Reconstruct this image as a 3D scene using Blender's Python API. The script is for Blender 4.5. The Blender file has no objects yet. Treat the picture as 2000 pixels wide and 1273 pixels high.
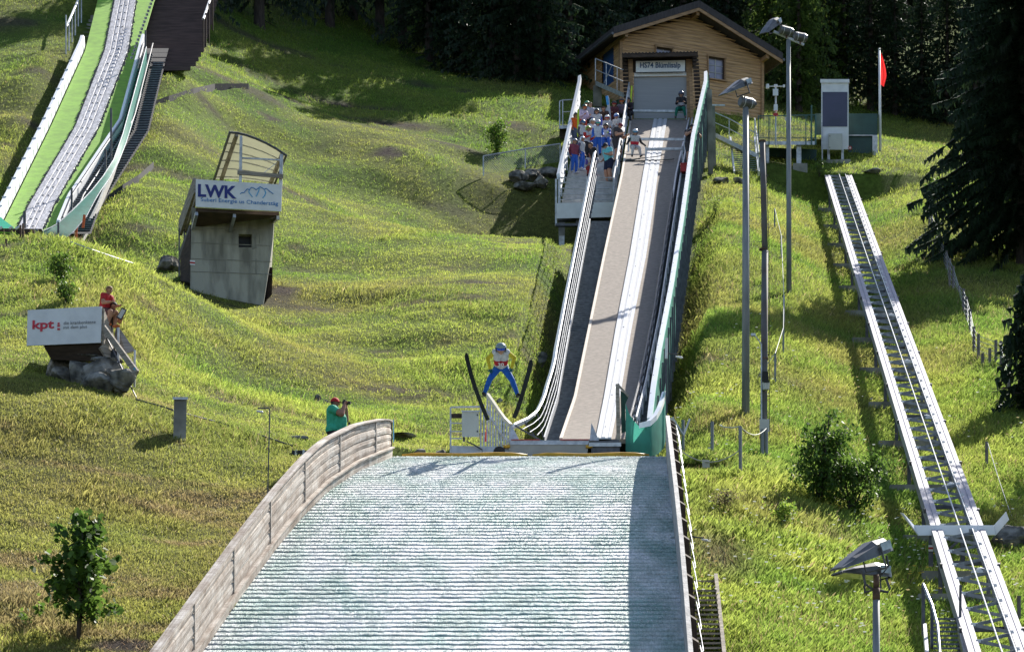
import bpy, bmesh, math, random
import numpy as np
from mathutils import Vector, Matrix
random.seed(7); rng = np.random.default_rng(11)
SC = bpy.context.scene; COL = SC.collection
R = math.radians
# ---------------------------------------------------------------- camera: level, long lens, shifted up the hill
F, CX, YH = 6500.0, 1000.0, 2400.0
def at(px, py, Y):
    return Vector(((px-CX)*Y/F, Y, (YH-py)*Y/F))
def sc(Y): return F/Y
cd = bpy.data.cameras.new('camera'); cam = bpy.data.objects.new('camera', cd); COL.objects.link(cam)
cam.location = (0,0,0); cam.rotation_euler = (math.pi/2,0,0)
cd.sensor_width = 36; cd.lens = 36*F/2000; cd.shift_y = (YH-636.5)/2000
cd.clip_start = 1; cd.clip_end = 3000
SC.camera = cam
# ---------------------------------------------------------------- light
SUN = Vector((1.75,3.0,3.35)).normalized()
w = bpy.data.worlds.new('World'); SC.world = w; w.use_nodes = True
nt = w.node_tree; sky = nt.nodes.new('ShaderNodeTexSky'); sky.sky_type = 'NISHITA'; sky.sun_disc = False
sky.sun_elevation = math.asin(SUN.z); sky.sun_rotation = math.atan2(SUN.x, SUN.y)
bg = nt.nodes['Background']; bg.inputs[1].default_value = 0.085
nt.links.new(sky.outputs[0], bg.inputs[0])
sd = bpy.data.lights.new('sun','SUN'); sd.energy = 4.6; sd.angle = R(.5); sd.color = (1,.95,.86)
so = bpy.data.objects.new('sun', sd); COL.objects.link(so)
so.rotation_euler = SUN.to_track_quat('Z','Y').to_euler()
so.location = SUN*200
SC.view_settings.view_transform = 'Standard'; SC.view_settings.look = 'None'
SC.view_settings.exposure = 1.1; SC.view_settings.gamma = 1
SC.render.engine = 'CYCLES'
SC.cycles.max_bounces = 6; SC.cycles.transparent_max_bounces = 12; SC.cycles.use_denoising = True
# ---------------------------------------------------------------- materials
M = {}
def mat(name, c, rough=.6, metal=0., var=.18, scale=4., c2=None, bump=0., bscale=None, stretch=(1,1,1), spec=.5, detail=6, lo=.35, hi=.65):
    m = bpy.data.materials.new(name); m.use_nodes = True; t = m.node_tree; b = t.nodes['Principled BSDF']
    tc = t.nodes.new('ShaderNodeTexCoord'); mp = t.nodes.new('ShaderNodeMapping'); mp.inputs['Scale'].default_value = stretch
    t.links.new(tc.outputs['Object'], mp.inputs[0])
    n = t.nodes.new('ShaderNodeTexNoise'); n.inputs['Scale'].default_value = scale; n.inputs['Detail'].default_value = detail
    t.links.new(mp.outputs[0], n.inputs[0])
    r = t.nodes.new('ShaderNodeValToRGB'); e = r.color_ramp.elements
    e[0].position = lo; e[1].position = hi
    e[0].color = tuple(max(0,x*(1-var)) for x in c)+(1,)
    e[1].color = (tuple(c2) if c2 else tuple(min(1,x*(1+var)) for x in c))+(1,)
    t.links.new(n.outputs[0], r.inputs[0]); t.links.new(r.outputs[0], b.inputs['Base Color'])
    b.inputs['Roughness'].default_value = rough; b.inputs['Metallic'].default_value = metal
    b.inputs['Specular IOR Level'].default_value = spec
    if bump:
        n2 = t.nodes.new('ShaderNodeTexNoise'); n2.inputs['Scale'].default_value = bscale or scale*4; n2.inputs['Detail'].default_value = 8
        t.links.new(mp.outputs[0], n2.inputs[0])
        bp = t.nodes.new('ShaderNodeBump'); bp.inputs['Strength'].default_value = bump; bp.inputs['Distance'].default_value = .05
        t.links.new(n2.outputs[0], bp.inputs['Height']); t.links.new(bp.outputs[0], b.inputs['Normal'])
    M[name] = m; return m
def leafmat(name, trans=.45, rough=.55, attr='col', const=None):
    m = bpy.data.materials.new(name); m.use_nodes = True; t = m.node_tree
    for n in list(t.nodes): t.nodes.remove(n)
    out = t.nodes.new('ShaderNodeOutputMaterial'); mx = t.nodes.new('ShaderNodeMixShader'); mx.inputs[0].default_value = trans
    p = t.nodes.new('ShaderNodeBsdfPrincipled'); tr = t.nodes.new('ShaderNodeBsdfTranslucent')
    p.inputs['Roughness'].default_value = rough; p.inputs['Specular IOR Level'].default_value = .35
    a = t.nodes.new('ShaderNodeAttribute'); a.attribute_name = attr
    hs = t.nodes.new('ShaderNodeHueSaturation'); hs.inputs['Hue'].default_value = .492; hs.inputs['Value'].default_value = 1.95; hs.inputs['Saturation'].default_value = .93
    t.links.new(a.outputs['Color'], p.inputs['Base Color']); t.links.new(a.outputs['Color'], hs.inputs['Color'])
    t.links.new(hs.outputs[0], tr.inputs['Color'])
    t.links.new(p.outputs[0], mx.inputs[1]); t.links.new(tr.outputs[0], mx.inputs[2]); t.links.new(mx.outputs[0], out.inputs[0])
    M[name] = m; return m
mat('steel',(.42,.43,.45),.42,.75,.2,3)
mat('galv',(.50,.51,.53),.5,.35,.22,6,bump=.1)
mat('darksteel',(.10,.10,.11),.5,.4,.25,6)
mat('pole_grey',(.235,.245,.25),.6,.2,.22,2.5,stretch=(3,3,.5))
mat('rust',(.13,.075,.05),.8,.2,.4,6)
mat('white',(.72,.72,.72),.45,0,.07,3)
mat('whitepaint',(.86,.87,.9),.3,.0,.05,2)
mat('alu',(.56,.57,.59),.42,.25,.08,4,stretch=(1,.3,1))
mat('concrete',(.25,.24,.205),.9,0,.35,1.7,bump=.25,bscale=9)
mat('rock',(.10,.097,.088),.95,0,.3,3.5,c2=(.30,.285,.255),bump=1.,bscale=6,lo=.38,hi=.66,detail=12,spec=.2)
mat('asphalt',(.05,.05,.05),.9)
mat('carpet',(.25,.212,.18),.95,0,.16,7,bump=.35,bscale=60)
mat('greenmat',(.17,.36,.015),.75,0,.16,3,bump=.1)
mat('plastictrack',(.44,.43,.45),.5,0,.35,5,stretch=(3,.35,1),bump=.2)
mat('net',(.055,.27,.21),.65,0,.2,3)
mat('greenpaint',(.02,.06,.055),.6,0,.2,2)
mat('wood',(.48,.295,.155),.75,0,.28,2.2,stretch=(.5,.5,7),bump=.15)
mat('woodtrim',(.33,.20,.105),.75,0,.25,3,stretch=(1,1,4))
mat('darkwood',(.055,.036,.026),.85,0,.35,3,stretch=(1,1,5))
mat('oldwood',(.30,.26,.215),.9,0,.33,3,stretch=(.5,.5,8),bump=.3,bscale=10)
mat('brownwood',(.045,.028,.019),.85,0,.4,3)
mat('roof',(.05,.043,.045),.85,0,.25,3,stretch=(6,1,1))
mat('shutter',(.30,.30,.31),.5,.1,.06,3,stretch=(.3,.3,12))
mat('cabinet',(.50,.50,.45),.5,0,.06,2)
mat('glass',(.02,.018,.03),.08,0,.3,2,spec=.8)
mat('windowglass',(.27,.255,.33),.12,0,.3,1.5,spec=.8)
mat('red',(.42,.02,.02),.5,0,.12,4)
mat('flagred',(.5,.03,.035),.7,0,.12,4)
mat('orange',(.70,.12,.015),.5)
mat('yellow',(.62,.33,.025),.45,0,.2,3)
mat('bluepaint',(.03,.10,.32),.5)
mat('navy',(.012,.02,.18),.5,var=.05)
mat('midblue',(.012,.17,.46),.5,var=.05)
mat('skyblue',(.08,.36,.62),.5,var=.05)
mat('kptred',(.60,.02,.045),.5,var=.05)
mat('textgrey',(.17,.17,.18),.5,var=.05)
mat('signtext',(.012,.06,.17),.5,var=.05)
mat('black',(.012,.012,.014),.6,0,.3,5)
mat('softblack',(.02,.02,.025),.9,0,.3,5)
mat('tealnavy',(.01,.025,.06),.5)
mat('poly',(.36,.37,.30),.35)
mat('blue_deck',(.20,.21,.23),.8,0,.2,6)
mat('oldwhite',(.42,.40,.38),.7,0,.25,4,bump=.2)
mat('edge_tan',(.52,.45,.38),.7,0,.1,3)
mat('steelpanel',(.33,.325,.31),.55,.1,.08,2,bump=.05)
mat('darkgrate',(.15,.16,.17),.6,.3,.25,8)
mat('darknet',(.012,.05,.035),.8,0,.2,4)
mat('cream',(.60,.55,.42),.6,0,.12,3)
mat('steptread',(.43,.43,.43),.6,.1,.18,5)
mat('darkcorr',(.035,.03,.03),.7,.1,.2,5)
mat('neon',(.38,.62,.02),.5)
mat('bluedoor',(.03,.08,.22),.4)
mat('greenwall',(.02,.06,.03),.8)
mat('treadgreen',(.16,.19,.18),.6,.2,.15,5)
mat('railgreen',(.06,.13,.12),.6,.1,.15,4)
mat('cabglass',(.035,.027,.06),.15,0,.35,.8,spec=.7)
mat('beamgrey',(.30,.295,.345),.6,.1,.1,3)
mat('lampgrey',(.12,.12,.12),.4,.4,.25,5)
mat('lamp_glass',(.35,.36,.34),.1,.1,.2,3,spec=.8)
mat('capglass',(.36,.40,.40),.2,.2,.3,6)
mat('lampyellow',(.62,.50,.12),.3,.2,.3,4)
mat('rustpole',(.20,.20,.205),.7,.2,.3,1.2,c2=(.11,.085,.07),lo=.45,hi=.6)
mat('fencewood',(.17,.15,.14),.9,0,.3,4)
mat('edgegrey',(.16,.15,.15),.9,0,.3,5)
mat('stainedwood',(.085,.055,.05),.85,0,.3,2.5,stretch=(.6,1,9))
mat('towerconcrete',(.36,.345,.285),.9,0,.55,1.5,c2=(.37,.355,.295),bump=.4,bscale=9,stretch=(1.6,1,.45),lo=.33,hi=.56,detail=10)
mat('bark',(.055,.042,.035),.95,0,.4,4,stretch=(4,4,.6),bump=.5,bscale=9)
mat('skiblue',(.06,.30,.62),.35)
mat('skigrey',(.50,.50,.52),.35)
mat('skidark',(.012,.016,.018),.65,var=.3,spec=.25)
mat('neoncloth',(.06,.62,.20),.8)
def translucentify(m, fac, col):
    t = m.node_tree; b = t.nodes['Principled BSDF']; o = t.nodes['Material Output']
    mx = t.nodes.new('ShaderNodeMixShader'); mx.inputs[0].default_value = fac
    tr = t.nodes.new('ShaderNodeBsdfTranslucent'); tr.inputs[0].default_value = col+(1,)
    t.links.new(b.outputs[0], mx.inputs[1]); t.links.new(tr.outputs[0], mx.inputs[2]); t.links.new(mx.outputs[0], o.inputs[0])
translucentify(M['poly'], .55, (.66,.66,.54)); translucentify(M['net'], .5, (.09,.44,.34)); translucentify(M['flagred'], .5, (.8,.04,.04))
leafmat('fibre',.5,.4); M['fibre'].node_tree.nodes['Hue/Saturation/Value'].inputs['Hue'].default_value=.5; M['fibre'].node_tree.nodes['Hue/Saturation/Value'].inputs['Value'].default_value=1.0
leafmat('grass_leaf', .55); leafmat('leaf', .42); leafmat('needle', .16)
# ---------------------------------------------------------------- mesh building
def link(o): COL.objects.link(o); return o
def root_of(o):
    while o.parent: o = o.parent
    return o
def mesh_obj(name, verts, faces, mats, parent=None, loc=None, midx=None, smooth=False):
    """world-space verts -> one mesh object, local to its thing's base"""
    base = root_of(parent).location if parent else (Vector(loc) if loc is not None else Vector((0,0,0)))
    me = bpy.data.meshes.new(name)
    me.from_pydata([(v[0]-base[0], v[1]-base[1], v[2]-base[2]) for v in verts], [], faces)
    for m in (mats if isinstance(mats,(list,tuple)) else [mats]): me.materials.append(M[m])
    if midx: me.polygons.foreach_set('material_index', midx)
    if smooth: me.polygons.foreach_set('use_smooth', [True]*len(me.polygons))
    me.update()
    o = link(bpy.data.objects.new(name, me))
    if parent: o.parent = parent
    elif loc is not None: o.location = base
    return o
def np_mesh(name, V, Fa, m, col=None, loc=(0,0,0), smooth=False):
    """V (n,3), Fa (k,3|4) arrays -> object; col (n,3) stored as point colour 'col'"""
    me = bpy.data.meshes.new(name); n, k = len(V), Fa.shape[1]
    me.vertices.add(n); me.vertices.foreach_set('co', np.asarray(V,dtype=np.float32).ravel())
    me.loops.add(Fa.size); me.loops.foreach_set('vertex_index', Fa.astype(np.int32).ravel())
    me.polygons.add(len(Fa)); me.polygons.foreach_set('loop_start', np.arange(0,Fa.size,k,dtype=np.int32))
    if smooth: me.polygons.foreach_set('use_smooth', np.ones(len(Fa),dtype=bool))
    if col is not None:
        a = me.attributes.new('col','FLOAT_COLOR','POINT'); c4 = np.ones((n,4),dtype=np.float32); c4[:,:3] = col
        a.data.foreach_set('color', c4.ravel())
    me.materials.append(M[m] if isinstance(m,str) else m); me.update(calc_edges=True); me.validate()
    o = link(bpy.data.objects.new(name, me)); o.location = loc
    return o
class MB:
    def __init__(s): s.v=[]; s.f=[]; s.m=[]; s.cm=0; s.st=[]
    def add(s, vs, fs):
        s.st.append((len(s.v),len(s.f))); b=len(s.v); s.v += [Vector(v) for v in vs]; s.f += [tuple(i+b for i in f) for f in fs]; s.m += [s.cm]*len(fs); return s
    def hexa(s, c):   # 8 corners: bottom 0-3 ccw, top 4-7
        return s.add(c, [(3,2,1,0),(4,5,6,7),(0,1,5,4),(1,2,6,5),(2,3,7,6),(3,0,4,7)])
    def box(s, c, size, rz=0, rot=None):
        hx,hy,hz = [a/2 for a in size]; m = rot or Matrix.Rotation(rz,3,'Z'); c=Vector(c)
        return s.hexa([c+m@Vector(p) for p in ((-hx,-hy,-hz),(hx,-hy,-hz),(hx,hy,-hz),(-hx,hy,-hz),(-hx,-hy,hz),(hx,-hy,hz),(hx,hy,hz),(-hx,hy,hz))])
    def bar(s, p, q, wd, h, up=(0,0,1)):   # rectangular bar between two points
        p,q=Vector(p),Vector(q); d=(q-p).normalized(); up=Vector(up)
        sd=d.cross(up)
        if sd.length<1e-4: sd=d.cross(Vector((1,0,0)))
        sd.normalize(); u=sd.cross(d).normalized(); sd*=wd/2; u*=h/2
        return s.hexa([p-sd-u,p+sd-u,q+sd-u,q-sd-u,p-sd+u,p+sd+u,q+sd+u,q-sd+u])
    def tube(s, pts, r, n=8, cap=True):
        pts=[Vector(p) for p in pts]; rs = r if isinstance(r,(list,tuple)) else [r]*len(pts); rings=[]
        for i,p in enumerate(pts):
            d=(pts[min(i+1,len(pts)-1)]-pts[max(i-1,0)]).normalized()
            a=d.cross(Vector((0,0,1)) if abs(d.z)<.95 else Vector((1,0,0))).normalized(); b=d.cross(a)
            rings.append([p+(a*math.cos(k*2*math.pi/n)+b*math.sin(k*2*math.pi/n))*rs[i] for k in range(n)])
        vs=[v for r_ in rings for v in r_]; fs=[]
        for i in range(len(pts)-1):
            for k in range(n): fs.append((i*n+k,(i+1)*n+k,(i+1)*n+(k+1)%n,i*n+(k+1)%n))
        if cap: fs += [tuple(range(n)), tuple(range(len(vs)-1,len(vs)-n-1,-1))]
        return s.add(vs,fs)
    def prism(s, poly, ext):
        n=len(poly); e=Vector(ext); a=[Vector(p) for p in poly]
        return s.add(a+[p+e for p in a],[tuple(range(n-1,-1,-1)),tuple(range(n,2*n))]+[(i,(i+1)%n,n+(i+1)%n,n+i) for i in range(n)])
    def loft(s, rows, closed=False):     # rows of equal point lists -> quads
        n=len(rows[0]); fs=[]
        for i in range(len(rows)-1):
            for k in range(n if closed else n-1): fs.append((i*n+k,i*n+(k+1)%n,(i+1)*n+(k+1)%n,(i+1)*n+k))
        return s.add([p for r_ in rows for p in r_],fs)
    def ball(s, c, r, sub=2, jit=0, seed=0):
        bm=bmesh.new(); bmesh.ops.create_icosphere(bm,subdivisions=sub,radius=1); rr=random.Random(seed)
        r=r if isinstance(r,(tuple,list)) else (r,r,r); ix={}
        vs=[]
        for i,v in enumerate(bm.verts):
            ix[v]=i; k=1+rr.uniform(-jit,jit); vs.append(Vector(c)+Vector((v.co.x*r[0]*k,v.co.y*r[1]*k,v.co.z*r[2]*k)))
        fs=[tuple(ix[v] for v in f.verts) for f in bm.faces]; bm.free()
        return s.add(vs,fs)
    def each(s, name, m, parent, k=1, most=100, far_first=False, smooth=False):
        """every piece (k shapes each) a part of its own; past `most`, the rest as one"""
        st=s.st+[(len(s.v),len(s.f))]; n=(len(s.st)+k-1)//k
        for i in range(n):
            last = i>=most-1 and n>most
            a=st[i*k]; e=st[-1] if last else st[min((i+1)*k,len(s.st))]
            o=mesh_obj(name,s.v[a[0]:e[0]],[tuple(q-a[0] for q in f) for f in s.f[a[1]:e[1]]],m,parent,None,None,smooth)
            if last: o['kind']='stuff'; break
    def build(s, name, mats, parent=None, loc=None, smooth=False):
        return mesh_obj(name, s.v, s.f, mats, parent, loc, s.m if isinstance(mats,(list,tuple)) else None, smooth)
def tag(o, label=None, cat=None, group=None, kind=None):
    if label: o['label']=label
    if cat: o['category']=cat
    if group: o['group']=group
    if kind: o['kind']=kind
    return o
def thing(name, loc, label, cat, group=None):
    o=link(bpy.data.objects.new(name,None)); o.location=loc; o.empty_display_size=.3
    return tag(o,label,cat,group)
def copy_tree(o, loc=None, rz=None, scale=None, label=None, parent=None):
    c=o.copy(); COL.objects.link(c)
    if parent: c.parent=parent
    if loc is not None: c.location=loc
    if rz is not None: c.rotation_euler=(0,0,rz)
    if scale is not None: c.scale=(scale,)*3 if not isinstance(scale,(tuple,list)) else scale
    if label: c['label']=label
    for ch in list(o.children): copy_tree(ch,parent=c)
    return c
def text(body, o, r, u, width, height, m, parent, name='lettering', bold=0., thick=.012, align=0):
    """letters as a thin mesh: o = lower-left corner, r/u = unit right/up, fitted to width x height"""
    cu=bpy.data.curves.new('t','FONT'); cu.body=body; cu.offset=bold; cu.resolution_u=3; cu.size=1
    ob=link(bpy.data.objects.new('t',cu)); dg=bpy.context.evaluated_depsgraph_get()
    me=bpy.data.meshes.new_from_object(ob.evaluated_get(dg)); bpy.data.objects.remove(ob); bpy.data.curves.remove(cu)
    vs=[v.co.copy() for v in me.vertices]; fs=[tuple(p.vertices) for p in me.polygons]; bpy.data.meshes.remove(me)
    x0=min(v.x for v in vs); x1=max(v.x for v in vs); y0=min(v.y for v in vs); y1=max(v.y for v in vs)
    r,u=Vector(r),Vector(u); n=r.cross(u).normalized()
    W=[Vector(o)+r*((v.x-x0)/(x1-x0)*width)+u*((v.y-y0)/(y1-y0)*height) for v in vs]
    nv=len(W); b=MB(); b.add([p+n*thick for p in W]+W, fs+[tuple(i+nv for i in f[::-1]) for f in fs])
    ec={}
    for f in fs:
        for a,c in zip(f,f[1:]+f[:1]): ec[(a,c)]=1
    for (a,c) in ec:
        if (c,a) not in ec: b.f.append((c,a,a+nv,c+nv)); b.m.append(0)
    return b.build(name,m,parent)
def lerp(a,b,t): return a+(b-a)*t
def interp(xs, ys, x): return float(np.interp(x, xs, ys))
# ---------------------------------------------------------------- noise
def vnoise(x, y, seed=0):
    def h(ix,iy):
        n=(ix.astype(np.int64)*374761393+iy.astype(np.int64)*668265263+seed*974634777)&0x7fffffff
        n=((n^(n>>13))*1274126177)&0x7fffffff
        return ((n^(n>>16))&0xffff)/65535.
    x=np.asarray(x,dtype=float); y=np.asarray(y,dtype=float)
    ix=np.floor(x); iy=np.floor(y); fx=x-ix; fy=y-iy; fx=fx*fx*(3-2*fx); fy=fy*fy*(3-2*fy)
    ix=ix.astype(np.int64); iy=iy.astype(np.int64)
    return (h(ix,iy)*(1-fx)+h(ix+1,iy)*fx)*(1-fy)+(h(ix,iy+1)*(1-fx)+h(ix+1,iy+1)*fx)*fy
def fbm(x,y,seed=0,o=4):
    s=0;a=1;t=0
    for i in range(o): s=s+a*vnoise(np.asarray(x)*2**i,np.asarray(y)*2**i,seed+i); t+=a; a*=.5
    return s/t

# ---------------------------------------------------------------- profiles of the two in-runs and the landing slope
def in_px(Y): return 1451.8-24271./Y
_iy=np.arange(84.,153.,.1); _im=np.interp(_iy,[84,88,93,100,110,125,153],[.30,.36,.43,.465,.478,.482,.484])
_iz=np.concatenate([[0],np.cumsum((_im[1:]+_im[:-1])/2*.1)]); _iz+=20.89-np.interp(88,_iy,_iz)
def inZ(Y): return float(np.interp(Y,_iy,_iz))
_ipy=YH-F*_iz/_iy
def inY(py): return float(np.interp(-py,-_ipy,_iy))
ED_PY=[235,340,500,640,776,857,880]
ED={'sl':[1186,1170,1140,1114,1090,1064,1056],'a':[1231,1214,1179,1150,1122,1094,1087],'t0':[1277,1256,1230,1203,1180,1164,1159],
    't1':[1303,1285,1262,1234,1211,1194,1189],'c':[1345,1320,1296,1274,1247,1226,1219],'d':[1353,1331,1307,1286,1259,1238,1231],'e':[1375,1350,1328,1306,1279,1258,1251]}
def inP(key, Y, up=0., out=0.):
    py=YH-F*inZ(Y)/Y; px=interp(ED_PY,ED[key],py); p=at(px,py,Y); p.z+=up; p.x+=out; return p
_ly=np.arange(52.,90.,.05); _lm=np.interp(_ly,[52,66,72,76,80,82.5,84,86,90],[.61,.61,.585,.52,.40,.31,.24,.20,.15])
_lz=np.concatenate([[0],np.cumsum((_lm[1:]+_lm[:-1])/2*.05)]); _lz+=19.475-np.interp(84,_ly,_lz)
def laZ(Y): return float(np.interp(Y,_ly,_lz))
_lpy=YH-F*_lz/_ly
LA_PY=[893,920,960,1010,1070,1150,1220,1273,1500]; LA_L=[765,700,640,590,540,481,432,395,236]
LB_PY=[893,960,1050,1150,1273,1500]; LB_R=[1301,1308,1318,1328,1338,1355]
def laE(Y):
    py=YH-F*laZ(Y)/Y
    if Y>84: py=893.
    l=interp(LA_PY,LA_L,py); r=interp(LB_PY,LB_R,py)
    return (l-CX)*Y/F,(r-CX)*Y/F
# green in-run at the left
_gy=np.arange(112.,158.,.1); _gm=np.interp(_gy,[112,116,122,130,158],[.48,.52,.58,.62,.64])
_gz=np.concatenate([[0],np.cumsum((_gm[1:]+_gm[:-1])/2*.1)]); _gz+=116*1955/F-np.interp(116,_gy,_gz)
def grZ(Y): return float(np.interp(Y,_gy,_gz))
def grY(py): return float(np.interp(-py,-(YH-F*_gz/_gy),_gy))
# ---------------------------------------------------------------- terrain
CP=[(0,1273,67.3),(250,1273,67.8),(0,1130,71.8),(250,1130,71.8),(440,1010,77.5),(0,1000,75.6),(200,900,79.8),(0,850,80.6),(390,855,83.4),(550,905,81.6),(650,880,86),
(20,700,87.3),(70,726,87.),(0,738,84.6),(110,762,83.9),(225,792,83.1),(268,782,85.0),(120,750,86.5),(0,600,95),(150,600,94.5),(300,700,93),(60,472,101.5),(170,486,102),(240,520,105),(300,535,110),(350,560,112),(530,588,112),(450,630,108),(450,750,96),
(600,700,101),(600,800,93),(750,700,104),(750,800,96),(850,850,92),(900,885,89.5),(790,890,87.3),(980,890,89),(1100,905,89),(1250,905,88.6),
(60,540,113),(-40,520,112),(20,480,118),(0,400,120),(0,300,127),(0,200,134),(60,100,142),(0,0,150),(130,30,150),(330,135,138.5),(230,420,118.5),(270,250,130),(240,330,125),
(420,130,147),(420,250,138),(330,330,127),(340,440,119),(450,20,163),(600,600,112),(600,500,120),(600,400,130),(600,300,141),(600,200,152),(800,150,160),(700,65,168),
(800,600,110),(800,450,124),(800,300,141),(950,600,109),(1000,250,151),(1060,375,142),(1097,532,136.6),(1060,490,133),(1080,345,146),(1000,700,103),(1040,560,114),
(930,160,164),(1080,165,163),(1200,190,163),(1320,180,166),(1480,215,166),(760,100,167),
(1100,470,128),(1150,480,130),(1250,620,112),(1250,420,135),(1250,310,148),(1200,780,97),
(1400,1273,68),(1700,1273,70),(2000,1273,72),(1400,1100,75.5),(1700,1100,77.5),(2000,1100,79),(1400,960,82.5),(1700,960,85.5),(2000,960,88),(1345,930,84),(1345,895,86.3),
(1460,815,93.5),(1490,880,90),(1340,800,93.5),(1700,800,96.5),(2000,800,98),(1600,600,114),(1900,600,118),(1350,650,105),(1400,600,111),(1390,450,127),(1600,450,131),(1850,450,135),(2000,520,129),
(1400,365,143),(1500,345,149),(1600,335,153.5),(1690,330,154),(1750,290,159),(1900,350,153),(2000,330,156),(1750,275,162),(1850,290,166),(2000,250,178),(1600,250,170),
(400,-60,172),(700,-60,178),(1000,60,176),(1400,110,180),(1700,150,184),(2000,150,190),(0,-150,162),(200,-120,160),(1000,-150,205),(0,-300,190),(2000,-80,220),(500,-300,215),(1500,-250,235),(2100,-250,260),(1000,-400,265),(200,-450,250),
(2300,1200,74),(2300,800,100),(2300,500,135),(-250,1200,69),(-250,800,85),(-250,500,104),(-250,200,136),(-250,0,152),(1000,1500,60),(0,1500,62),(2000,1500,62),
(500,1700,55),(1500,1700,55)]
P3=np.array([tuple(at(*c)) for c in CP]); _S=40.
def _phi(r2): return np.where(r2>1e-12, r2*np.log(r2+1e-12)*.5, 0)
def _tps():
    n=len(P3); xy=P3[:,:2]/_S; d2=((xy[:,None]-xy[None])**2).sum(-1)
    A=np.zeros((n+3,n+3)); A[:n,:n]=_phi(d2)+np.eye(n)*6e-4; A[:n,n]=1; A[:n,n+1:]=xy; A[n,:n]=1; A[n+1:,:n]=xy.T
    return np.linalg.solve(A,np.concatenate([P3[:,2],np.zeros(3)])),xy
_wt,_xy=_tps()
def baseZ(X,Y):
    X=np.atleast_1d(np.asarray(X,dtype=float)); Y=np.atleast_1d(np.asarray(Y,dtype=float)); out=np.empty(X.shape); sh=X.shape
    X=X.ravel();Y=Y.ravel(); o=np.empty(len(X)); n=len(_xy)
    for i in range(0,len(X),20000):
        q=np.stack([X[i:i+20000],Y[i:i+20000]],1)/_S; d2=((q[:,None]-_xy[None])**2).sum(-1)
        o[i:i+20000]=_phi(d2)@_wt[:n]+_wt[n]+q@_wt[n+1:]
    return o.reshape(sh)
def _mask_band(X,Y,y0,y1,lo,hi,soft=.6):
    """1 inside lo(Y)..hi(Y)"""
    a=np.clip((X-lo)/soft+.5,0,1)*np.clip((hi-X)/soft+.5,0,1); return a*((Y>=y0)&(Y<=y1))
_lyk=np.arange(52,90,.5); _lel=np.array([laE(y) for y in _lyk])
_iyk=np.arange(86,152,1.); _iea=np.array([inP('sl',y).x for y in _iyk]); _iee=np.array([inP('e',y).x for y in _iyk])
_gyk=np.arange(112,158,1.)
G_PY=[-60,0,100,250,400,460]; G={'w':[172,152,139,88,12,-22],'l':[214,191,166,98,24,-6],'t0':[247,224,204,146,57,28],'t1':[286,266,250,192,106,78],'r':[314,290,260,219,117,92]}
def grP(key,Y,up=0.,out=0.):
    py=YH-F*grZ(Y)/Y; p=at(interp(G_PY,G[key],py),py,Y); p.z+=up; p.x+=out; return p
_gel=np.array([grP('w',y).x for y in _gyk]); _ger=np.array([grP('r',y).x for y in _gyk])
def groundZ(X,Y,fine=True):
    X=np.asarray(X,dtype=float);Y=np.asarray(Y,dtype=float)
    z=baseZ(X,Y)
    if fine:
        z=z+(fbm(X/5.5+.35*Y,Y/3.2,3,3)-.5)*.24*np.clip((Y-60)/60,.5,1)+(fbm(X/1.5,Y/1.1,9,3)-.5)*.24
        # sheep tracks: small treads across the mown left slope
        g=np.clip((6-X)/6,0,1)*np.clip((Y-88)/8,0,1)
        z=z+g*.07*np.sin((z*2.1+fbm(X/7,Y/7,21,2)*5))
    m=_mask_band(X,Y,52,88.4,np.interp(Y,_lyk,_lel[:,0])-.05,np.interp(Y,_lyk,_lel[:,1])+.1)
    zl=np.interp(Y,_ly,_lz)-.45; z=np.where(m>0,np.where(z>zl,z*(1-m)+zl*m,z),z)
    zr=np.interp(Y,_ly,_lz)-.5; mr=_mask_band(X,Y,52,86.5,np.interp(Y,_lyk,_lel[:,1]),np.interp(Y,_lyk,_lel[:,1])+1.6,.8)
    z=np.where((mr>0)&(z>zr),z*(1-mr)+zr*mr,z)
    m=_mask_band(X,Y,87,152,np.interp(Y,_iyk,_iea)-1.2,np.interp(Y,_iyk,_iee)+.8,1.)
    zi=np.interp(Y,_iy,_iz)-np.interp(Y,[87,95,105,150],[.9,1.3,2.4,2.0]); z=np.where((m>0)&(z>zi),z*(1-m)+zi*m,z)
    xl=14.5-(155-Y)*.0612+.62; zl=49.3-(155-Y)*.4253-1.25; k=np.exp(-((X-xl)/3.2)**2)*((Y>50)&(Y<153)); z=np.where(z>zl,z*(1-k)+zl*k,z*(1-.6*k)+zl*.6*k)
    m=_mask_band(X,Y,114,158,np.interp(Y,_gyk,_gel)-.6,np.interp(Y,_gyk,_ger)+1.6,1.2)
    zg=np.interp(Y,_gy,_gz)-.55; z=np.where((m>0)&(z>zg),z*(1-m)+zg*m,z)
    return z
def gz(x,y): return float(groundZ(np.array([x]),np.array([y]))[0])
def ground(px,py,y0=60.,y1=300.):
    """the hillside point seen at a picture position"""
    Ys=np.arange(y0,y1,.25); X=(px-CX)*Ys/F; Z=(YH-py)*Ys/F; d=groundZ(X,Ys)-Z
    i=np.where(d>0)[0]
    if len(i)==0: return at(px,py,y1)
    i=i[0]
    if i==0: return at(px,py,Ys[0])
    t=d[i-1]/(d[i-1]-d[i]); return at(px,py,Ys[i-1]+t*.25)
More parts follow.
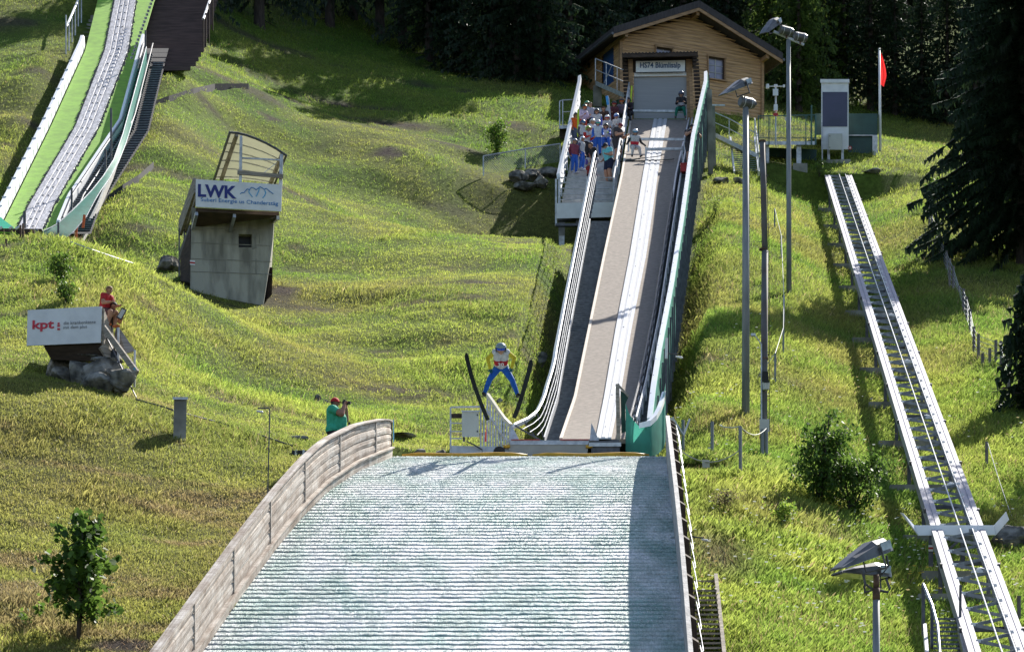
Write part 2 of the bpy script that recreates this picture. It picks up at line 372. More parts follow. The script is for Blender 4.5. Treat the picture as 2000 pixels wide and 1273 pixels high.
# variable grid
gx=np.concatenate([np.arange(-75,-26,2.5),np.arange(-26,31,.4),np.arange(31,85,2.5)])
gy=np.concatenate([np.arange(46,58,2.),np.arange(58,112,.32),np.arange(112,172,.5),np.arange(172,300,2.5)])
GX,GY=np.meshgrid(gx,gy); GZ=groundZ(GX,GY)
nx,ny=len(gx),len(gy); idx=np.arange(nx*ny).reshape(ny,nx)
tf=np.stack([idx[:-1,:-1],idx[:-1,1:],idx[1:,1:],idx[1:,:-1]],-1).reshape(-1,4)
def patches(X,Y):
    """how dry (0-1) and how bare (0-1) the sward is"""
    dry=np.clip((fbm(X/6,Y/6,31,4)-.45)*3.2,0,1)
    for cx_,cy_,rx_,ry_ in ((6.3,81,2.2,2.2),(5.9,93,1.6,1.8),(12.5,117,3,4),(15.5,137,3,5),(9.5,100,1.5,3)): dry=np.maximum(dry,np.clip(1.35-np.hypot((X-cx_)/rx_,(Y-cy_)/ry_),0,1)*np.clip(.35+1.3*fbm(X/1.3,Y/1.3,37,3),0,1))
    left=np.clip((8-X)/10,0,1)*np.clip((92-Y)/8,0,1)
    hay=np.clip((fbm(X/3.6+4,Y/1.0,41,4)-.53)*6,0,1)*left
    bare=np.clip((fbm(X/2.6,Y/1.7,51,3)-.74)*9,0,1)*np.clip((12-X)/8,0,1)
    bare=np.maximum(bare,.9*np.clip(1.3-np.hypot((X+3.4)/2.2,(Y-99)/1.1),0,1)*(vnoise(X*3,Y*3,5)>.45))
    bare=np.maximum(bare,np.clip(1.2-np.hypot((X+5.2)/3.2,(Y-149.5)/.9),0,1))
    bare=np.maximum(bare,np.clip(1.2-np.hypot((X-4.7)/.9,(Y-76)/2.2),0,1)*.8)
    bare=np.maximum(bare,.9*np.clip(1.25-np.hypot((X+12.6)/1.0,(Y-112.6)/1.8),0,1)*(vnoise(X*2.5,Y*2.5,6)>.35))
    zz=.44*Y; tr=np.clip((np.sin(zz*2.1+fbm(X/7,Y/7,21,2)*5+2.2)-.55)*3,0,1)*np.clip((fbm(X/2.2,Y/1.6,23,4)-.52)*7,0,1)*np.clip((5-X)/5,0,1)*(Y>88); bare=np.maximum(bare,.75*tr)
    return dry,hay,bare
def sward(X,Y):
    dry,hay,bare=patches(X,Y); k=fbm(X/2.2,Y/2.2,61,4)
    a=np.array([.122,.215,.024]); b=np.array([.235,.290,.042]); d=np.array([.215,.175,.055]); h=np.array([.22,.165,.08]); e=np.array([.085,.066,.048])
    t=np.clip((k-.3)*2.4,0,1)[...,None]; c=a*(1-t)+b*t
    lf=(np.clip((1-X)/6,0,1)*np.clip((91-Y)/7,0,1))[...,None]; c=c*(1-.55*lf)+np.array([.185,.165,.045])*.55*lf*(.75+.5*k[...,None])
    right=np.clip((X-2)/8,0,1)[...,None]; gr=(np.clip((X-5)/4,0,1)*np.clip((fbm(X/3.2,Y/3.,67,3)-.42)*4,0,1))[...,None]; c=c*(1-.5*gr)+np.array([.075,.175,.018])*.5*gr; c=c*(1-.06*right)
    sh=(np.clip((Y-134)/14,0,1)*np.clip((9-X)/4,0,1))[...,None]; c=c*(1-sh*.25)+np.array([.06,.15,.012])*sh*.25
    c=c*(1-.55*dry[...,None])+d*.55*dry[...,None]; c=c*(1-.7*hay[...,None])+h*.7*hay[...,None]; c=c*(1-bare[...,None])+e*bare[...,None]
    return c
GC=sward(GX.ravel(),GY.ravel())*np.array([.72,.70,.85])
m=bpy.data.materials.new('soil'); m.use_nodes=True; t=m.node_tree; b=t.nodes['Principled BSDF']; b.inputs['Roughness'].default_value=.95; b.inputs['Specular IOR Level'].default_value=.1
a=t.nodes.new('ShaderNodeAttribute'); a.attribute_name='col'; n=t.nodes.new('ShaderNodeTexNoise'); n.inputs['Scale'].default_value=5; n.inputs['Detail'].default_value=10; n.inputs['Roughness'].default_value=.75
tc=t.nodes.new('ShaderNodeTexCoord'); t.links.new(tc.outputs['Object'],n.inputs[0])
mx=t.nodes.new('ShaderNodeMix'); mx.data_type='RGBA'; mx.blend_type='MULTIPLY'; mx.inputs[0].default_value=1
rp=t.nodes.new('ShaderNodeValToRGB'); rp.color_ramp.elements[0].position=.3; rp.color_ramp.elements[1].position=.7; rp.color_ramp.elements[0].color=(.35,.33,.3,1); rp.color_ramp.elements[1].color=(1.25,1.25,1.2,1)
t.links.new(n.outputs[0],rp.inputs[0]); t.links.new(a.outputs['Color'],mx.inputs[6]); t.links.new(rp.outputs[0],mx.inputs[7]); t.links.new(mx.outputs[2],b.inputs['Base Color'])
bp=t.nodes.new('ShaderNodeBump'); bp.inputs['Strength'].default_value=.8; bp.inputs['Distance'].default_value=.15; t.links.new(n.outputs[0],bp.inputs['Height']); t.links.new(bp.outputs[0],b.inputs['Normal'])
M['soil']=m
ter=np_mesh('hillside',np.stack([GX.ravel(),GY.ravel(),GZ.ravel()],1),tf,'soil',col=GC,smooth=True); tag(ter,'steep grassy hillside below the spruce forest','hillside',kind='structure')

# ---------------------------------------------------------------- grass: countless blades, one object per kind of sward
def visible_xy(n):
    """positions spread over the slope, denser where it is nearer"""
    u=rng.random(n); Y=1/(1/62.-u*(1/62.-1/185.)); X=(rng.random(n)*2180-90-CX)*Y/F
    return X,Y
def keep_grass(X,Y):
    k=np.ones(len(X),bool)
    l=np.interp(Y,_lyk,_lel[:,0]); r=np.interp(Y,_lyk,_lel[:,1]); k&=~((X>l-.15)&(X<r+.25)&(Y<88.2))
    a=np.interp(Y,_iyk,_iea); e=np.interp(Y,_iyk,_iee); k&=~((X>a-.1)&(X<e+.3)&(Y>86.8)&(Y<152))
    a=np.interp(Y,_gyk,_gel); e=np.interp(Y,_gyk,_ger); k&=~((X>a-.1)&(X<e+1.1)&(Y>114.5))
    return k
def blades(name, X, Y, nb, hmin, hmax, width, lean, tint=1., spread=.12, stalk=0., label=None):
    k=keep_grass(X,Y); X,Y=X[k],Y[k]
    dry,hay,bare=patches(X,Y); k=rng.random(len(X))>bare*.93; X,Y=X[k],Y[k]; n=len(X)
    Z=groundZ(X,Y)
    X=np.repeat(X,nb);Y=np.repeat(Y,nb);Z=np.repeat(Z,nb); N=len(X)
    dx=rng.normal(0,spread,N); dy=rng.normal(0,spread,N)
    slope=.44; X=X+dx; Y=Y+dy; Z=Z+dy*slope-.02
    hk=.75+.5*fbm(X/1.6,Y/1.6,71,3); h=(hmin+(hmax-hmin)*rng.random(N)**1.5)*hk
    h=h*(1+.9*np.exp(-((X-6.6)/2.6)**2-((Y-80)/6.)**2)*(hmax>.2))
    th=rng.random(N)*2*np.pi; ln=(.25+rng.random(N)*.75)*lean
    ex=np.cos(th)*ln*h; ey=np.sin(th)*ln*h-.25*h*lean
    ph=rng.random(N)*np.pi; wx=np.cos(ph)*width*.5; wy=np.sin(ph)*width*.5*.4
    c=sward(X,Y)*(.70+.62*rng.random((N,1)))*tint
    straw=rng.random(N)<.03; c[straw]=np.array([.30,.25,.11])*(.6+.6*rng.random((straw.sum(),1)))
    V=np.empty((N,4,3)); V[:,0]=np.stack([X-wx,Y-wy,Z],1); V[:,1]=np.stack([X+wx,Y+wy,Z],1)
    V[:,2]=np.stack([X+ex*.45+wx*.75,Y+ey*.45+wy*.75,Z+h*.6],1); V[:,3]=np.stack([X+ex,Y+ey,Z+h*(1-.3*ln)],1)
    i=np.arange(N)*4; Fa=np.concatenate([np.stack([i,i+1,i+2],1),np.stack([i,i+2,i+3],1)])
    CC=np.repeat(c,4,0).reshape(N,4,3); CC[:,:2]*=.8; CC[:,3]*=1.15  # blade shadow painted in: roots darkened, tips lightened
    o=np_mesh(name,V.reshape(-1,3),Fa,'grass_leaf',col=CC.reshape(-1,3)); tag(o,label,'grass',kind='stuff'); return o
def tall_mask(X,Y):
    right=np.clip((X-2.5-(Y-85)*.06)/1.5,0,1)
    rough=np.clip((fbm(X/4,Y/3,81,3)-.52)*6,0,1)*.8
    edge=np.clip(1-np.abs((X+11.5)-(Y-95)*-.18)/3,0,1)*((Y>92)&(Y<125))
    top=np.clip((Y-148)/6,0,1)*.7
    return np.clip(np.maximum(np.maximum(right,rough*.6),np.maximum(edge,top)),0,1)
GD=1.0
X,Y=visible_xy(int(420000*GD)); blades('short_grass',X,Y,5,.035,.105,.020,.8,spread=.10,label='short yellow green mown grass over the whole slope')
X,Y=visible_xy(int(330000*GD)); k=rng.random(len(X))<tall_mask(X,Y); X,Y=X[k],Y[k]
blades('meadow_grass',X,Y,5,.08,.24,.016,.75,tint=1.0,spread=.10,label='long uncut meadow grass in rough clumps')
# hay wisps on the mown left slope and straw tops in the right meadow
X,Y=visible_xy(int(200000*GD)); dry,hay,bare=patches(X,Y); k=(rng.random(len(X))<hay*.8)&keep_grass(X,Y); X,Y=X[k],Y[k]
def wisps(name,X,Y,h0,h1,flat,cols,wd,label):
    N=len(X); Z=groundZ(X,Y)+.03; th=rng.random(N)*2*np.pi; L=h0+(h1-h0)*rng.random(N)
    ex=np.cos(th)*L*flat; ey=np.sin(th)*L*flat*.5; ez=L*(1-flat)+.05+ey*.44; ph=rng.random(N)*np.pi; wx=np.cos(ph)*wd/2; wy=np.sin(ph)*wd/2
    V=np.empty((N,3,3)); V[:,0]=np.stack([X-wx,Y-wy,Z],1);V[:,1]=np.stack([X+wx,Y+wy,Z],1);V[:,2]=np.stack([X+ex,Y+ey,Z+ez],1)
    cc=np.array(cols)[rng.integers(0,len(cols),N)]*(.6+.7*rng.random((N,1)))
    o=np_mesh(name,V.reshape(-1,3),np.arange(N*3).reshape(-1,3),'grass_leaf',col=np.repeat(cc,3,0)); return tag(o,label,'grass',kind='stuff')
wisps('dry_hay',X,Y,.07,.22,.85,[(.26,.20,.10),(.17,.11,.055),(.30,.25,.14)],.014,'brown cut hay lying in rows on the mown slope')
X,Y=visible_xy(int(90000*GD)); k=(rng.random(len(X))<tall_mask(X,Y)*np.clip((fbm(X/3.5,Y/3,91,3)-.42)*4,0,1))&keep_grass(X,Y); X,Y=X[k],Y[k]
wisps('grass_stalk',X,Y,.2,.45,.3,[(.30,.22,.10),(.25,.17,.09),(.34,.28,.15)],.009,'tall straw coloured grass stalks in the meadow')
# meadow flowers
X,Y=visible_xy(9000); k=(X>4.2+(Y-80)*.02)&(Y<110)&(rng.random(len(X))<.35+.6*((Y<84)&(X<10)))&keep_grass(X,Y)&(fbm(X/2.5,Y/2.5,95,2)>.45); X,Y=X[k],Y[k]
N=len(X); Z=groundZ(X,Y)+.25+.25*rng.random(N); r=.022+.028*rng.random(N); V=np.empty((N,6,3))
for q in range(6): V[:,q]=np.stack([X+np.cos(q*np.pi/3)*r,Y+np.sin(q*np.pi/3)*r*.7,Z+np.sin(q*np.pi/3)*r*.5],1)
i=np.arange(N)*6; Fa=np.concatenate([np.stack([i,i+1,i+2,i+3],1),np.stack([i,i+3,i+4,i+5],1)])
cc=np.where((rng.random(N)<.25)[:,None],np.array([.65,.45,.02]),np.array([.75,.75,.68]))
tag(np_mesh('meadow_flowers',V.reshape(-1,3),Fa,'grass_leaf',col=np.repeat(cc,6,0)),'white umbels and yellow flowers scattered in the meadow','flowers',kind='stuff')

def frange(a,b,n): return [a+(b-a)*i/(n-1) for i in range(n)]
# ---------------------------------------------------------------- landing slope: overlapping rows of plastic bristle mats
def landing():
    root=thing('landing_slope',(0,75,laZ(75)),'broad white landing slope of overlapping bristle mat rows','ski jump slope')
    b=MB(); rows=[]; s=[]; y=87.6; Yr=[]
    while y>55:
        Yr.append(y); mm=float(np.interp(y,_ly,_lm)); y-=.25/math.sqrt(1+mm*mm)
    nc=260; rr=np.random.default_rng(5); V=[];Fa=[];C=[]
    for i in range(len(Yr)-1):
        ya,yb=Yr[i],Yr[i+1]+.036; la,ra=laE(ya); lb,rb=laE(yb); za,zb=laZ(ya),laZ(yb)
        t=np.linspace(0,1,nc); sag=.05*np.interp(t,np.linspace(0,1,26),rr.random(26))-.025
        jit=rr.random(nc)**3*.06+.006*rr.random(nc)
        xa=la+(ra-la)*t; xb=lb+(rb-lb)*t+rr.normal(0,.004,nc)
        yA=ya+sag; yB=yb+sag-jit
        lift=.006+.006*rr.random(nc)
        base=len(V)*1; k=4*nc
        zA=np.interp(yA,_ly,_lz); zB=np.interp(yB,_ly,_lz); zM=np.interp((yA+yB)/2,_ly,_lz)
        row=np.stack([np.stack([xa,yA,zA],1),np.stack([(xa+xb)/2,(yA+yB)/2,zM+.003+rr.random(nc)*.004],1),np.stack([xb,yB,zB+lift],1),np.stack([xb,yB+.01,zB-.13],1)])
        V.append(row.reshape(-1,3)); o=i*k; q=np.arange(nc-1)
        for j in range(3): Fa.append(np.stack([o+j*nc+q+1,o+j*nc+q,o+(j+1)*nc+q,o+(j+1)*nc+q+1],1))
    o=np_mesh('bristle_mat',np.concatenate(V)-np.array(root.location),np.concatenate(Fa),'bristle'); o.parent=root
    b=MB(); b.loft([[Vector((laE(y)[0]-.05,y,laZ(y)-.14)),Vector((laE(y)[1]+.02,y,laZ(y)-.14))] for y in frange(87.5,55,60)]); b.build('gap_shade_sheet','black',root)  # black, so the gaps between mat rows read as lines of shadow
    # bristles: thin translucent fibres combed down the slope
    N=90000; rg=np.random.default_rng(8); i=rg.integers(0,len(Yr)-1,N); Ya=np.array(Yr)[i]; Yb=np.array(Yr)[i+1]; u=rg.random(N)*.8; Y=Ya+(Yb-Ya)*u
    e=np.array([laE(y) for y in Yr]); l=np.interp(Y,np.array(Yr)[::-1],e[::-1,0]); r=np.interp(Y,np.array(Yr)[::-1],e[::-1,1]); X=l+(r-l)*rg.random(N)
    Z=np.interp(Y,_ly,_lz)+.005+.02*u; mm=np.interp(Y,_ly,_lm); keep=(rg.random(N)<np.clip(1.25*fbm(X/1.7,Y/2.6,7,4)+.1,0,1)); X,Y,Z,mm,u=[q[keep] for q in (X,Y,Z,mm,u)]; N=len(X)
    L=.05+.055*rg.random(N); k=1/np.sqrt(1+mm*mm); ax=rg.normal(0,.35,N); lift=.03+.30*rg.random(N)**2
    dx=ax*L; dy=-L*k*(1-lift*.3)+L*lift*mm*k*.0; dz=-L*mm*k+L*lift; wd=.009+.006*rg.random(N)
    V=np.empty((N,3,3)); V[:,0]=np.stack([X-wd,Y,Z],1); V[:,1]=np.stack([X+wd,Y,Z],1); V[:,2]=np.stack([X+dx,Y+dy,Z+dz],1)
    tone=fbm(X/1.1,Y/2.2,17,4)[:,None]; t=np.clip((tone-.40)*5,0,1); c=np.array([.50,.63,.60])*(1-t)+np.array([.80,.82,.83])*t; c=c*(.8+.3*rg.random((N,1)))
    fz=np_mesh('bristle',V.reshape(-1,3)-np.array(root.location),np.arange(3*N).reshape(-1,3),'fibre',col=np.repeat(c,3,0)); fz.parent=root; fz['kind']='stuff'
    # retaining board walls
    return root
m=mat('bristle',(.58,.64,.62),.5,0,.12,1.6,c2=(.74,.76,.76),stretch=(1.1,.5,1.),detail=9,lo=.36,hi=.60,spec=.55,bump=.9,bscale=45)
t=m.node_tree; b=t.nodes['Principled BSDF']; n=t.nodes.new('ShaderNodeTexNoise'); n.inputs['Scale'].default_value=.9; n.inputs['Detail'].default_value=7
mp=t.nodes.new('ShaderNodeMapping'); mp.inputs['Scale'].default_value=(1,.45,1); tc=t.nodes.new('ShaderNodeTexCoord'); t.links.new(tc.outputs['Object'],mp.inputs[0]); t.links.new(mp.outputs[0],n.inputs[0])
rp=t.nodes.new('ShaderNodeValToRGB'); e=rp.color_ramp.elements; e[0].position=.40; e[0].color=(.50,.70,.66,1); e[1].position=.58; e[1].color=(1,1,1,1); e2=rp.color_ramp.elements.new(.66); e2.color=(.97,.96,1,1)
t.links.new(n.outputs[0],rp.inputs[0]); mx=t.nodes.new('ShaderNodeMix'); mx.data_type='RGBA'; mx.blend_type='MULTIPLY'; mx.inputs[0].default_value=1
src=b.inputs['Base Color'].links[0].from_socket; t.links.new(src,mx.inputs[6]); t.links.new(rp.outputs[0],mx.inputs[7])
# fine fibre streaks down the slope
n3=t.nodes.new('ShaderNodeTexNoise'); n3.inputs['Scale'].default_value=14; n3.inputs['Detail'].default_value=5; mp3=t.nodes.new('ShaderNodeMapping'); mp3.inputs['Scale'].default_value=(2.2,.35,.35)
t.links.new(tc.outputs['Object'],mp3.inputs[0]); t.links.new(mp3.outputs[0],n3.inputs[0]); r3=t.nodes.new('ShaderNodeValToRGB'); r3.color_ramp.elements[0].position=.35; r3.color_ramp.elements[1].position=.62; r3.color_ramp.elements[0].color=(.72,.76,.76,1); r3.color_ramp.elements[1].color=(1.05,1.05,1.05,1)
t.links.new(n3.outputs[0],r3.inputs[0]); m3=t.nodes.new('ShaderNodeMix'); m3.data_type='RGBA'; m3.blend_type='MULTIPLY'; m3.inputs[0].default_value=1
t.links.new(mx.outputs[2],m3.inputs[6]); t.links.new(r3.outputs[0],m3.inputs[7]); t.links.new(m3.outputs[2],b.inputs['Base Color'])
landing()
# left board wall (four long planks between ribs, sloped end) -------------------------------------------------
def uvloft(name,rows,m_,parent,vs):
    """closed loft with a UV map: u along the run in metres, v across"""
    n=len(rows[0]); base=root_of(parent).location; me=bpy.data.meshes.new(name); V=[]; 
    for r_ in rows: V+= [p-base for p in r_]
    L=[0.]
    for a,c in zip(rows[:-1],rows[1:]): L.append(L[-1]+(c[0]-a[0]).length)
    fs=[];uv=[]
    for i in range(len(rows)-1):
        for k in range(n):
            k2=(k+1)%n; fs.append((i*n+k,i*n+k2,(i+1)*n+k2,(i+1)*n+k)); v0,v1=vs[k],vs[k]+ (vs[k2]-vs[k] if k2 else .05); uv+=[(L[i],v0),(L[i],v1),(L[i+1],v1),(L[i+1],v0)]
    fs.append(tuple(range(n))); uv+=[(0,v) for v in vs]
    me.from_pydata(V,[],fs); l=me.uv_layers.new(name='UVMap'); l.data.foreach_set('uv',[c for q in uv for c in q]); me.materials.append(M[m_]); me.update()
    o=link(bpy.data.objects.new(name,me)); o.parent=parent; return o
def uvwood(name,c0,c1,c2):
    m=bpy.data.materials.new(name); m.use_nodes=True; t=m.node_tree; b=t.nodes['Principled BSDF']; b.inputs['Roughness'].default_value=.85; b.inputs['Specular IOR Level'].default_value=.2
    tc=t.nodes.new('ShaderNodeTexCoord'); prev=None
    def noise(sx,sy,sc_,det=6):
        mp=t.nodes.new('ShaderNodeMapping'); mp.inputs['Scale'].default_value=(sx,sy,1); n=t.nodes.new('ShaderNodeTexNoise'); n.inputs['Scale'].default_value=sc_; n.inputs['Detail'].default_value=det; n.inputs['Roughness'].default_value=.65
        t.links.new(tc.outputs['UV'],mp.inputs[0]); t.links.new(mp.outputs[0],n.inputs[0]); return n
    n1=noise(.35,7,3); n2=noise(1.1,.9,1.3); n3=noise(6,1.2,2.5)
    r1=t.nodes.new('ShaderNodeValToRGB'); e=r1.color_ramp.elements; e[0].position=.36; e[1].position=.62; e[0].color=c0+(1,); e[1].color=c1+(1,); t.links.new(n1.outputs[0],r1.inputs[0])
    r2=t.nodes.new('ShaderNodeValToRGB'); e=r2.color_ramp.elements; e[0].position=.40; e[1].position=.60; e[0].color=c2+(1,); e[1].color=(1,1,1,1); t.links.new(n2.outputs[0],r2.inputs[0])
    r3=t.nodes.new('ShaderNodeValToRGB'); e=r3.color_ramp.elements; e[0].position=.33; e[1].position=.5; e[0].color=(.5,.45,.42,1); e[1].color=(1,1,1,1); t.links.new(n3.outputs[0],r3.inputs[0])
    a=t.nodes.new('ShaderNodeMix'); a.data_type='RGBA'; a.blend_type='MULTIPLY'; a.inputs[0].default_value=1; t.links.new(r1.outputs[0],a.inputs[6]); t.links.new(r2.outputs[0],a.inputs[7])
    d=t.nodes.new('ShaderNodeMix'); d.data_type='RGBA'; d.blend_type='MULTIPLY'; d.inputs[0].default_value=.8; t.links.new(a.outputs[2],d.inputs[6]); t.links.new(r3.outputs[0],d.inputs[7]); t.links.new(d.outputs[2],b.inputs['Base Color'])
    bp=t.nodes.new('ShaderNodeBump'); bp.inputs['Strength'].default_value=.5; bp.inputs['Distance'].default_value=.02; t.links.new(n1.outputs[0],bp.inputs['Height']); t.links.new(bp.outputs[0],b.inputs['Normal']); M[name]=m
uvwood('plankwood',(.36,.31,.265),(.74,.68,.61),(.66,.60,.56))
def left_wall():
    rt=thing('board_wall',(laE(76)[0],76,laZ(76)),'weathered grey plank wall with a curved top edge along the landing slope','wall')
    Ys=[84.2]+list(np.arange(84.,54,-.5)); HH=lambda Y: interp([60,72,77,80,82.5,84.2],[1.26,1.26,1.25,1.13,1.0,.88],Y); H=1.33
    def pt(Y,h,o): l,_=laE(Y); return Vector((l-o,Y,laZ(Y)+(h if h<.28 else .28+(h-.28)*(HH(Y)-.28)/1.05)))
    rr=random.Random(6)
    for k in range(4):
        h0,h1=.29+k*.26,.29+(k+1)*.26-.014; rows=[]; d0=rr.uniform(-.01,.02)
        for i,Y in enumerate(Ys): j=.006*math.sin(i*.9+k*2)+rr.uniform(-.004,.004); rows.append([pt(Y,h0+j,.015+d0),pt(Y,h0+.10,.004+d0*.5),pt(Y,h1-.02+j,.02+d0*.5),pt(Y,h1+j,.05),pt(Y,h1,.10),pt(Y,h0,.10)])
        uvloft('plank',rows,'plankwood',rt,[k*3.1+v for v in (0,.1,.24,.26,.3,.5)])
    uvloft('base_board',[[pt(Y,-.15,.0),pt(Y,.225,-.03),pt(Y,.235,-.075),pt(Y,.275,-.075),pt(Y,.275,.10),pt(Y,-.15,.10)] for Y in Ys],'plankwood',rt,[20,20.37,20.42,20.46,20.6,21])
    uvloft('cap_board',[[pt(Y,H-.01,-.035),pt(Y,H+.03,-.035),pt(Y,H+.035,.14),pt(Y,H-.01,.14)] for Y in Ys],'plankwood',rt,[30,30.04,30.2,30.24])
    for Y in [81.55,78.75,76.0,73.2,70.4,67.6]:
        uvloft('cover_strip',[[pt(Y-.025,h,-.006),pt(Y+.025,h,-.006),pt(Y+.025,h,.02),pt(Y-.025,h,.02)] for h in (.285,.6,.95,H-.02)],'plankwood',rt,[40,40.1,40.12,40.2])
    b=MB()
    for Y in [83.0,81.4,79.9,78.4,76.9,75.4,73.9,72.4,70.9,69.4,67.9,66.4]: b.bar(pt(Y-.3,-.6,.16),pt(Y-.3,H-.1,.16),.10,.10,(1,0,0))
    b.each('post','darkwood',rt)
    b=MB(); pf=[(84.2,H+.02),(84.7,1.1),(85.3,.75),(86.2,.26),(86.6,.02)]
    for s0 in (0,.1): b.loft([[pt(y,-.12,s0),pt(y,h,s0)] for y,h in pf])
    b.loft([[pt(y,h,-.02),pt(y,h,.12)] for y,h in pf]); b.build('end_board','oldwood',rt)
    b=MB(); a0=pt(84.45,.62,-.03); b.prism([a0,a0+Vector((0,.03,.50)),a0+Vector((0,.16,.44)),a0+Vector((0,.22,.10)),a0+Vector((0,.18,-.05))],(.02,0,0)); b.build('advert_panel','skyblue',rt)
left_wall()
def right_wall():
    rt=thing('edge_barrier',(laE(76)[1],76,laZ(76)),'white edge barrier on the right of the landing slope with brown brackets behind','barrier')
    def pt(Y,h,o): _,r=laE(Y); return Vector((r+o,Y,laZ(Y)+h))
    def hh(Y): return interp([55,82,84.3,85.6,86.4],[1.0,1.0,1.02,.85,.25],Y)
    Ys=list(np.arange(86.4,54,-.4))
    b=MB(); b.loft([[pt(Y,-.2,0),pt(Y,hh(Y),0),pt(Y,hh(Y),.07),pt(Y,-.2,.07)] for Y in Ys],closed=True); b.f.append((0,1,2,3)); b.m.append(0); b.build('panel','oldwhite',rt)
    b=MB(); b.loft([[pt(Y,hh(Y)+.004,-.012),pt(Y,hh(Y)+.04,-.012),pt(Y,hh(Y)+.04,.085),pt(Y,hh(Y)+.004,.085)] for Y in Ys],closed=True); b.build('cap_rail','oldwhite',rt)
    hose=[]
    for i,Y in enumerate(np.arange(85.4,62,-1.05)):
        b=MB(); b.hexa([pt(Y,-.5,.075),pt(Y,-.5,.24),pt(Y+.09,-.5,.24),pt(Y+.09,-.5,.075),pt(Y,hh(Y)-.03,.075),pt(Y,hh(Y)-.12,.22),pt(Y+.09,hh(Y)-.12,.22),pt(Y+.09,hh(Y)-.03,.075)])
        b.bar(pt(Y-.5,.15,.12),pt(Y-.5,hh(Y)-.1,.12),.06,.09,(1,0,0)); b.build('bracket','brownwood',rt)
        hose+= [pt(Y+.05,hh(Y)-.2,.25),pt(Y-.25,hh(Y)-.42,.31),pt(Y-.55,hh(Y)-.5,.33),pt(Y-.85,hh(Y)-.4,.29)]
    b=MB(); b.tube(hose,.012,6); b.build('hose','galv',rt,smooth=True)
right_wall()
for (a,c,l,m_) in [((785,893),(1030,890),'long yellow padded pipe lying left on the knoll of the landing slope','yellow'),((1040,890),(1268,888.5),'yellow pipe lying right on the knoll above the landing slope','yellow')]:
    p,q=at(a[0],a[1]-1,84.3),at(c[0],c[1]-1,84.3); p.z=laZ(84.3)+.06; q.z=laZ(84.3)+.075
    b=MB(); n=9; pts=[p.lerp(q,i/(n-1))+Vector((0,0,.015*math.sin(i*1.3))) for i in range(n)]; b.tube(pts,[.02]+[.048]*(n-2)+[.02],10)
    o=b.build('padded_pipe',m_,None,loc=(p+q)/2,smooth=True); tag(o,l,'pipe')

# ---------------------------------------------------------------- the right-hand in-run
def frange(a,b,n): return [a+(b-a)*i/(n-1) for i in range(n)]
IY0,IY1=88.,150.
YS=frange(IY0,IY1,70)
inrun=thing('ski_jump_inrun',(2.4,IY0,inZ(IY0)),'long tan carpeted in-run with a bright metal ski track down its middle','ski jump')
def lane(name,k0,k1,mat_,up=0.,th=.06,Ya=IY0,Yb=IY1,i0=0.,i1=0.,parent=inrun,n=70):
    b=MB(); b.loft([[inP(k0,Y,up,i0),inP(k1,Y,up,i1),inP(k1,Y,up-th,i1),inP(k0,Y,up-th,i0)] for Y in frange(Ya,Yb,n)],closed=True)
    b.f.append((3,2,1,0)); b.m.append(0); return b.build(name,mat_,parent)
lane('carpet','a','t0','carpet',.0,.12,i0=.07,i1=.0); lane('carpet','t1','c','carpet',.0,.12)
lane('kerb_strip','a','a','edge_tan',.035,.16,i0=-.02,i1=.065)
# metal track: flat centre, two grooves, ribbed edges
def ribbed():
    m=bpy.data.materials.new('aluribbed'); m.use_nodes=True; t=m.node_tree; b=t.nodes['Principled BSDF']; b.inputs['Roughness'].default_value=.5; b.inputs['Metallic'].default_value=.2
    tc=t.nodes.new('ShaderNodeTexCoord'); w=t.nodes.new('ShaderNodeTexWave'); w.bands_direction='Y'; w.inputs['Scale'].default_value=2.2; w.inputs['Distortion'].default_value=.3; t.links.new(tc.outputs['Object'],w.inputs[0])
    r=t.nodes.new('ShaderNodeValToRGB'); r.color_ramp.elements[0].color=(.20,.21,.22,1); r.color_ramp.elements[1].color=(.58,.59,.61,1); r.color_ramp.elements[0].position=.3; r.color_ramp.elements[1].position=.7
    t.links.new(w.outputs[0],r.inputs[0]); t.links.new(r.outputs[0],b.inputs['Base Color']); return m
M['aluribbed']=ribbed()
def track():
    b=MB(); rows=[]
    prof=[(0,.0),(0,.05),(.20,.05),(.22,.03),(.36,.03),(.38,.055),(.60,.055),(.62,.03),(.78,.03),(.80,.05),(1,.05),(1,.0)]
    Y=IY0
    for Y in frange(IY0,IY1,70):
        p,q=inP('t0',Y),inP('t1',Y); rows.append([p.lerp(q,u)+Vector((0,0,h)) for u,h in prof])
    b.loft(rows); b.f.append(tuple(range(len(prof)-1,-1,-1))); b.m.append(0)
    b.m=[1 if (i%(len(prof)-1)) in (3,7) else 0 for i in range(len(b.f))]; b.m[-1]=0
    o=b.build('track',['alu','aluribbed'],inrun)
    b=MB()
    for i in range(12):
        Y=IY0+2+i*5.1; p,q=inP('t0',Y),inP('t1',Y); c=p.lerp(q,.49)+Vector((0,0,.06)); b.tube([c,c+Vector((0,0,.006))],.022,8)
    b.each('drain_hole','black',o)
track()
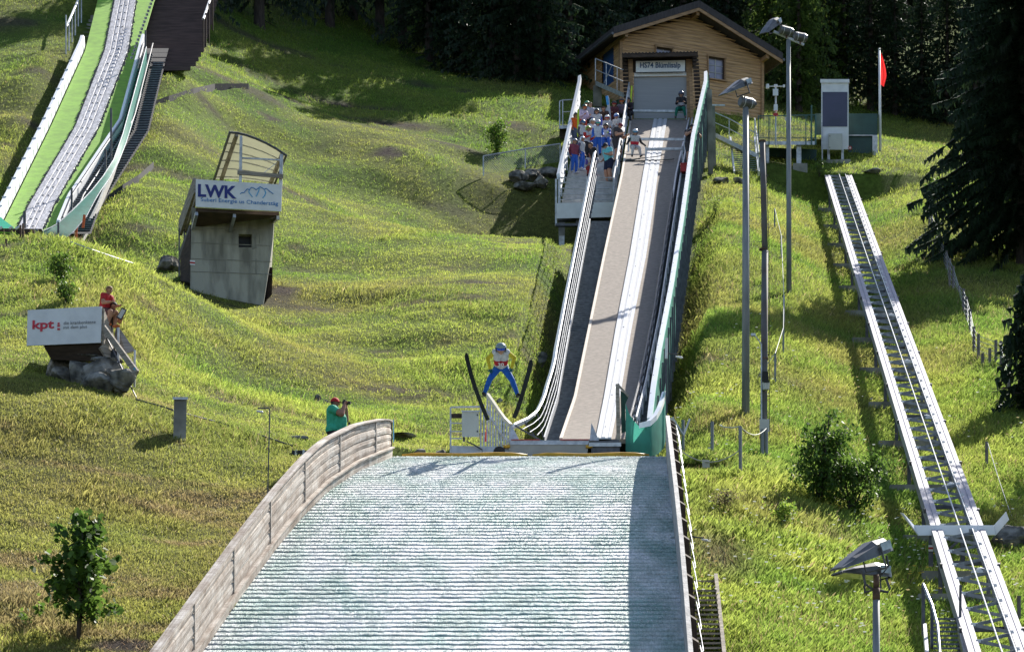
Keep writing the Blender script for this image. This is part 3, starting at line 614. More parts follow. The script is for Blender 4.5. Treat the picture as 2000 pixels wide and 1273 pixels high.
# stairs both sides
def steps(k0,k1,Ya,Yb,name,drop=.10,pitch=.30):
    b=MB(); n=int((Yb-Ya)/pitch)
    for i in range(n):
        Y=Ya+i*pitch; p,q=inP(k0,Y,-drop),inP(k1,Y,-drop)
        b.hexa([p+Vector((.02,0,-.05)),q+Vector((-.02,0,-.05)),q+Vector((-.02,.2,-.05)),p+Vector((.02,.2,-.05)),p+Vector((.02,0,.0)),q+Vector((-.02,0,.0)),q+Vector((-.02,.2,.0)),p+Vector((.02,.2,.0))])
    b.each('step','darkgrate',inrun)
steps('sl','a',88.6,125.5,'stair'); steps('d','e',89.5,149.5,'stair')
b=MB(); b.loft([[inP('sl',Y,-.45),inP('a',Y,-.45)] for Y in frange(88,125.6,40)]); b.loft([[inP('c',Y,-.40),inP('e',Y,-.40)] for Y in YS]); b.build('stair_bed','softblack',inrun)
# middle hand rails on the right and the thin kerb under them
b=MB()
for k,o,h,Ya,Yb in (('c',.02,.10,88.2,150),('d',-.02,.10,88.2,150)): b.loft([[inP(k,Y,h,o-.03),inP(k,Y,h,o+.03),inP(k,Y,-.3,o+.03),inP(k,Y,-.3,o-.03)] for Y in YS],closed=True)
b.build('kerb','galv',inrun)
b=MB()
for h in (.28,.50): b.tube([inP('c',Y,h,.04) for Y in frange(88.4,128.5,40)],.028,6)
for Y in frange(89,128.5,28): b.bar(inP('c',Y,-.1,.04),inP('c',Y,.5,.04),.045,.045,(0,1,0))
b.build('handrail','darksteel',inrun)
b=MB(); b.tube([inP('d',Y,.5,.04) for Y in frange(88.6,127,40)],.026,6)
for Y in frange(89,127,20): b.bar(inP('d',Y,-.1,.04),inP('d',Y,.5,.04),.04,.04,(0,1,0))
b.build('handrail','galv',inrun)
# left railing: broad white top board, tubes below
LY=[88.3,89.2,90.5,92.5,95,98,102,108,115,122,128.5,133.2]
def lrail(h,o,Y): return inP('sl',Y,h,o)
LO=lambda Y: interp([88.2,88.8,89.6,91,94],[-.80,-.50,-.22,-.07,0.],Y)
LH=lambda Y: interp([88.3,89.5,92,96,120,133.2],[.30,.42,.8,1.15,1.2,1.2],Y)
fine=frange(88.3,133.2,60)
b=MB(); b.loft([[inP('sl',Y,LH(Y)-.10,LO(Y)-.14),inP('sl',Y,LH(Y)+.0,LO(Y)-.17),inP('sl',Y,LH(Y)+.08,LO(Y)-.08),inP('sl',Y,LH(Y)+.05,LO(Y)-.05)] for Y in fine],closed=True); b.f.append((0,1,2,3)); b.m.append(0); b.build('rail_board','whitepaint',inrun)
for u in (.22,.48,.74):
    b=MB(); b.bar; pts=[inP('sl',Y,LH(Y)*u,LO(Y)*u-.05) for Y in fine]; b.tube(pts,.013,6); b.build('rail_tube','steel',inrun)
b=MB()
for Y in frange(88.8,133,48): b.bar(inP('sl',Y,-.35,-.07),inP('sl',Y,LH(Y),LO(Y)-.07),.035,.035,(0,1,0))
b.bar(inP('sl',88.35,-.12,-.05),inP('sl',88.35,LH(88.35),LO(88.35)-.07),.04,.05,(0,1,0)); b.each('rail_post','darksteel',inrun)
b=MB(); b.loft([[inP('sl',Y,.06,-.03),inP('sl',Y,-.28,-.03),inP('sl',Y,-.28,.0),inP('sl',Y,.06,.0)] for Y in YS[:42]],closed=True); b.build('stringer','galv',inrun)
# right wall: white cap and inner panel, green net outside
RH=lambda Y: interp([89.6,90.5,92.5,96,105,125,150,151.5],[.12,.3,.75,1.15,1.3,1.42,1.8,1.95],Y)
ry=frange(90.2,151.5,70)
b=MB(); b.loft([[inP('e',Y,RH(Y)-.22,.01),inP('e',Y,RH(Y)+.02,.0),inP('e',Y,RH(Y)+.05,.14),inP('e',Y,RH(Y)-.06,.16),inP('e',Y,RH(Y)-.22,.06)] for Y in ry],closed=True); b.f.append((4,3,2,1,0)); b.m.append(0); b.build('wall_cap','whitepaint',inrun)
b=MB(); b.loft([[inP('e',Y,-.2,.02),inP('e',Y,RH(Y)-.24,.02),inP('e',Y,RH(Y)-.24,.05),inP('e',Y,-.2,.05)] for Y in ry],closed=True); b.build('inner_panel','galv',inrun)
b=MB(); rows=[]
for i,Y in enumerate(ry):
    lo=-.95+.10*math.sin(i*1.7)+.05*math.sin(i*3.9) if Y>97 else interp([90.2,97],[-1.5,-.95],Y)
    rows.append([inP('e',Y,RH(Y)+.0,.17),inP('e',Y,RH(Y)*.5,.21+.02*math.sin(i*2.3)),inP('e',Y,lo,.19+.015*math.sin(i*1.1))])
b.loft(rows); b.build('safety_net','net',inrun,smooth=True)
b=MB()
for Y in frange(92,151,40): b.bar(inP('e',Y,-1.1,.23),inP('e',Y,RH(Y)-.05,.23),.05,.06,(0,1,0))
b.each('net_post','darksteel',inrun)
# little wire hooks along the cap
b=MB()
for Y in frange(92,150,38): b.tube([inP('e',Y,RH(Y)+.04,.02),inP('e',Y-.05,RH(Y)-.12,.19)],.008,4)
b.each('hook','darksteel',inrun)
# concrete side and supports under the right edge
b=MB(); b.loft([[inP('sl' if Y<125.6 else 'a',Y,-.50,.0),inP('e',Y,-.50,.12),inP('e',Y,-.85,.12),inP('sl' if Y<125.6 else 'a',Y,-.85,.0)] for Y in YS],closed=True); b.f.append((3,2,1,0)); b.m.append(0); b.build('deck_slab','concrete',inrun)
for Y in (98,106,114,122,130,137,143.5):
    p=inP('e',Y,-.8,.0); z=gz(p.x,p.y)-.4
    if p.z-z>.2:
        b=MB(); b.bar((p.x-.1,p.y,z),(p.x-.1,p.y,p.z),.35,.35,(0,1,0)); b.bar((p.x-1.6,p.y,z),(p.x-1.6,p.y,p.z),.35,.35,(0,1,0)); b.each('pillar','concrete',inrun)
# tall fins at the top of the right wall
for px,y0,y1,Y in ((1388,178,352,147.2),(1394,210,345,149.5)):
    b=MB(); a,c=at(px,y1,Y),at(px-3,y0,Y); b.bar(a,c,.22,.4,(0,1,0)); b.build('concrete_fin','concrete',inrun)
# red box on the right stair
b=MB(); p=inP('d',135.,.15,.18); b.box(p+Vector((.1,0,.1)),(.62,.35,.30)); b.box(p+Vector((.1,0,.27)),(.66,.39,.04)); o=b.build('tool_box','red',loc=p); tag(o,'red box lying on the narrow stair beside the in-run','box')
# take-off table and its front
b=MB(); YT=88.0
p0,p1=at(996,860,YT),at(1150,860,YT)
b.hexa([at(996,889,YT-.05),at(1146,889,YT-.05),at(1146,889,YT+.5),at(996,889,YT+.5),at(992,868,YT-.09),at(1150,868,YT-.09),at(1150,868,YT+.5),at(992,868,YT+.5)]); b.build('takeoff_front','steelpanel',inrun)
b=MB(); b.hexa([at(997,868,YT-.12),at(1148,868,YT-.12),at(1148,868,YT+.3),at(997,868,YT+.3),at(997,859.5,YT-.1),at(1151,859.5,YT-.1),at(1151,859.5,YT+.3),at(997,859.5,YT+.3)]); b.build('takeoff_lip','galv',inrun)
b=MB(); b.bar(at(998,858.6,YT-.11),at(1054,858.6,YT-.11),.03,.02); b.bar(at(1094,858.6,YT-.11),at(1150,858.6,YT-.11),.03,.02); b.build('red_edge','red',inrun)
for px in (989,1150):
    b=MB(); b.tube([at(px-6,872,YT-.12),at(px+7,871,YT-.12)],.045,10); b.build('yellow_roller','yellow',inrun,smooth=True)
# right end box beside the track, small ramp plates
b=MB(); b.hexa([at(1155,886,YT-.1),at(1211,884,YT-.1),at(1211,884,YT+.9),at(1155,886,YT+.9),at(1155,862,YT-.1),at(1209,858,YT-.1),at(1209,858,YT+.9),at(1155,862,YT+.9)]); b.build('end_box','darksteel',inrun)
b=MB(); b.bar(at(1150,868,YT-.14),at(1213,868,YT-.14),.05,.10); b.build('crossbeam','galv',inrun)
b=MB(); b.prism([at(1152,860,YT-.02),at(1170,860,YT-.02),at(1155,825,YT+.15)],(0,.03,0)); b.build('end_plate','galv',inrun)
b=MB(); b.prism([at(996,860,YT-.02),at(1015,860,YT-.02),at(998,828,YT+.15)],(0,.03,0)); b.build('end_plate','galv',inrun)
# dark green covered gate leaf beside the track end and the green net hanging at the right end
b=MB(); b.bar(at(1208,868,YT-.05),at(1206,750,YT-.05),.10,.08,(0,1,0)); b.bar(at(1206,750,YT-.05),at(1228,775,YT-.05),.05,.05,(0,1,0)); b.build('gate_post','oldwood',inrun)
b=MB(); b.prism([at(1212,762,YT-.06),at(1228,774,YT-.06),at(1221,790,YT-.06),at(1222,842,YT-.06),at(1214,845,YT-.06)],(0,.06,0)); b.build('gate_cover','darknet',inrun)
b=MB(); top=[(1222,788),(1228,806),(1238,822),(1250,834),(1262,831),(1274,820),(1288,795),(1297,765),(1302,735)]; bot=[(1222,880),(1230,889),(1240,893),(1250,893),(1262,892),(1274,890),(1286,886),(1296,875),(1300,860)]
Yn=[87.9,87.9,87.9,87.9,87.9,88.2,88.8,89.6,91]
b.loft([[at(t[0],t[1],y),at((t[0]+q[0])/2,(t[1]+q[1])/2,y-.06),at(q[0],q[1],y)] for t,q,y in zip(top,bot,Yn)]); b.build('end_net','net',inrun,smooth=True)
b=MB()
pts=[at(1248,836,87.7),at(1262,833,87.75),at(1274,822,88.1),at(1283,806,88.6),at(1288,792,89.2),at(1293,775,89.9)]
b.loft([[p,p+Vector((0,0,.14)),p+Vector((.12,0,.17)),p+Vector((.12,0,.02))] for p in pts],closed=True); b.f.append((0,1,2,3)); b.m.append(0); b.build('wall_cap','whitepaint',inrun)
# ---------------------------------------------------------------- platform left of the take-off with railing and cabinet
pf=thing('service_platform',at(935,884,YT),'grey steel service platform with railings left of the take-off table','platform')
b=MB(); b.hexa([at(879,884,YT),at(996,886,YT),at(996,886,YT+1.2),at(879,884,YT+1.2),at(879,870,YT),at(996,872,YT),at(996,872,YT+1.2),at(879,870,YT+1.2)]); b.build('deck','steel',pf)
b=MB(); b.bar(at(884,889,YT+.4),at(996,891,YT+.4),.3,.25); b.build('support_beam','darkwood',pf)
for px in (880,939,945):
    b=MB(); b.bar(at(px,884,YT),at(px,795 if px<900 else 790,YT),.045,.045,(0,1,0)); b.build('rail_post','galv',pf)
b=MB(); b.tube([at(880,798,YT),at(882,795,YT),at(938,794,YT)],.026,6)
for y in (826,842,856): b.tube([at(880,y,YT),at(902,y,YT)],.018,6)
b.build('railing','galv',pf)
b=MB(); b.bar(at(879,812,YT),at(902,812,YT),.03,.12); b.build('toe_board','brownwood',pf)
cb=thing('switch_cabinet',at(918,853,YT-.15),'pale grey metal switch cabinet on the platform left of the take-off','cabinet')
b=MB(); b.hexa([at(902,853,YT-.3),at(936,853,YT-.3),at(936,853,YT),at(902,853,YT),at(902,803,YT-.3),at(935,803,YT-.3),at(935,803,YT),at(902,803,YT)]); b.build('housing','cabinet',cb)
b=MB(); b.hexa([at(901,804,YT-.33),at(937,804,YT-.33),at(937,804,YT),at(901,804,YT),at(901,801,YT-.33),at(937,801,YT-.33),at(937,801,YT),at(901,801,YT)]); b.build('lid','galv',cb)
for y in (810,842):
    b=MB(); b.bar(at(932.5,y+1.5,YT-.31),at(932.5,y-1.5,YT-.31),.03,.02,(0,1,0)); b.build('lock','black',cb)
b=MB(); b.bar(at(906,862,YT-.1),at(906,853,YT-.1),.06,.06,(0,1,0)); b.tube([at(915,853,YT-.1),at(912,862,YT-.1),at(925,868,YT-.12),at(942,878,YT-.1)],.02,5); b.build('cable_duct','darksteel',cb)
# flaring left barrier with slats
fb=thing('flared_railing',at(970,870,YT+.3),'short flared railing with a slatted cream top board beside the take-off','railing')
top=[(950,776),(960,790),(972,808),(984,824),(996,836)]
Yf=[88.0,88.05,88.1,88.15,88.2]
b=MB(); b.loft([[at(x,y,Y),at(x,y,Y)+Vector((.0,0,.12)),at(x,y,Y)+Vector((.07,.1,.14)),at(x,y,Y)+Vector((.07,.1,.02))] for (x,y),Y in zip(top,Yf)],closed=True); b.f.append((0,1,2,3)); b.m.append(0); b.build('top_board','cream',fb)
for i in range(9):
    x=952+i*5.4; y=interp([t[0] for t in top],[t[1] for t in top],x); b=MB(); b.bar(at(x,872,88.15),at(x,y,88.15),.05,.05,(0,1,0)); b.build('slat','galv',fb)
b=MB(); b.tube([at(950,797,87.9),at(962,822,87.9),at(978,845,87.95),at(996,866,88)],.028,6); b.build('hand_tube','galv',fb)
b=MB(); b.prism([at(946,862,88.3),at(953,862,88.3),at(950,828,88.3)],(0,.02,0)); b.build('warning_flap','red',fb)
b=MB(); b.tube([at(975,883,YT-.2),at(975,883,YT+.02)],[.16,.16],14); o=b.build('hose_reel','black',loc=at(975,883,YT),smooth=False); tag(o,'black hose reel under the platform left of the take-off','hose reel')
# start gate bars across the track
def startbars():
    for (x0,y0,x1,y1,Y,lab) in ((1231,217,1342,218,150.2,'upper grey gate bar in front of the roller shutter'),(1226,272,1338,273,inY(296),'middle grey gate bar across the track by the white suited jumper'),(1260,292,1334,291,inY(316),'lower grey gate bar across the metal track')):
        b=MB(); a,c=at(x0,y0,Y),at(x1,y1,Y); b.bar(a,c,.10,.10); b.bar(a+Vector((.03,0,-.55)),a+Vector((.03,0,.1)),.06,.06,(0,1,0)); b.bar(c+Vector((-.03,0,-.55)),c+Vector((-.03,0,.1)),.06,.06,(0,1,0))
        o=b.build('gate_bar','galv',loc=(a+c)/2); tag(o,lab,'start bar')
startbars()
# ---------------------------------------------------------------- waiting stairs left of the top
PA,PB=136.,151.
PE_PY=[196,225,396]
def pzY(Y): return lerp(at(0,396,PA).z,at(0,205,PB).z,(Y-PA)/(PB-PA))
def ppy(Y): return YH-F*pzY(Y)/Y
def pP(side,Y,up=0.,out=0.):
    py=ppy(Y); px=interp([205,396],[1137,1096],py) if side<0 else interp([205,396],[1229,1198],py); p=at(px,py,Y); p.z+=up; p.x+=out; return p
def pY(py): 
    ys=np.linspace(PA,PB,60); return float(np.interp(-py,[-ppy(y) for y in ys],ys))
ws=thing('waiting_stairs',at(1147,396,PA),'broad grey metal stairs full of waiting jumpers beside the in-run','stairs')
b=MB(); n=30
for i in range(n):
    Y0=PA+(PB-PA)*i/n; Y1=PA+(PB-PA)*(i+1)/n; z=pzY(Y0); a,c=pP(-1,Y0),pP(1,Y0)
    b.hexa([Vector((a.x,Y0,z-.36)),Vector((c.x,Y0,z-.36)),Vector((c.x,Y1+.02,z-.36)),Vector((a.x,Y1+.02,z-.36)),Vector((a.x,Y0,z)),Vector((c.x,Y0,z)),Vector((c.x,Y1,z)),Vector((a.x,Y1,z))])
b.each('step','steptread',ws)
b=MB(); b.hexa([at(1087,427,PA-.1),at(1197,424,PA-.1),at(1197,424,PA+.1),at(1087,427,PA+.1),at(1087,397,PA-.1),at(1199,395,PA-.1),at(1199,395,PA+.1),at(1087,397,PA+.1)]); b.build('fascia','white',ws)
b=MB(); b.bar(at(1085,440,PA),at(1190,440,PA),.2,.10); b.bar(at(1090,428,PA+.6),at(1190,428,PA+.6),.2,.2); b.bar(at(1126,440,PA+.2),at(1131,412,PA+.2),.1,.1,(0,1,0)); b.build('underframe','darksteel',ws)
for x,y0,y1,Y in ((1097,532,462,PA+.6),(1086,441,350,PA)):
    b=MB(); b.bar(at(x,y0,Y),at(x,y1,Y),.22 if y0>500 else .08,.22 if y0>500 else .08,(0,1,0)); b.build('support_post','galv',ws)
b=MB(); b.bar(at(1097,470,PA+.6),at(1097,428,PA+1.5),.25,.25,(0,1,0)); b.bar(at(1088,534,PA+.6),at(1110,534,PA+.6),.5,.3); b.build('footing','concrete',ws)
# left railing with white board, right railing, front railing
b=MB(); wy=frange(PA,PB+.6,20); wh=lambda Y: 1.05
b.loft([[pP(-1,Y,.95,-.16),pP(-1,Y,1.15,-.19),pP(-1,Y,1.22,-.06),pP(-1,Y,1.02,-.03)] for Y in wy],closed=True); b.f.append((0,1,2,3)); b.m.append(0); b.build('rail_board','whitepaint',ws)
for u in (.2,.42,.64,.86):
    b=MB(); b.tube([pP(-1,Y,u,-.1) for Y in wy],.024,6); b.build('rail_tube','galv',ws)
b=MB()
for Y in frange(PA,PB,9): b.bar(pP(-1,Y,-.3,-.1),pP(-1,Y,1.05,-.1),.05,.05,(0,1,0))
for Y in frange(PA,PB,13): b.bar(pP(1,Y,-.3,.0),pP(1,Y,1.0,.0),.05,.05,(0,1,0))
b.each('rail_post','galv',ws)
for h in (.35,.68,1.0):
    b=MB(); b.tube([pP(1,Y,h,0) for Y in frange(PA,PB,9)],.028 if h<1 else .035,6); b.build('rail_tube','galv',ws)
for h in (.12,.35,.58,.81,1.02):
    b=MB(); b.tube([pP(-1,PA,h,-.05),pP(1,PA,h,0)],.022,6); b.build('front_rail','galv',ws)
b=MB()
for t in (0,.5,1): a=pP(-1,PA,0,-.05).lerp(pP(1,PA,0,0),t); b.bar(a+Vector((0,0,-.1)),a+Vector((0,0,1.03)),.045,.045,(0,1,0))
b.each('rail_post','galv',ws)
# side gangway left of it
gp=thing('side_landing',at(1105,250,150),'small railed landing on the left of the waiting stairs','platform')
b=MB(); b.hexa([at(1092,252,149.6),at(1118,250,149.6),at(1118,250,151),at(1092,252,151),at(1092,246,149.6),at(1118,244,149.6),at(1118,244,151),at(1092,246,151)]); b.build('deck','galv',gp)
b=MB(); b.bar(at(1100,275,150.6),at(1100,250,150.6),.35,.35,(0,1,0)); b.build('pier','darkwood',gp)
b=MB()
for x,y1 in ((1093,198),(1099,196)): b.bar(at(x,248,149.7),at(x,y1,149.7),.05,.05,(0,1,0))
b.tube([at(1093,198,149.7),at(1099,196,149.7),at(1118,195,150)],.025,6); b.tube([at(1099,219,149.7),at(1118,218,150)],.02,6); b.build('railing','galv',gp)
# ---------------------------------------------------------------- start shelter with roller shutter
sh=thing('start_shelter',at(1289,235,151),'dark wooden start shelter with grey roller shutter and corrugated roof','shelter')
Ysf=151.2
b=MB(); b.hexa([at(1238,232,Ysf),at(1341,232,Ysf),at(1341,232,Ysf+.1),at(1238,232,Ysf+.1),at(1238,150,Ysf),at(1342,150,Ysf),at(1342,150,Ysf+.1),at(1238,150,Ysf+.1)]); b.build('roller_shutter','shutter',sh)
b=MB(); b.hexa([at(1239,150,Ysf-.1),at(1342,148,Ysf-.1),at(1342,148,Ysf+.2),at(1239,150,Ysf+.2),at(1239,143,Ysf-.1),at(1342,141,Ysf-.1),at(1342,141,Ysf+.2),at(1239,143,Ysf+.2)]); b.build('shutter_box','white',sh)
b=MB()
for x0,x1 in ((1228,1237),(1342,1353)): b.hexa([at(x0,236,Ysf-.15),at(x1,236,Ysf-.15),at(x1,236,Ysf+3),at(x0,236,Ysf+3),at(x0-2,116,Ysf-.15),at(x1-1,116,Ysf-.15),at(x1-1,116,Ysf+3),at(x0-2,116,Ysf+3)])
b.each('jamb','woodtrim',sh)
b=MB(); b.hexa([at(1237,143,Ysf-.05),at(1343,141,Ysf-.05),at(1343,141,Ysf+.1),at(1237,143,Ysf+.1),at(1226,112,Ysf-.05),at(1352,111,Ysf-.05),at(1352,111,Ysf+.1),at(1226,112,Ysf+.1)]); b.build('lintel','darkwood',sh)
b=MB(); A=[(-.0,0)]; n=44
fr=[]; bk=[]
for i in range(n+1):
    u=i/n; x=lerp(1215,1363,u); y=lerp(104,101,u)+(1.2 if i%2 else -1.2); p=at(x,y,Ysf-.9); fr.append(p); bk.append(p+Vector((.15,4.2,.75)))
b.loft([fr,bk]); b.loft([[p+Vector((0,0,-.05)) for p in fr],[p+Vector((0,0,-.05)) for p in bk]]); b.loft([fr,[p+Vector((0,0,-.05)) for p in fr]])
b.build('roof','darkcorr',sh)
b=MB(); b.bar(fr[0]+Vector((0,.05,-.14)),fr[-1]+Vector((0,.05,-.14)),.1,.16); b.build('eave_board','darkwood',sh)
for sgn,x0,x1,lab in ((-1,1215,1226,'side_wall'),(1,1352,1364,'side_wall')):
    b=MB()
    for k in range(15):
        y=108+k*7.2
        if sgn<0 and y>190: continue
        a=at(x0,y+5.4,Ysf-.5+(0.)); xx=lerp(x0,x1,.5)
        b.hexa([at(x0+k*.5*(1 if sgn>0 else .6),y+5.6,Ysf-.35),at(x1+k*.5*(1 if sgn>0 else .6),y+5.6,Ysf-.2),at(x1+k*.5,y+5.6,Ysf+2.4),at(x0+k*.5,y+5.6,Ysf+2.4),
                at(x0+k*.5*(1 if sgn>0 else .6),y,Ysf-.35),at(x1+k*.5*(1 if sgn>0 else .6),y,Ysf-.2),at(x1+k*.5,y,Ysf+2.4),at(x0+k*.5,y,Ysf+2.4)])
    b.build(lab,'brownwood',sh)
b=MB(); b.hexa([at(1232,250,Ysf),at(1345,250,Ysf),at(1345,250,Ysf+3),at(1232,250,Ysf+3),at(1232,233,Ysf),at(1345,233,Ysf),at(1345,233,Ysf+3),at(1232,233,Ysf+3)]); b.build('floor_slab','concrete',sh)
b=MB(); b.hexa([at(1349,238,Ysf-.2),at(1355,236,Ysf-.2),at(1355,236,Ysf+.1),at(1349,238,Ysf+.1),at(1346,150,Ysf-.2),at(1352,150,Ysf-.2),at(1352,150,Ysf+.1),at(1346,150,Ysf+.1)]); b.build('corner_post','wood',sh)
b=MB(); Yg=Ysf-.3; b.hexa([at(1242,141.5,Yg),at(1338,140,Yg),at(1338,140,Yg+.06),at(1242,141.5,Yg+.06),at(1242,120,Yg),at(1338,118,Yg),at(1338,118,Yg+.06),at(1242,120,Yg+.06)]); sg=b.build('sign_board','white',sh)
s_=sc(Yg); text('HS74 Blümlisalp',at(1250,136.5,Yg-.012),(1,0,.006),(0,0,1),79/s_,14/s_,'signtext',sg,bold=.012)
# yellow green gate tab and ski-coloured board
b=MB(); b.bar(at(1229,259,148.2),at(1252,259,148.2),.06,.14); o=b.build('board','neon',loc=at(1240,259,148.2)); o.data.materials[0]=M['neon']; tag(o,'bright yellow green board lying on the carpet behind the white suited jumper','board')

# ---------------------------------------------------------------- wooden chalet above the start
HO=Vector((4.72,160,0)); hu=Vector((.921,.39,0)).normalized(); hv=Vector((-hu.y,hu.x,0))
def hp(u,v,z): return Vector((HO.x,HO.y,0))+hu*u+hv*v+Vector((0,0,z))
ho=thing('wooden_chalet',hp(4.4,3.5,54.5),'wooden chalet with brown gable roof standing behind the start shelter','chalet')
W0,W1,EZ,AZ=.55,8.15,57.45,59.05; WM=(W0+W1)/2; RZ=lambda u: AZ-(abs(u-WM)/(WM-W0))*(AZ-EZ-.0)
# front wall with openings, built of log courses
def log_wall(pa,pb,z0,ztop,openings,d,name):
    """courses from pa to pb; ztop(t) roofline; openings (t0,t1,za,zb)"""
    b=MB(); h=.17; z=z0; L=(pb-pa); Ln=L.length; dirn=L.normalized(); N=Vector((dirn.y,-dirn.x,0)); rr=random.Random(3)
    while z<z0+6:
        zt=z+h-.012; segs=[(0.,1.)]
        for (t0,t1,za,zb) in openings:
            if zb>z+.02 and za<zt-.02:
                ns=[]
                for s0,s1 in segs:
                    if t0>s0: ns.append((s0,min(s1,t0)))
                    if t1<s1: ns.append((max(s0,t1),s1))
                segs=[q for q in ns if q[1]-q[0]>.004]
        for s0,s1 in segs:
            k=12; pts=[s0+(s1-s0)*i/k for i in range(k+1)]
            for a,c in zip(pts[:-1],pts[1:]):
                ta,tc_=min(zt,ztop(a)),min(zt,ztop(c))
                if max(ta,tc_)<=z+.005: continue
                ta=max(ta,z+.001); tc_=max(tc_,z+.001); A=pa+L*a; Cc=pa+L*c; o1=N*.034; o2=N*.012
                b.add([A+o2+Vector((0,0,z)),Cc+o2+Vector((0,0,z)),Cc+o1+Vector((0,0,lerp(z,tc_,.5))),A+o1+Vector((0,0,lerp(z,ta,.5))),Cc+o2+Vector((0,0,tc_)),A+o2+Vector((0,0,ta)),A-N*.14+Vector((0,0,z)),Cc-N*.14+Vector((0,0,z)),Cc-N*.14+Vector((0,0,tc_)),A-N*.14+Vector((0,0,ta))],
                      [(0,1,2,3),(3,2,4,5),(7,6,9,8),(5,4,8,9),(6,7,1,0)])
        z+=h
    return b.build(name,'wood',ho)
lw=W1-W0
def uof(px,z=57):   # u on the front plane seen at px
    k=(px-CX)/F; return (k*HO.y-HO.x)/(hu.x-k*hu.y)
def zof(u,py): y=hp(u,0,0).y; return (YH-py)*y/F
wu0,wu1=uof(1383),uof(1414); wz0,wz1=zof(wu0,153),zof(wu0,111)
vu0,vu1=uof(1281),uof(1312); vz0,vz1=zof(vu0,106),zof(vu0,92)
op=[((wu0-W0)/lw,(wu1-W0)/lw,wz0,wz1),((vu0-W0)/lw,(vu1-W0)/lw,vz0,vz1)]
log_wall(hp(W0,0,0),hp(W1,0,0),54.3,lambda t: RZ(W0+lw*t)-.12,op,.15,'front_wall')
log_wall(hp(W0,7.5,0),hp(W0,0,0),54.3,lambda t: EZ-.05,[(.72,.90,55.5,57.2)],.15,'side_wall')
log_wall(hp(W1,0,0),hp(W1,7.5,0),54.3,lambda t: EZ-.05,[],.15,'side_wall'); 
N=-hv
def window(u0,u1,z0,z1,nm=2,nz=3):
    fr=MB(); 
    for a,c in (((u0-.04,z0),(u0-.04,z1)),((u1+.04,z0),(u1+.04,z1))): fr.bar(hp(a[0],-.07,a[1]-.1),hp(c[0],-.07,c[1]+.09),.09,.05,hu)
    fr.bar(hp(u0-.1,-.07,z1+.045),hp(u1+.1,-.07,z1+.045),.05,.09); fr.bar(hp(u0-.14,-.09,z0-.045),hp(u1+.14,-.09,z0-.045),.09,.06)
    f=fr.build('window','woodtrim',ho)
    b=MB(); b.add([hp(u0,.10,z0),hp(u1,.10,z0),hp(u1,.10,z1),hp(u0,.10,z1)],[(0,1,2,3)]); b.build('pane','windowglass',f)
    b=MB()
    for i in range(1,nm): u=lerp(u0,u1,i/nm); b.bar(hp(u,.08,z0),hp(u,.08,z1),.03,.03,hu)
    for i in range(1,nz): z=lerp(z0,z1,i/nz); b.bar(hp(u0,.078,z),hp(u1,.078,z),.02,.02)
    b.build('muntin','cabinet',f)
    b=MB(); b.bar(hp(u0-.0,.04,z0),hp(u0,.04,z1),.1,.06,hu); b.bar(hp(u1,.04,z0),hp(u1,.04,z1),.1,.06,hu); b.bar(hp(u0,.04,z1),hp(u1,.04,z1),.06,.1); b.each('jamb','darkwood',f)
window(wu0,wu1,wz0,wz1); window(vu0,vu1,vz0,vz1,2,1)
dr=MB(); dr.add([hp(W0+.05,.9,55.5),hp(W0+.05,2.1,55.5),hp(W0+.05,2.1,57.2),hp(W0+.05,.9,57.2)],[(0,1,2,3)]); dr.build('door','bluedoor',ho)
# roof: two slabs, barge boards, purlins
OV=.75; VF=-.85; VB=8.6
def slab(u0,z0,u1,z1,name):
    b=MB(); th=.34
    b.hexa([hp(u0,VF,z0),hp(u1,VF,z1),hp(u1,VB,z1),hp(u0,VB,z0),hp(u0,VF,z0+th),hp(u1,VF,z1+th),hp(u1,VB,z1+th),hp(u0,VB,z0+th)]); return b.build(name,'roof',ho)
sl=(AZ-EZ)/(WM-W0); zl=EZ-OV*sl
slab(W0-OV,zl,WM,AZ,'roof_slope'); slab(WM+.002,AZ,W1+OV,zl,'roof_slope')
b=MB()
for (u0,z0,u1,z1) in ((W0-OV,zl,WM,AZ),(WM,AZ,W1+OV,zl)):
    b.hexa([hp(u0,VF+.02,z0-.16),hp(u1,VF+.02,z1-.16),hp(u1,VF+.08,z1-.16),hp(u0,VF+.08,z0-.16),hp(u0,VF+.02,z0-.004),hp(u1,VF+.02,z1-.004),hp(u1,VF+.08,z1-.004),hp(u0,VF+.08,z0-.004)])
b.each('barge_board','woodtrim',ho)
b=MB()
for u,z in ((W0,EZ-.2),(WM,AZ-.22),(W1,EZ-.2)): b.bar(hp(u,VF+.15,z),hp(u,.0,z),.16,.2)
b.each('purlin','woodtrim',ho)
b=MB(); b.tube([hp(W0-OV-.06,VF,zl+.02),hp(W0-OV-.06,VB,zl-.02)],.07,8); b.tube([hp(W1+OV+.06,VF,zl+.02),hp(W1+OV+.06,VB,zl-.02)],.07,8); g=None; b.each('gutter','darksteel',ho)
b=MB(); b.tube([hp(W0-OV-.06,VB,zl-.02),hp(W0-OV-.2,VB+.2,zl-.2),hp(W0-OV-.6,VB+.2,zl-.28)],.05,6); b.build('downpipe','galv',ho,smooth=True)
b=MB(); b.bar(hp(W0-.02,-.05,54.3),hp(W0-.02,-.05,EZ-.2),.16,.14,hu); b.bar(hp(W1+.02,-.05,54.3),hp(W1+.02,-.05,EZ-.2),.16,.14,hu); b.each('corner_board','woodtrim',ho)
b=MB()
for (u0,z0,u1,z1) in ((W0+.2,EZ+.1,WM-.2,AZ-.06),(WM+.2,AZ-.06,W1-.2,EZ+.1)):
    b.bar(hp(lerp(u0,u1,.55),1.5,lerp(z0,z1,.55)+.32),hp(lerp(u0,u1,.85),1.5,lerp(z0,z1,.85)+.32),.06,.05)
b.each('snow_guard','steel',ho)
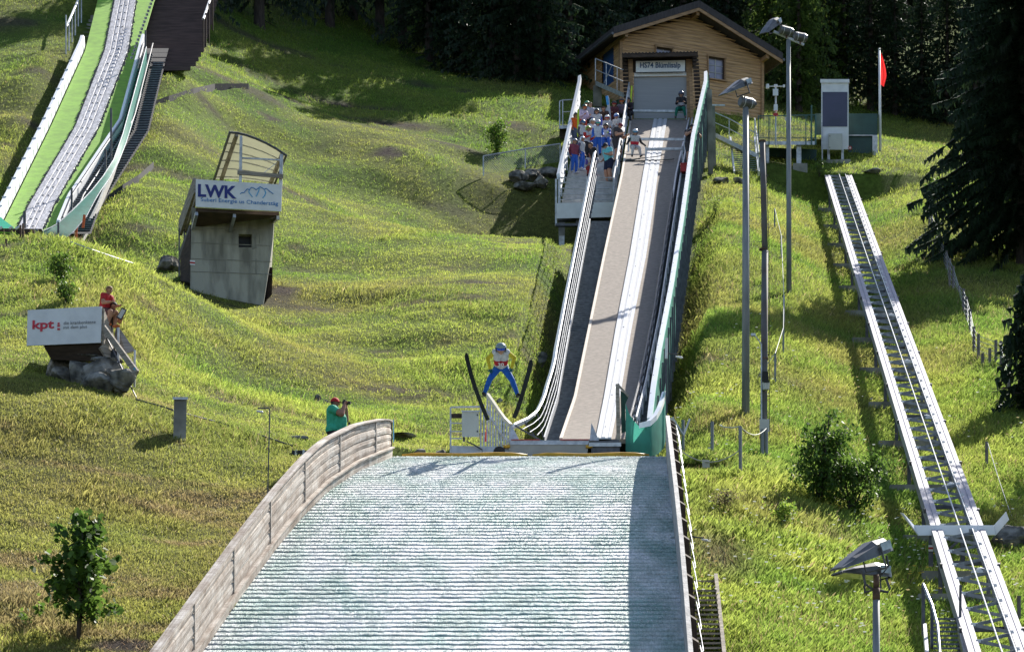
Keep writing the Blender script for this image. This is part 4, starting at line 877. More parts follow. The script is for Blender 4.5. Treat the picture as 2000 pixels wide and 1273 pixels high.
b=MB(); b.hexa([hp(W0-.2,-.1,53.4),hp(W1+.1,-.1,53.4),hp(W1+.1,7.5,53.4),hp(W0-.2,7.5,53.4),hp(W0-.2,-.1,54.3),hp(W1+.1,-.1,54.3),hp(W1+.1,7.5,54.3),hp(W0-.2,7.5,54.3)]); b.build('plinth','greenwall',ho)
# ramp with railing to its left door
rp_=thing('railed_ramp',at(1190,180,156),'grey metal ramp with railing leading to the blue chalet door','ramp')
a,c=at(1163,158,158.5),at(1228,186,153); b=MB(); b.hexa([a+Vector((0,0,-.22)),c+Vector((0,0,-.22)),c+Vector((.8,1,-.22)),a+Vector((.8,1,-.22)),a,c,c+Vector((.8,1,0)),a+Vector((.8,1,0))]); b.build('deck','galv',rp_)
b=MB(); u=Vector((0,0,1.05)); b.tube([a,a+u,a.lerp(c,.5)+u,c+u,c],.025,6); b.tube([a+u*.5,c+u*.5],.02,6)
for t in (.33,.66): q=a.lerp(c,t); b.tube([q,q+u],.022,6)
b.tube([a.lerp(c,.25),a.lerp(c,.5)+u],.018,5); b.build('railing','galv',rp_)
b=MB(); b.bar(a+Vector((.1,.3,-1.2)),a+Vector((.1,.3,-.2)),.4,.4,(0,1,0)); b.build('pier','concrete',rp_)
# right: railing going down from the shelter to the stair, the stair and the boarding platform
hr=thing('descending_railing',at(1437,260,150),'grey railing running down from the start shelter to the boarding platform','railing')
b=MB(); P=[at(1391,218,150.5),at(1424,232,150.2),at(1463,253,150),at(1480,262,150)]
b.tube(P,.025,6); b.tube([p+Vector((0,0,-.45)) for p in P],.018,6)
for p in P: b.tube([p,p+Vector((0,0,-1.05))],.022,6)
b.build('tubes','galv',hr)
b=MB(); b.bar(P[0]+Vector((0,0,-1.05)),P[-1]+Vector((0,0,-1.05)),.5,.18); b.build('stringer','galv',hr)
b=MB(); b.bar(at(1357,205.5,152),at(1416,206,152),.06,.07); o=b.build('steel_rod','galv',loc=at(1386,206,152)); tag(o,'bare steel rod sticking out beside the start shelter','rod')
st=thing('metal_stair',at(1455,338,149),'green grey metal grating stair below the boarding platform','stairs')
b=MB()
for i in range(16):
    y=334-i*3.8; Y=148.6+i*.18; x0=lerp(1437,1428,i/15); x1=lerp(1480,1472,i/15); b.hexa([at(x0,y,Y),at(x1,y,Y),at(x1,y,Y+.2),at(x0,y,Y+.2),at(x0,y-1.4,Y),at(x1,y-1.4,Y),at(x1,y-1.4,Y+.2),at(x0,y-1.4,Y+.2)])
b.each('step','treadgreen',st)
for x0,x1 in ((1434,1426.5),(1482,1474)):
    b=MB(); b.bar(at(x0,339,148.5),at(x1,272,151.6),.08,.22); b.build('stringer','white',st)
b=MB(); q0,q1=at(1482,339,148.5),at(1474,272,151.6); b.tube([q0+Vector((0,0,.95)),q1+Vector((0,0,.95))],.025,6)
for t in (0,.33,.66,1): p=q0.lerp(q1,t); b.tube([p,p+Vector((0,0,.95))],.022,6)
b.build('handrail','galv',st)
bp_=thing('boarding_platform',at(1540,290,153.5),'steel platform with green meshed railing left of the lift cabin','platform')
Yb=153.2
b=MB(); b.hexa([at(1480,283,Yb),at(1594,283,Yb),at(1594,283,Yb+2),at(1480,283,Yb+2),at(1480,276,Yb),at(1594,276,Yb),at(1594,276,Yb+2),at(1480,276,Yb+2)]); b.build('deck','galv',bp_)
b=MB(); b.tube([at(1481,227,Yb),at(1593,225,Yb)],.028,6); b.tube([at(1481,270,Yb),at(1593,270,Yb)],.02,6)
for x in (1481,1502,1574,1585,1593): b.bar(at(x,283,Yb),at(x,206 if x==1585 else 226,Yb),.07 if x>1580 else .05,.05,(0,1,0))
for i in range(40): x=1483+i*2.77; b.tube([at(x,270,Yb+.02),at(x,227,Yb+.02)],.009,4,False)
b.build('railing','railgreen',bp_); bp_
for x in (1560,1497):
    b=MB(); b.bar(at(x,322,Yb+.3),at(x,283,Yb+.3),.22,.22,(0,1,0)); b.build('support_post','galv',bp_)
b=MB(); b.hexa([at(1548,342,Yb-.2),at(1577,342,Yb-.2),at(1577,342,Yb+.8),at(1548,342,Yb+.8),at(1549,319,Yb-.2),at(1577,319,Yb-.2),at(1577,319,Yb+.8),at(1549,319,Yb+.8)]); b.build('footing','concrete',bp_)
b=MB(); b.bar(at(1498,312,Yb+1.9),at(1594,316,Yb+1.9),.1,1.1); b.build('rear_wall','greenpaint',bp_)
b=MB(); b.hexa([at(1533,236,Yb-.06),at(1546,236,Yb-.06),at(1546,236,Yb),at(1533,236,Yb),at(1533,229,Yb-.06),at(1546,229,Yb-.06),at(1546,229,Yb),at(1533,229,Yb)]); b.build('notice_plate','cabinet',bp_)
# ---------------------------------------------------------------- lift cabin and green hut
lc=thing('lift_cabin',at(1631,320,155.5),'tall white inclined lift cabin with dark window at its top station','lift cabin')
Yc=155.2
def cq(x0,y0,x1,y1,Y,d,name,m_,par=lc):
    b=MB(); b.hexa([at(x0,y1,Y),at(x1,y1,Y),at(x1,y1,Y+d),at(x0,y1,Y+d),at(x0,y0,Y),at(x1,y0,Y),at(x1,y0,Y+d),at(x0,y0,Y+d)]); return b.build(name,m_,par)
cq(1604,162,1657.5,292,Yc,1.5,'body','white'); cq(1602,155,1659,162,Yc-.06,1.65,'roof','white'); cq(1606.5,180,1655,247.5,Yc-.02,.05,'window','cabglass')
cq(1603.2,152,1603.8,163,Yc-.04,.03,'antenna','darksteel'); cq(1657,152,1657.6,163,Yc-.04,.03,'antenna','darksteel')
eb=cq(1618,261,1645,293,Yc-.4,.38,'electric_box','cabinet'); cq(1619,262,1643.5,292,Yc-.42,.015,'door','cabinet',eb)
for y in (266,288): cq(1620.3,y-1,1621.5,y+1,Yc-.44,.015,'hinge','black',eb)
cq(1616,292,1621,312,Yc,.2,'leg','galv'); cq(1643,292,1648,312,Yc,.2,'leg','galv')
b=MB(); b.bar(at(1606,312,Yc),at(1605,240,Yc-.1),.06,.06,(0,1,0)); b.build('guide_post','galv',lc)
b=MB(); b.tube([at(1660.5,289,Yc-.05),at(1660.5,289,Yc)],.085,14); bz=b.build('buffer','red',lc); b=MB(); b.tube([at(1660.5,289,Yc-.06),at(1660.5,289,Yc-.052)],.045,12); b.build('buffer_face','white',bz)
b=MB(); b.hexa([at(1598,333,Yc-.3),at(1662,331,Yc-.3),at(1662,331,Yc+1.6),at(1598,333,Yc+1.6),at(1599,313,Yc-.3),at(1661,311,Yc-.3),at(1661,311,Yc+1.6),at(1599,313,Yc+1.6)]); o=b.build('concrete_block','concrete',loc=at(1630,322,Yc)); tag(o,'concrete foundation block beneath the white lift cabin','foundation')
gh=thing('green_hut',at(1685,330,157),'dark green boarded hut wall right of the lift cabin','hut')
cq(1592,222,1714,264,157.4,2.,'upper_wall','greenpaint',gh); cq(1657,265,1704,333,157.2,2.,'lower_wall','greenpaint',gh); cq(1657,263.5,1705,265.5,157.1,.1,'trim','galv',gh); cq(1704,264,1714,330,157.0,.6,'corner_post','galv',gh)

# ---------------------------------------------------------------- inclined lift track
def fuZ(Y): return 49.3-(155-Y)*.4253
def fu(Y,u,up=0.): return Vector((14.5-(155-Y)*.0612+u*1.24,Y,fuZ(Y)+up))
FY0,FY1=58.,156.2
lt=thing('lift_track',fu(75,.5,-1),'long white steel lattice track of the inclined lift climbing straight up the meadow','lift track')
def beam(u0,u1,name):
    b=MB(); b.loft([[fu(Y,u0),fu(Y,lerp(u0,u1,.36)),fu(Y,lerp(u0,u1,.40),-.02),fu(Y,lerp(u0,u1,.52),-.02),fu(Y,lerp(u0,u1,.56)),fu(Y,u1),fu(Y,u1,-.30),fu(Y,u0,-.30)] for Y in frange(FY0,FY1,24)],closed=True)
    b.f.append(tuple(range(8))); b.m.append(0); return b.build(name,'beamgrey',lt)
beam(0,.205,'beam'); beam(.795,1,'beam')
bz=MB(); nd=MB(); Y=154.; i=0; pit=1.36
while Y>FY0+1:
    a=fu(Y,.235,-.03); c1=fu(Y+pit*.45,.80,-.03); c2=fu(Y-pit*.45,.80,-.03)
    bz.bar(a,c1,.06,.07); bz.bar(a,c2,.06,.07); nd.box(a,(.13,.12,.07)); nd.box(c1,(.10,.10,.07)); nd.box(c2,(.10,.10,.07)); Y-=pit; i+=1
# nearest first
def nearest_first(b,k):
    n=len(b.st)//k; st=b.st+[(len(b.v),len(b.f))]; o=MB()
    for i in reversed(range(n)):
        for j in range(k):
            a=st[i*k+j]; e=st[i*k+j+1]; o.add(b.v[a[0]:e[0]],[tuple(q-a[0] for q in f) for f in b.f[a[1]:e[1]]])
    return o
nearest_first(bz,2).each('lattice_bar','pole_grey',lt,2); nearest_first(nd,1).each('node_plate','white',lt,1)
for u in (.53,.76):
    b=MB(); b.tube([fu(Y,u,.03) for Y in (FY0,FY1)],.018,6); b.build('cable','white',lt)
b=MB()
for Y in np.arange(62,154,5.8): b.bar(fu(Y,0,.012)+Vector((-.02,0,-.03)),fu(Y,0,.012)+Vector((-.02,0.12,.02)),.05,.10); b.bar(fu(Y,1,.012)+Vector((.02,0,-.03)),fu(Y,1,.012)+Vector((.02,.12,.02)),.05,.10)
b.each('joint_clip','darksteel',lt)
b=MB()
for Y in np.arange(64,154,9.3): p=fu(Y,.66,-.02); b.ball(p,(.11,.07,.05),1); b.bar(p+Vector((-.2,0,-.06)),p+Vector((.25,0,-.06)),.16,.06)
b.each('cable_roller','white',lt,2)
lg=MB(); cbm=MB(); slp=MB()
for Y in np.arange(63.2,152,6.1):
    zs=[]
    for u in (.06,.94):
        p=fu(Y,u,-.28); z=gz(p.x,p.y)-.3; lg.bar((p.x,p.y,min(z,p.z-.2)),p,.09,.09,(0,1,0)); zs.append(z)
    z0=max(zs)+.32; a,c=fu(Y,-.35),fu(Y,1.3); slp.box(((a.x+c.x)/2,Y,z0+.02),(c.x-a.x,.35,.26)); a,c=fu(Y,0,-.36),fu(Y,1,-.36); cbm.bar(a,c,.08,.10)
lg.each('support_leg','darksteel',lt); cbm.each('crossbeam','darksteel',lt); slp.each('concrete_sleeper','concrete',lt)
pass
lt.children[0].data.materials[0]=M['beamgrey']; lt.children[1].data.materials[0]=M['beamgrey']
# white winged guard crossing under the track
wg=thing('winged_guard',at(1865,1120,77.2),'white steel guard with two upswept wings crossing under the lift track','guard')
Yw=77.3
def wq(p4,name,par):
    b=MB(); b.hexa([p4[0],p4[1],p4[1]+Vector((0,.06,0)),p4[0]+Vector((0,.06,0)),p4[3],p4[2],p4[2]+Vector((0,.06,0)),p4[3]+Vector((0,.06,0))]); return b.build(name,'whitepaint',par)
wq([at(1794,1045,Yw),at(1945,1044,Yw),at(1941,1025,Yw),at(1786,1025,Yw)],'middle_plate',wg)
wq([at(1758,1000,Yw-.3),at(1793.6,1045,Yw),at(1785.6,1025,Yw),at(1764,1001,Yw-.3)],'wing',wg); wq([at(1945.4,1044,Yw),at(1971,1014,Yw-.3),at(1965,998,Yw-.3),at(1941.4,1025,Yw)],'wing',wg)
b=MB(); b.bar(at(1818,1105,Yw+.1),at(1818,1046,Yw+.1),.10,.10,(0,1,0)); pp=b.build('post','darksteel',wg)
b=MB(); b.bar(at(1818,1076,Yw+.03),at(1818,1064,Yw+.03),.11,.02,(0,1,0)); tm=b.build('trail_mark','white',wg); b=MB(); b.bar(at(1818,1071.5,Yw+.01),at(1818,1068,Yw+.01),.11,.02,(0,1,0)); b.build('red_stripe','red',tm)
b=MB(); b.bar(at(1880,1110,Yw+.2),at(1880,1046,Yw+.2),.10,.10,(0,1,0)); b.bar(at(1840,1085,Yw+.2),at(1880,1048,Yw+.2),.06,.06); b.build('strut','darksteel',wg)
b=MB(); b.hexa([at(1800,1139,Yw-.2),at(1905,1139,Yw-.2),at(1905,1139,Yw+.6),at(1800,1139,Yw+.6),at(1800,1114,Yw-.2),at(1905,1114,Yw-.2),at(1905,1114,Yw+.6),at(1800,1114,Yw+.6)]); b.build('footing','concrete',wg)
# metal stair at the bottom right
ms=thing('access_stair',at(1845,1290,68),'dark metal access stair with tube handrails next to the lower lift track','stairs')
b=MB()
for i in range(12):
    y=1300-i*8.2; Y=66.4+i*.28; b.hexa([at(1822,y,Y),at(1882-i*1.5,y,Y),at(1882-i*1.5,y,Y+.25),at(1822,y,Y+.25),at(1822,y-4,Y),at(1882-i*1.5,y-4,Y),at(1882-i*1.5,y-4,Y+.25),at(1822,y-4,Y+.25)])
b.each('step','darkgrate',ms)
b=MB(); b.bar(at(1812,1300,66.5),at(1806,1228,69),.07,.25); b.build('stringer','galv',ms); b=MB(); b.bar(at(1890,1300,66.5),at(1873,1226,69),.07,.25); b.build('stringer','galv',ms)
b=MB(); b.tube([at(1838,1300,66.5),at(1831,1220,67.6),at(1820,1180,68.3),at(1803,1140,69)],.03,8); b.build('handrail','steel',ms)
b=MB(); b.bar(at(1803,1240,69),at(1803,1139,69),.07,.07,(0,1,0)); b.bar(at(1820,1265,68),at(1820,1180,68.3),.06,.06,(0,1,0)); b.bar(at(1875,1226,68.9),at(1876,1142,68.9),.05,.05,(0,1,0)); b.each('rail_post','darksteel',ms)
# timber stairs to the right of the landing slope
ts=thing('timber_stairs',ground(1380,1200),'overgrown timber log steps beside the edge of the landing slope','stairs')
b=MB()
for i in range(17):
    y=1285-i*9.3; Y=ground(1380,y).y-.75; x0=lerp(1356,1350,i/16); x1=lerp(1412,1398,i/16); b.hexa([at(x0,y,Y),at(x1,y,Y),at(x1,y,Y+.18),at(x0,y,Y+.18),at(x0,y-4,Y),at(x1,y-4,Y),at(x1,y-4,Y+.18),at(x0,y-4,Y+.18)])
b.each('step','oldwood',ts)
b=MB(); q0=at(1415,1285,ground(1415,1285).y-.8); q1=at(1398,1126,ground(1398,1126).y-.8); b.bar(q0,q1,.08,.16); b.build('stringer','oldwood',ts)
# ---------------------------------------------------------------- poles and floodlights
def floodlight(par,tip,rear,wd,ht,rear_ht,lens='lamp_glass',shell='lampgrey'):
    """wedge shaped housing from a low front tip to a rear end, glass below, U bracket"""
    tip,rear=Vector(tip),Vector(rear); d=(rear-tip); L=d.length; d.normalize(); s=d.cross(Vector((0,0,1))).normalized(); u=s.cross(d).normalized()
    if u.z<0: u=-u
    b=MB(); rows=[]
    for t,h,k in ((0,.12,.85),(.25,.5,1),(.7,1,1),(.93,.95,.95),(1.,.55,.8)):
        c=tip+d*L*t; w_=wd*.5*k; H=ht*h; rows.append([c-s*w_,c-s*w_*.9+u*H*.7,c-s*w_*.5+u*H,c+s*w_*.5+u*H,c+s*w_*.9+u*H*.7,c+s*w_])
    b.loft(rows); b.add(rows[-1],[tuple(range(6))]); b.add(rows[0],[tuple(range(5,-1,-1))]); f=b.build('floodlight',shell,par,smooth=False)
    b=MB(); a=[tip+d*L*.06-s*wd*.40,tip+d*L*.06+s*wd*.40,tip+d*L*.9+s*wd*.45,tip+d*L*.9-s*wd*.45]; b.add([p-u*.01 for p in a]+[p+u*.012 for p in a],[(0,1,2,3),(7,6,5,4),(0,4,5,1),(1,5,6,2),(2,6,7,3),(3,7,4,0)]); b.build('glass',lens,f)
    b=MB()
    c=tip+d*L*.84
    for sg in (-1,1): b.box(c+s*sg*(wd*.5+.012)+u*ht*.5,(.02,.02,.02)); b.bar(c+s*sg*(wd*.5+.01)+u*ht*.2,c+s*sg*(wd*.5+.01)+u*ht*.75,.02,L*.20,d)
    b.build('end_cap','capglass',f)
    b=MB(); e=tip+d*L*.72; b.tube([e-s*(wd*.5+.03)+u*ht*.5,e-s*(wd*.5+.03)-u*ht*.9,e+s*(wd*.5+.03)-u*ht*.9,e+s*(wd*.5+.03)+u*ht*.5],.022,6); b.build('bracket','darksteel',f)
    return f
pass; pass; pass; pass
def drumlamp(par,c,ax,r,L):
    ax=Vector(ax).normalized(); b=MB(); c=Vector(c); b.tube([c-ax*L*.5,c-ax*L*.42,c+ax*L*.3,c+ax*L*.5],[r*.8,r,r,r*.75],14); f=b.build('floodlight','lampgrey',par,smooth=False)
    b=MB()
    for t in (-.3,.2): b.tube([c+ax*L*t,c+ax*L*(t+.05)],r*1.03,14)
    b.build('band','galv',f); b=MB(); b.bar(c-Vector((0,0,r*1.6)),c,.06,.03,(0,1,0)); b.build('bracket','rust',f); return f
g=ground(1456,812); Yp=g.y
pA=thing('floodlight_pole',g,'tall pale concrete pole carrying one tilted floodlight and one drum lamp','lamp post')
b=MB(); b.tube([g-Vector((0,0,.6)),at(1456.5,200,Yp)],[.108,.085],14,True); b.build('pole','pole_grey',pA,smooth=True)
b=MB(); b.tube([at(1463,805,Yp),at(1462.5,240,Yp)],.018,5); b.build('cable_pipe','darksteel',pA)
floodlight(pA,at(1411,186,Yp-.5),at(1462,166,Yp+.2),.42,.22,.3,lens='lampyellow'); drumlamp(pA,at(1459,201,Yp),(.8,.4,-.05),.155,.46)
b=MB(); b.bar(at(1445,208,Yp),at(1478,203,Yp),.06,.06); b.build('crossarm','darksteel',pA)
g=ground(1491,888); Yp=g.y
pB=thing('mast',g,'weathered steel mast with climbing pegs, black loudspeaker and grey junction box','mast')
b=MB(); b.tube([g-Vector((0,0,.6)),at(1494,490,Yp)],[.095,.09],12); b.tube([at(1494,490,Yp),at(1489,276,Yp)],[.082,.078],12); b.build('pole','rustpole',pB,smooth=True); pass; pB.children[0].data.materials[0]=M['rustpole']
b=MB()
for i in range(13): y=300+i*43; x=lerp(1489,1494,(y-276)/560); sg=1 if i%2 else -1; b.tube([at(x,y,Yp),at(x+sg*11,y,Yp)],.010,5)
b.each('peg','darksteel',pB)
b=MB()
for y,r in ((276,.10),(487,.115),(700,.11)): x=lerp(1489,1494,min(1,(y-276)/560)); b.tube([at(x,y+1.5,Yp),at(x,y-1.5,Yp)],r,12)
b.each('collar','rust',pB)
b=MB(); b.tube([at(1503,850,Yp),at(1502,480,Yp-.02),at(1495,280,Yp)],.008,4); b.build('cable','black',pB)
b=MB(); b.tube([at(1487.5,835,Yp-.12),at(1487,672,Yp-.12)],.022,8); b.tube([at(1487,672,Yp-.12),at(1475,655,Yp-.12)],.016,6); b.box(at(1471,654,Yp-.12),(.12,.1,.07)); b.build('camera_arm','galv',pB)
b=MB(); b.hexa([at(1491,747,Yp-.3),at(1502,747,Yp-.3),at(1502,747,Yp-.1),at(1491,747,Yp-.1),at(1490,725,Yp-.35),at(1500,725,Yp-.35),at(1500,725,Yp-.1),at(1490,725,Yp-.1)]); b.build('loudspeaker','black',pB)
b=MB(); b.tube([at(1496,761,Yp-.2),at(1496,747,Yp-.2)],[.085,.10],12); b.build('bell','cabinet',pB)
b=MB(); b.hexa([at(1483.5,843,Yp-.2),at(1502.5,843,Yp-.2),at(1502.5,843,Yp+.0),at(1483.5,843,Yp),at(1483.5,818,Yp-.2),at(1502.5,818,Yp-.2),at(1502.5,818,Yp),at(1483.5,818,Yp)]); b.build('junction_box','cabinet',pB)
g=ground(1541,577); Yp=g.y
pC=thing('floodlight_pole',g,'slim steel pole with three floodlights on a slanting crossbar','lamp post')
b=MB(); b.tube([g-Vector((0,0,.6)),at(1540,78,Yp)],[.095,.075],12); b.build('pole','pole_grey',pC,smooth=True)
b=MB(); b.bar(at(1511,62,Yp-.1),at(1570,88,Yp+.3),.07,.08); b.build('crossbar','galv',pC)
floodlight(pC,at(1491,66,Yp-.4),at(1519,46,Yp+.3),.45,.24,.3); drumlamp(pC,at(1536,61,Yp-.05),(.9,.3,-.12),.16,.5); drumlamp(pC,at(1563,73,Yp+.2),(.9,.3,-.06),.16,.48)
Yp=63.5; g=Vector((at(1711,1273,Yp).x,Yp,0)); g.z=gz(g.x,g.y)
pD=thing('floodlight_pole',g,'rusty topped pole with two wedge shaped floodlights near the lower lift track','lamp post')
b=MB(); b.tube([g-Vector((0,0,.4)),at(1711.5,1170,Yp)],[.075,.068],12); b.build('pole','pole_grey',pD,smooth=True); b=MB(); b.tube([at(1711.5,1171,Yp),at(1711.5,1148,Yp)],.075,12); b.tube([at(1711.5,1148,Yp),at(1711.5,1122,Yp)],.058,12); b.build('rusty_cap','rust',pD,smooth=True)
floodlight(pD,at(1635,1112,Yp-.7),at(1731,1077,Yp+.1),.48,.29,.3); floodlight(pD,at(1634,1120,Yp+.2),at(1731,1130,Yp+.75),.48,.27,.3)
b=MB(); b.tube([at(1731,1084,Yp),at(1735,1105,Yp),at(1724,1120,Yp),at(1712,1122,Yp)],.022,6); b.tube([at(1684,1115,Yp),at(1690,1140,Yp),at(1704,1150,Yp),at(1735,1156,Yp),at(1738,1150,Yp),at(1731,1130,Yp)],.025,6); b.build('bracket','darksteel',pD)
# weather mast
Yp=153; g=at(1515,284,Yp); wm=thing('weather_mast',g,'thin weather mast with small white instrument boxes standing on the boarding platform','mast')
b=MB(); b.tube([g,at(1515,168,Yp)],.045,8); b.build('pole','galv',wm); b=MB(); b.hexa([at(1509.5,187,Yp-.15),at(1520,187,Yp-.15),at(1520,187,Yp),at(1509.5,187,Yp),at(1509.5,174,Yp-.15),at(1520,174,Yp-.15),at(1520,174,Yp),at(1509.5,174,Yp)]); b.box(at(1515,211,Yp-.1),(.18,.12,.28)); b.each('instrument_box','white',wm)
b=MB(); b.tube([at(1498,169,Yp),at(1533,169,Yp)],.02,6); b.tube([at(1499,173,Yp),at(1499,165,Yp)],.075,10); b.tube([at(1531,171,Yp),at(1531,166,Yp)],.05,8); b.tube([at(1515,170,Yp),at(1515,166,Yp)],.09,10); b.build('sensor_arm','white',wm); b=MB(); b.box(at(1515,224,Yp-.07),(.22,.1,.12)); b.build('beacon','red',wm)
# flagpole + flag
Yp=158; g=ground(1720,290); g=at(1719.5,292,Yp); fp=thing('flagpole',g,'white flagpole standing behind the green hut','flagpole')
b=MB(); b.tube([g-Vector((0,0,.8)),at(1717.5,98,Yp)],[.075,.05],10); b.build('pole','white',fp,smooth=True); b=MB(); b.ball(at(1717.5,97,Yp),.07,2); b.build('finial','cabinet',fp); b=MB(); b.tube([at(1720.5,290,Yp),at(1719.3,100,Yp)],.008,4); b.build('halyard','darksteel',fp)
rows=[]
for i in range(13):
    v=i/12; y=103+62*v; wdt=2+10*math.sin(min(1,v*1.3)*1.6)*(1-.55*max(0,v-.7)/.3)
    rows.append([at(1719.6+wdt*t,y+2*t+3*v*t,Yp+.10*math.sin(t*9+v*2)) for t in (0,.25,.5,.75,1)])
b=MB(); b.loft(rows); o=b.build('flag','flagred',loc=at(1719.6,110,Yp),smooth=True); tag(o,'limp red flag hanging from the white flagpole','flag')
# sprinkler posts
def sprinkler(pts,noz,label,Y):
    b=MB(); o=thing('sprinkler_post',at(pts[0][0],pts[0][1],Y),label,'sprinkler')
    b.tube([at(x,y,Y) for x,y in pts],.017,6); b.build('pipe','darksteel',o); b=MB(); b.tube([at(noz[0]-7,noz[1],Y),at(noz[0]+4,noz[1]+2,Y-.03),at(noz[0]+6,noz[1]+3,Y-.03)],[.02,.032,.015],8); b.build('nozzle','white',o)
sprinkler([(522.5,985),(525,880),(527,800),(525,797),(503,797)],(508,802.5),'thin dark sprinkler pipe rising behind the weathered plank wall',79.2)
sprinkler([(1349,1235),(1348.5,1120),(1348,1049),(1352,1048),(1374,1050)],(1377,1053),'thin sprinkler pipe beside the overgrown timber steps',laE(74)[1]*0+74.5)
sprinkler([(1301,835),(1301,755),(1301.5,690),(1306,690),(1325,691)],(1327,696),'sprinkler pipe with white nozzle at the lower end of the green net',89.5)
b=MB(); b.tube([at(1301.2,700,89.4),at(1302,660,89.4)],.035,8); o=b.build('wind_sensor','white',loc=at(1301,690,89.4)); tag(o,'slim white wind sensor above the green safety net','sensor')
# rope posts right of the take-off
prs=[(1334,820,890),(1391,823,892),(1446,832,932),(1489,838,893),(1497,836,893)]
rf=thing('rope_fence',ground(1391,892),'grey steel rope fence posts below the concrete pole','fence')
tops=[]
for x,y0,y1 in prs:
    g=ground(x,y1); t=at(x,y0,g.y); b=MB(); b.tube([g-Vector((0,0,.3)),t],.045,8); b.build('post','pole_grey',rf); tops.append(t)
b=MB()
def sag(a,c,d,n=9): return [a.lerp(c,i/n)+Vector((0,0,-d*4*(i/n)*(1-i/n))) for i in range(n+1)]
b.tube(sag(tops[1]+Vector((.2,0,-.1)),tops[2],.05),.016,5); b.tube(sag(at(1322,873,86),at(1446,878,tops[2].y),.35),.016,5); b.tube(sag(tops[2],tops[4],.2),.012,5); b.build('rope','cabinet',rf)
b=MB(); b.hexa([at(1372,913,85.4),at(1386,913,85.4),at(1386,913,85.5),at(1372,913,85.5),at(1371,897,85.4),at(1386,898,85.4),at(1386,898,85.5),at(1371,897,85.5)]); b.build('hanging_plate','cabinet',rf)
b=MB(); b.bar(at(1314,818,88.6),at(1335,850,88.9),.05,.05); b.bar(at(1335,850,88.9),at(1347,818,88.9),.05,.05); b.build('brace','galv',rf)
b=MB(); b.hexa([at(1307,828,88.5),at(1319,827,88.5),at(1319,827,88.6),at(1307,828,88.6),at(1305,818,88.5),at(1316,813,88.5),at(1316,813,88.6),at(1305,818,88.6)]); b.build('tilted_plate','cabinet',rf)
# thin guide rope from the pole up the meadow
gr_=thing('guide_rope',ground(1513,750),'thin white guide rope on slim stakes running up the meadow','rope fence')
q=[]
for x,y0,y1 in ((1514,690,748),(1530,640,690),(1531,577,640),(1526,460,508),(1513,407,447)):
    g=ground(x,y1); t=at(x,y0,g.y); b=MB(); b.tube([g-Vector((0,0,.2)),t],.035,6); b.build('stake','pole_grey',gr_); q.append(t)
b=MB(); b.tube([at(1463,760,q[0].y)]+q,.011,5); b.build('rope','cabinet',gr_)
# wire fence at the right
wf=thing('wire_fence',ground(1860,575),'old wire mesh fence on dark wooden posts climbing along the big spruce','fence')
fpst=[(1815,395,440),(1820,400,447),(1829,418,468),(1834,433,475),(1836,458,500),(1842,478,510),(1849,490,530),(1855,505,560),(1862,520,565),(1873,558,575),(1882,564,612),(1888,580,626),(1895,604,652),(1902,638,688),(1911,652,700),(1919,690,712),(1933,680,712),(1945,664,712),(1955,666,717),(1970,710,760)]
tp=[]
for x,y0,y1 in fpst:
    g=ground(x,y1); t=at(x,y0,g.y); b=MB(); b.tube([g-Vector((0,0,.3)),t],.05,7); b.build('post','fencewood',wf); tp.append((g,t))
pass
for o in wf.children: o.data.materials[0]=M['fencewood']
b=MB()
order=[i for i in range(len(tp)) if i not in (15,16)]
for k in range(5):
    b.tube([tp[i][0].lerp(tp[i][1],.12+.2*k) for i in order],.007,4)
b.build('wire','galv',wf)
wr=thing('paddock_fence',ground(1927,940),'few slim fence stakes with wire right of the lower lift track','fence')
for x,y0,y1 in ((1927,862,915),(1990,1163,1215),(1996,470,512)):
    g=ground(x,y1); b=MB(); b.tube([g-Vector((0,0,.3)),at(x,y0,g.y)],.045,7); b.build('post','fencewood',wr)
b=MB(); b.tube(sag(at(1929,864,ground(1927,915).y),at(1985,1030,ground(1985,1030).y),.1),.010,4); b.build('wire','cabinet',wr)
# chain link fence left of the waiting stairs
cl=thing('chainlink_fence',ground(1020,330),'low chain link fence above the boulder wall','fence')
b=MB(); A,B,C_=at(944,305,141.5),at(1026,291,142.5),at(1094,281,143.5)
for p in (A,B,C_): b.tube([p-Vector((0,0,.85)),p],.03,6)
b.each('post','galv',cl); b=MB(); b.tube([A,B,C_],.028,6); b.build('top_rail','galv',cl)
b=MB()
for P0,P1 in ((A,B),(B,C_)):
    n=int((P1-P0).length/.11)
    for i in range(-7,n):
        for sg in (1,-1):
            t0,t1=i/n,(i+7)/n; a=Vector((0,0,0)); lo,hi=(t0,t1)
            z0,z1=(-.78,-.02) if sg>0 else (-.02,-.78)
            if t0<0: z0=z0+(z1-z0)*(-t0)/(t1-t0); t0=0
            if t1>1: z1=z1-(z1-z0)*(t1-1)/(t1-t0); t1=1
            if t1>t0: b.bar(P0.lerp(P1,t0)+Vector((0,0,z0)),P0.lerp(P1,t1)+Vector((0,0,z1)),.006,.006)
b.build('wire_mesh','galv',cl)
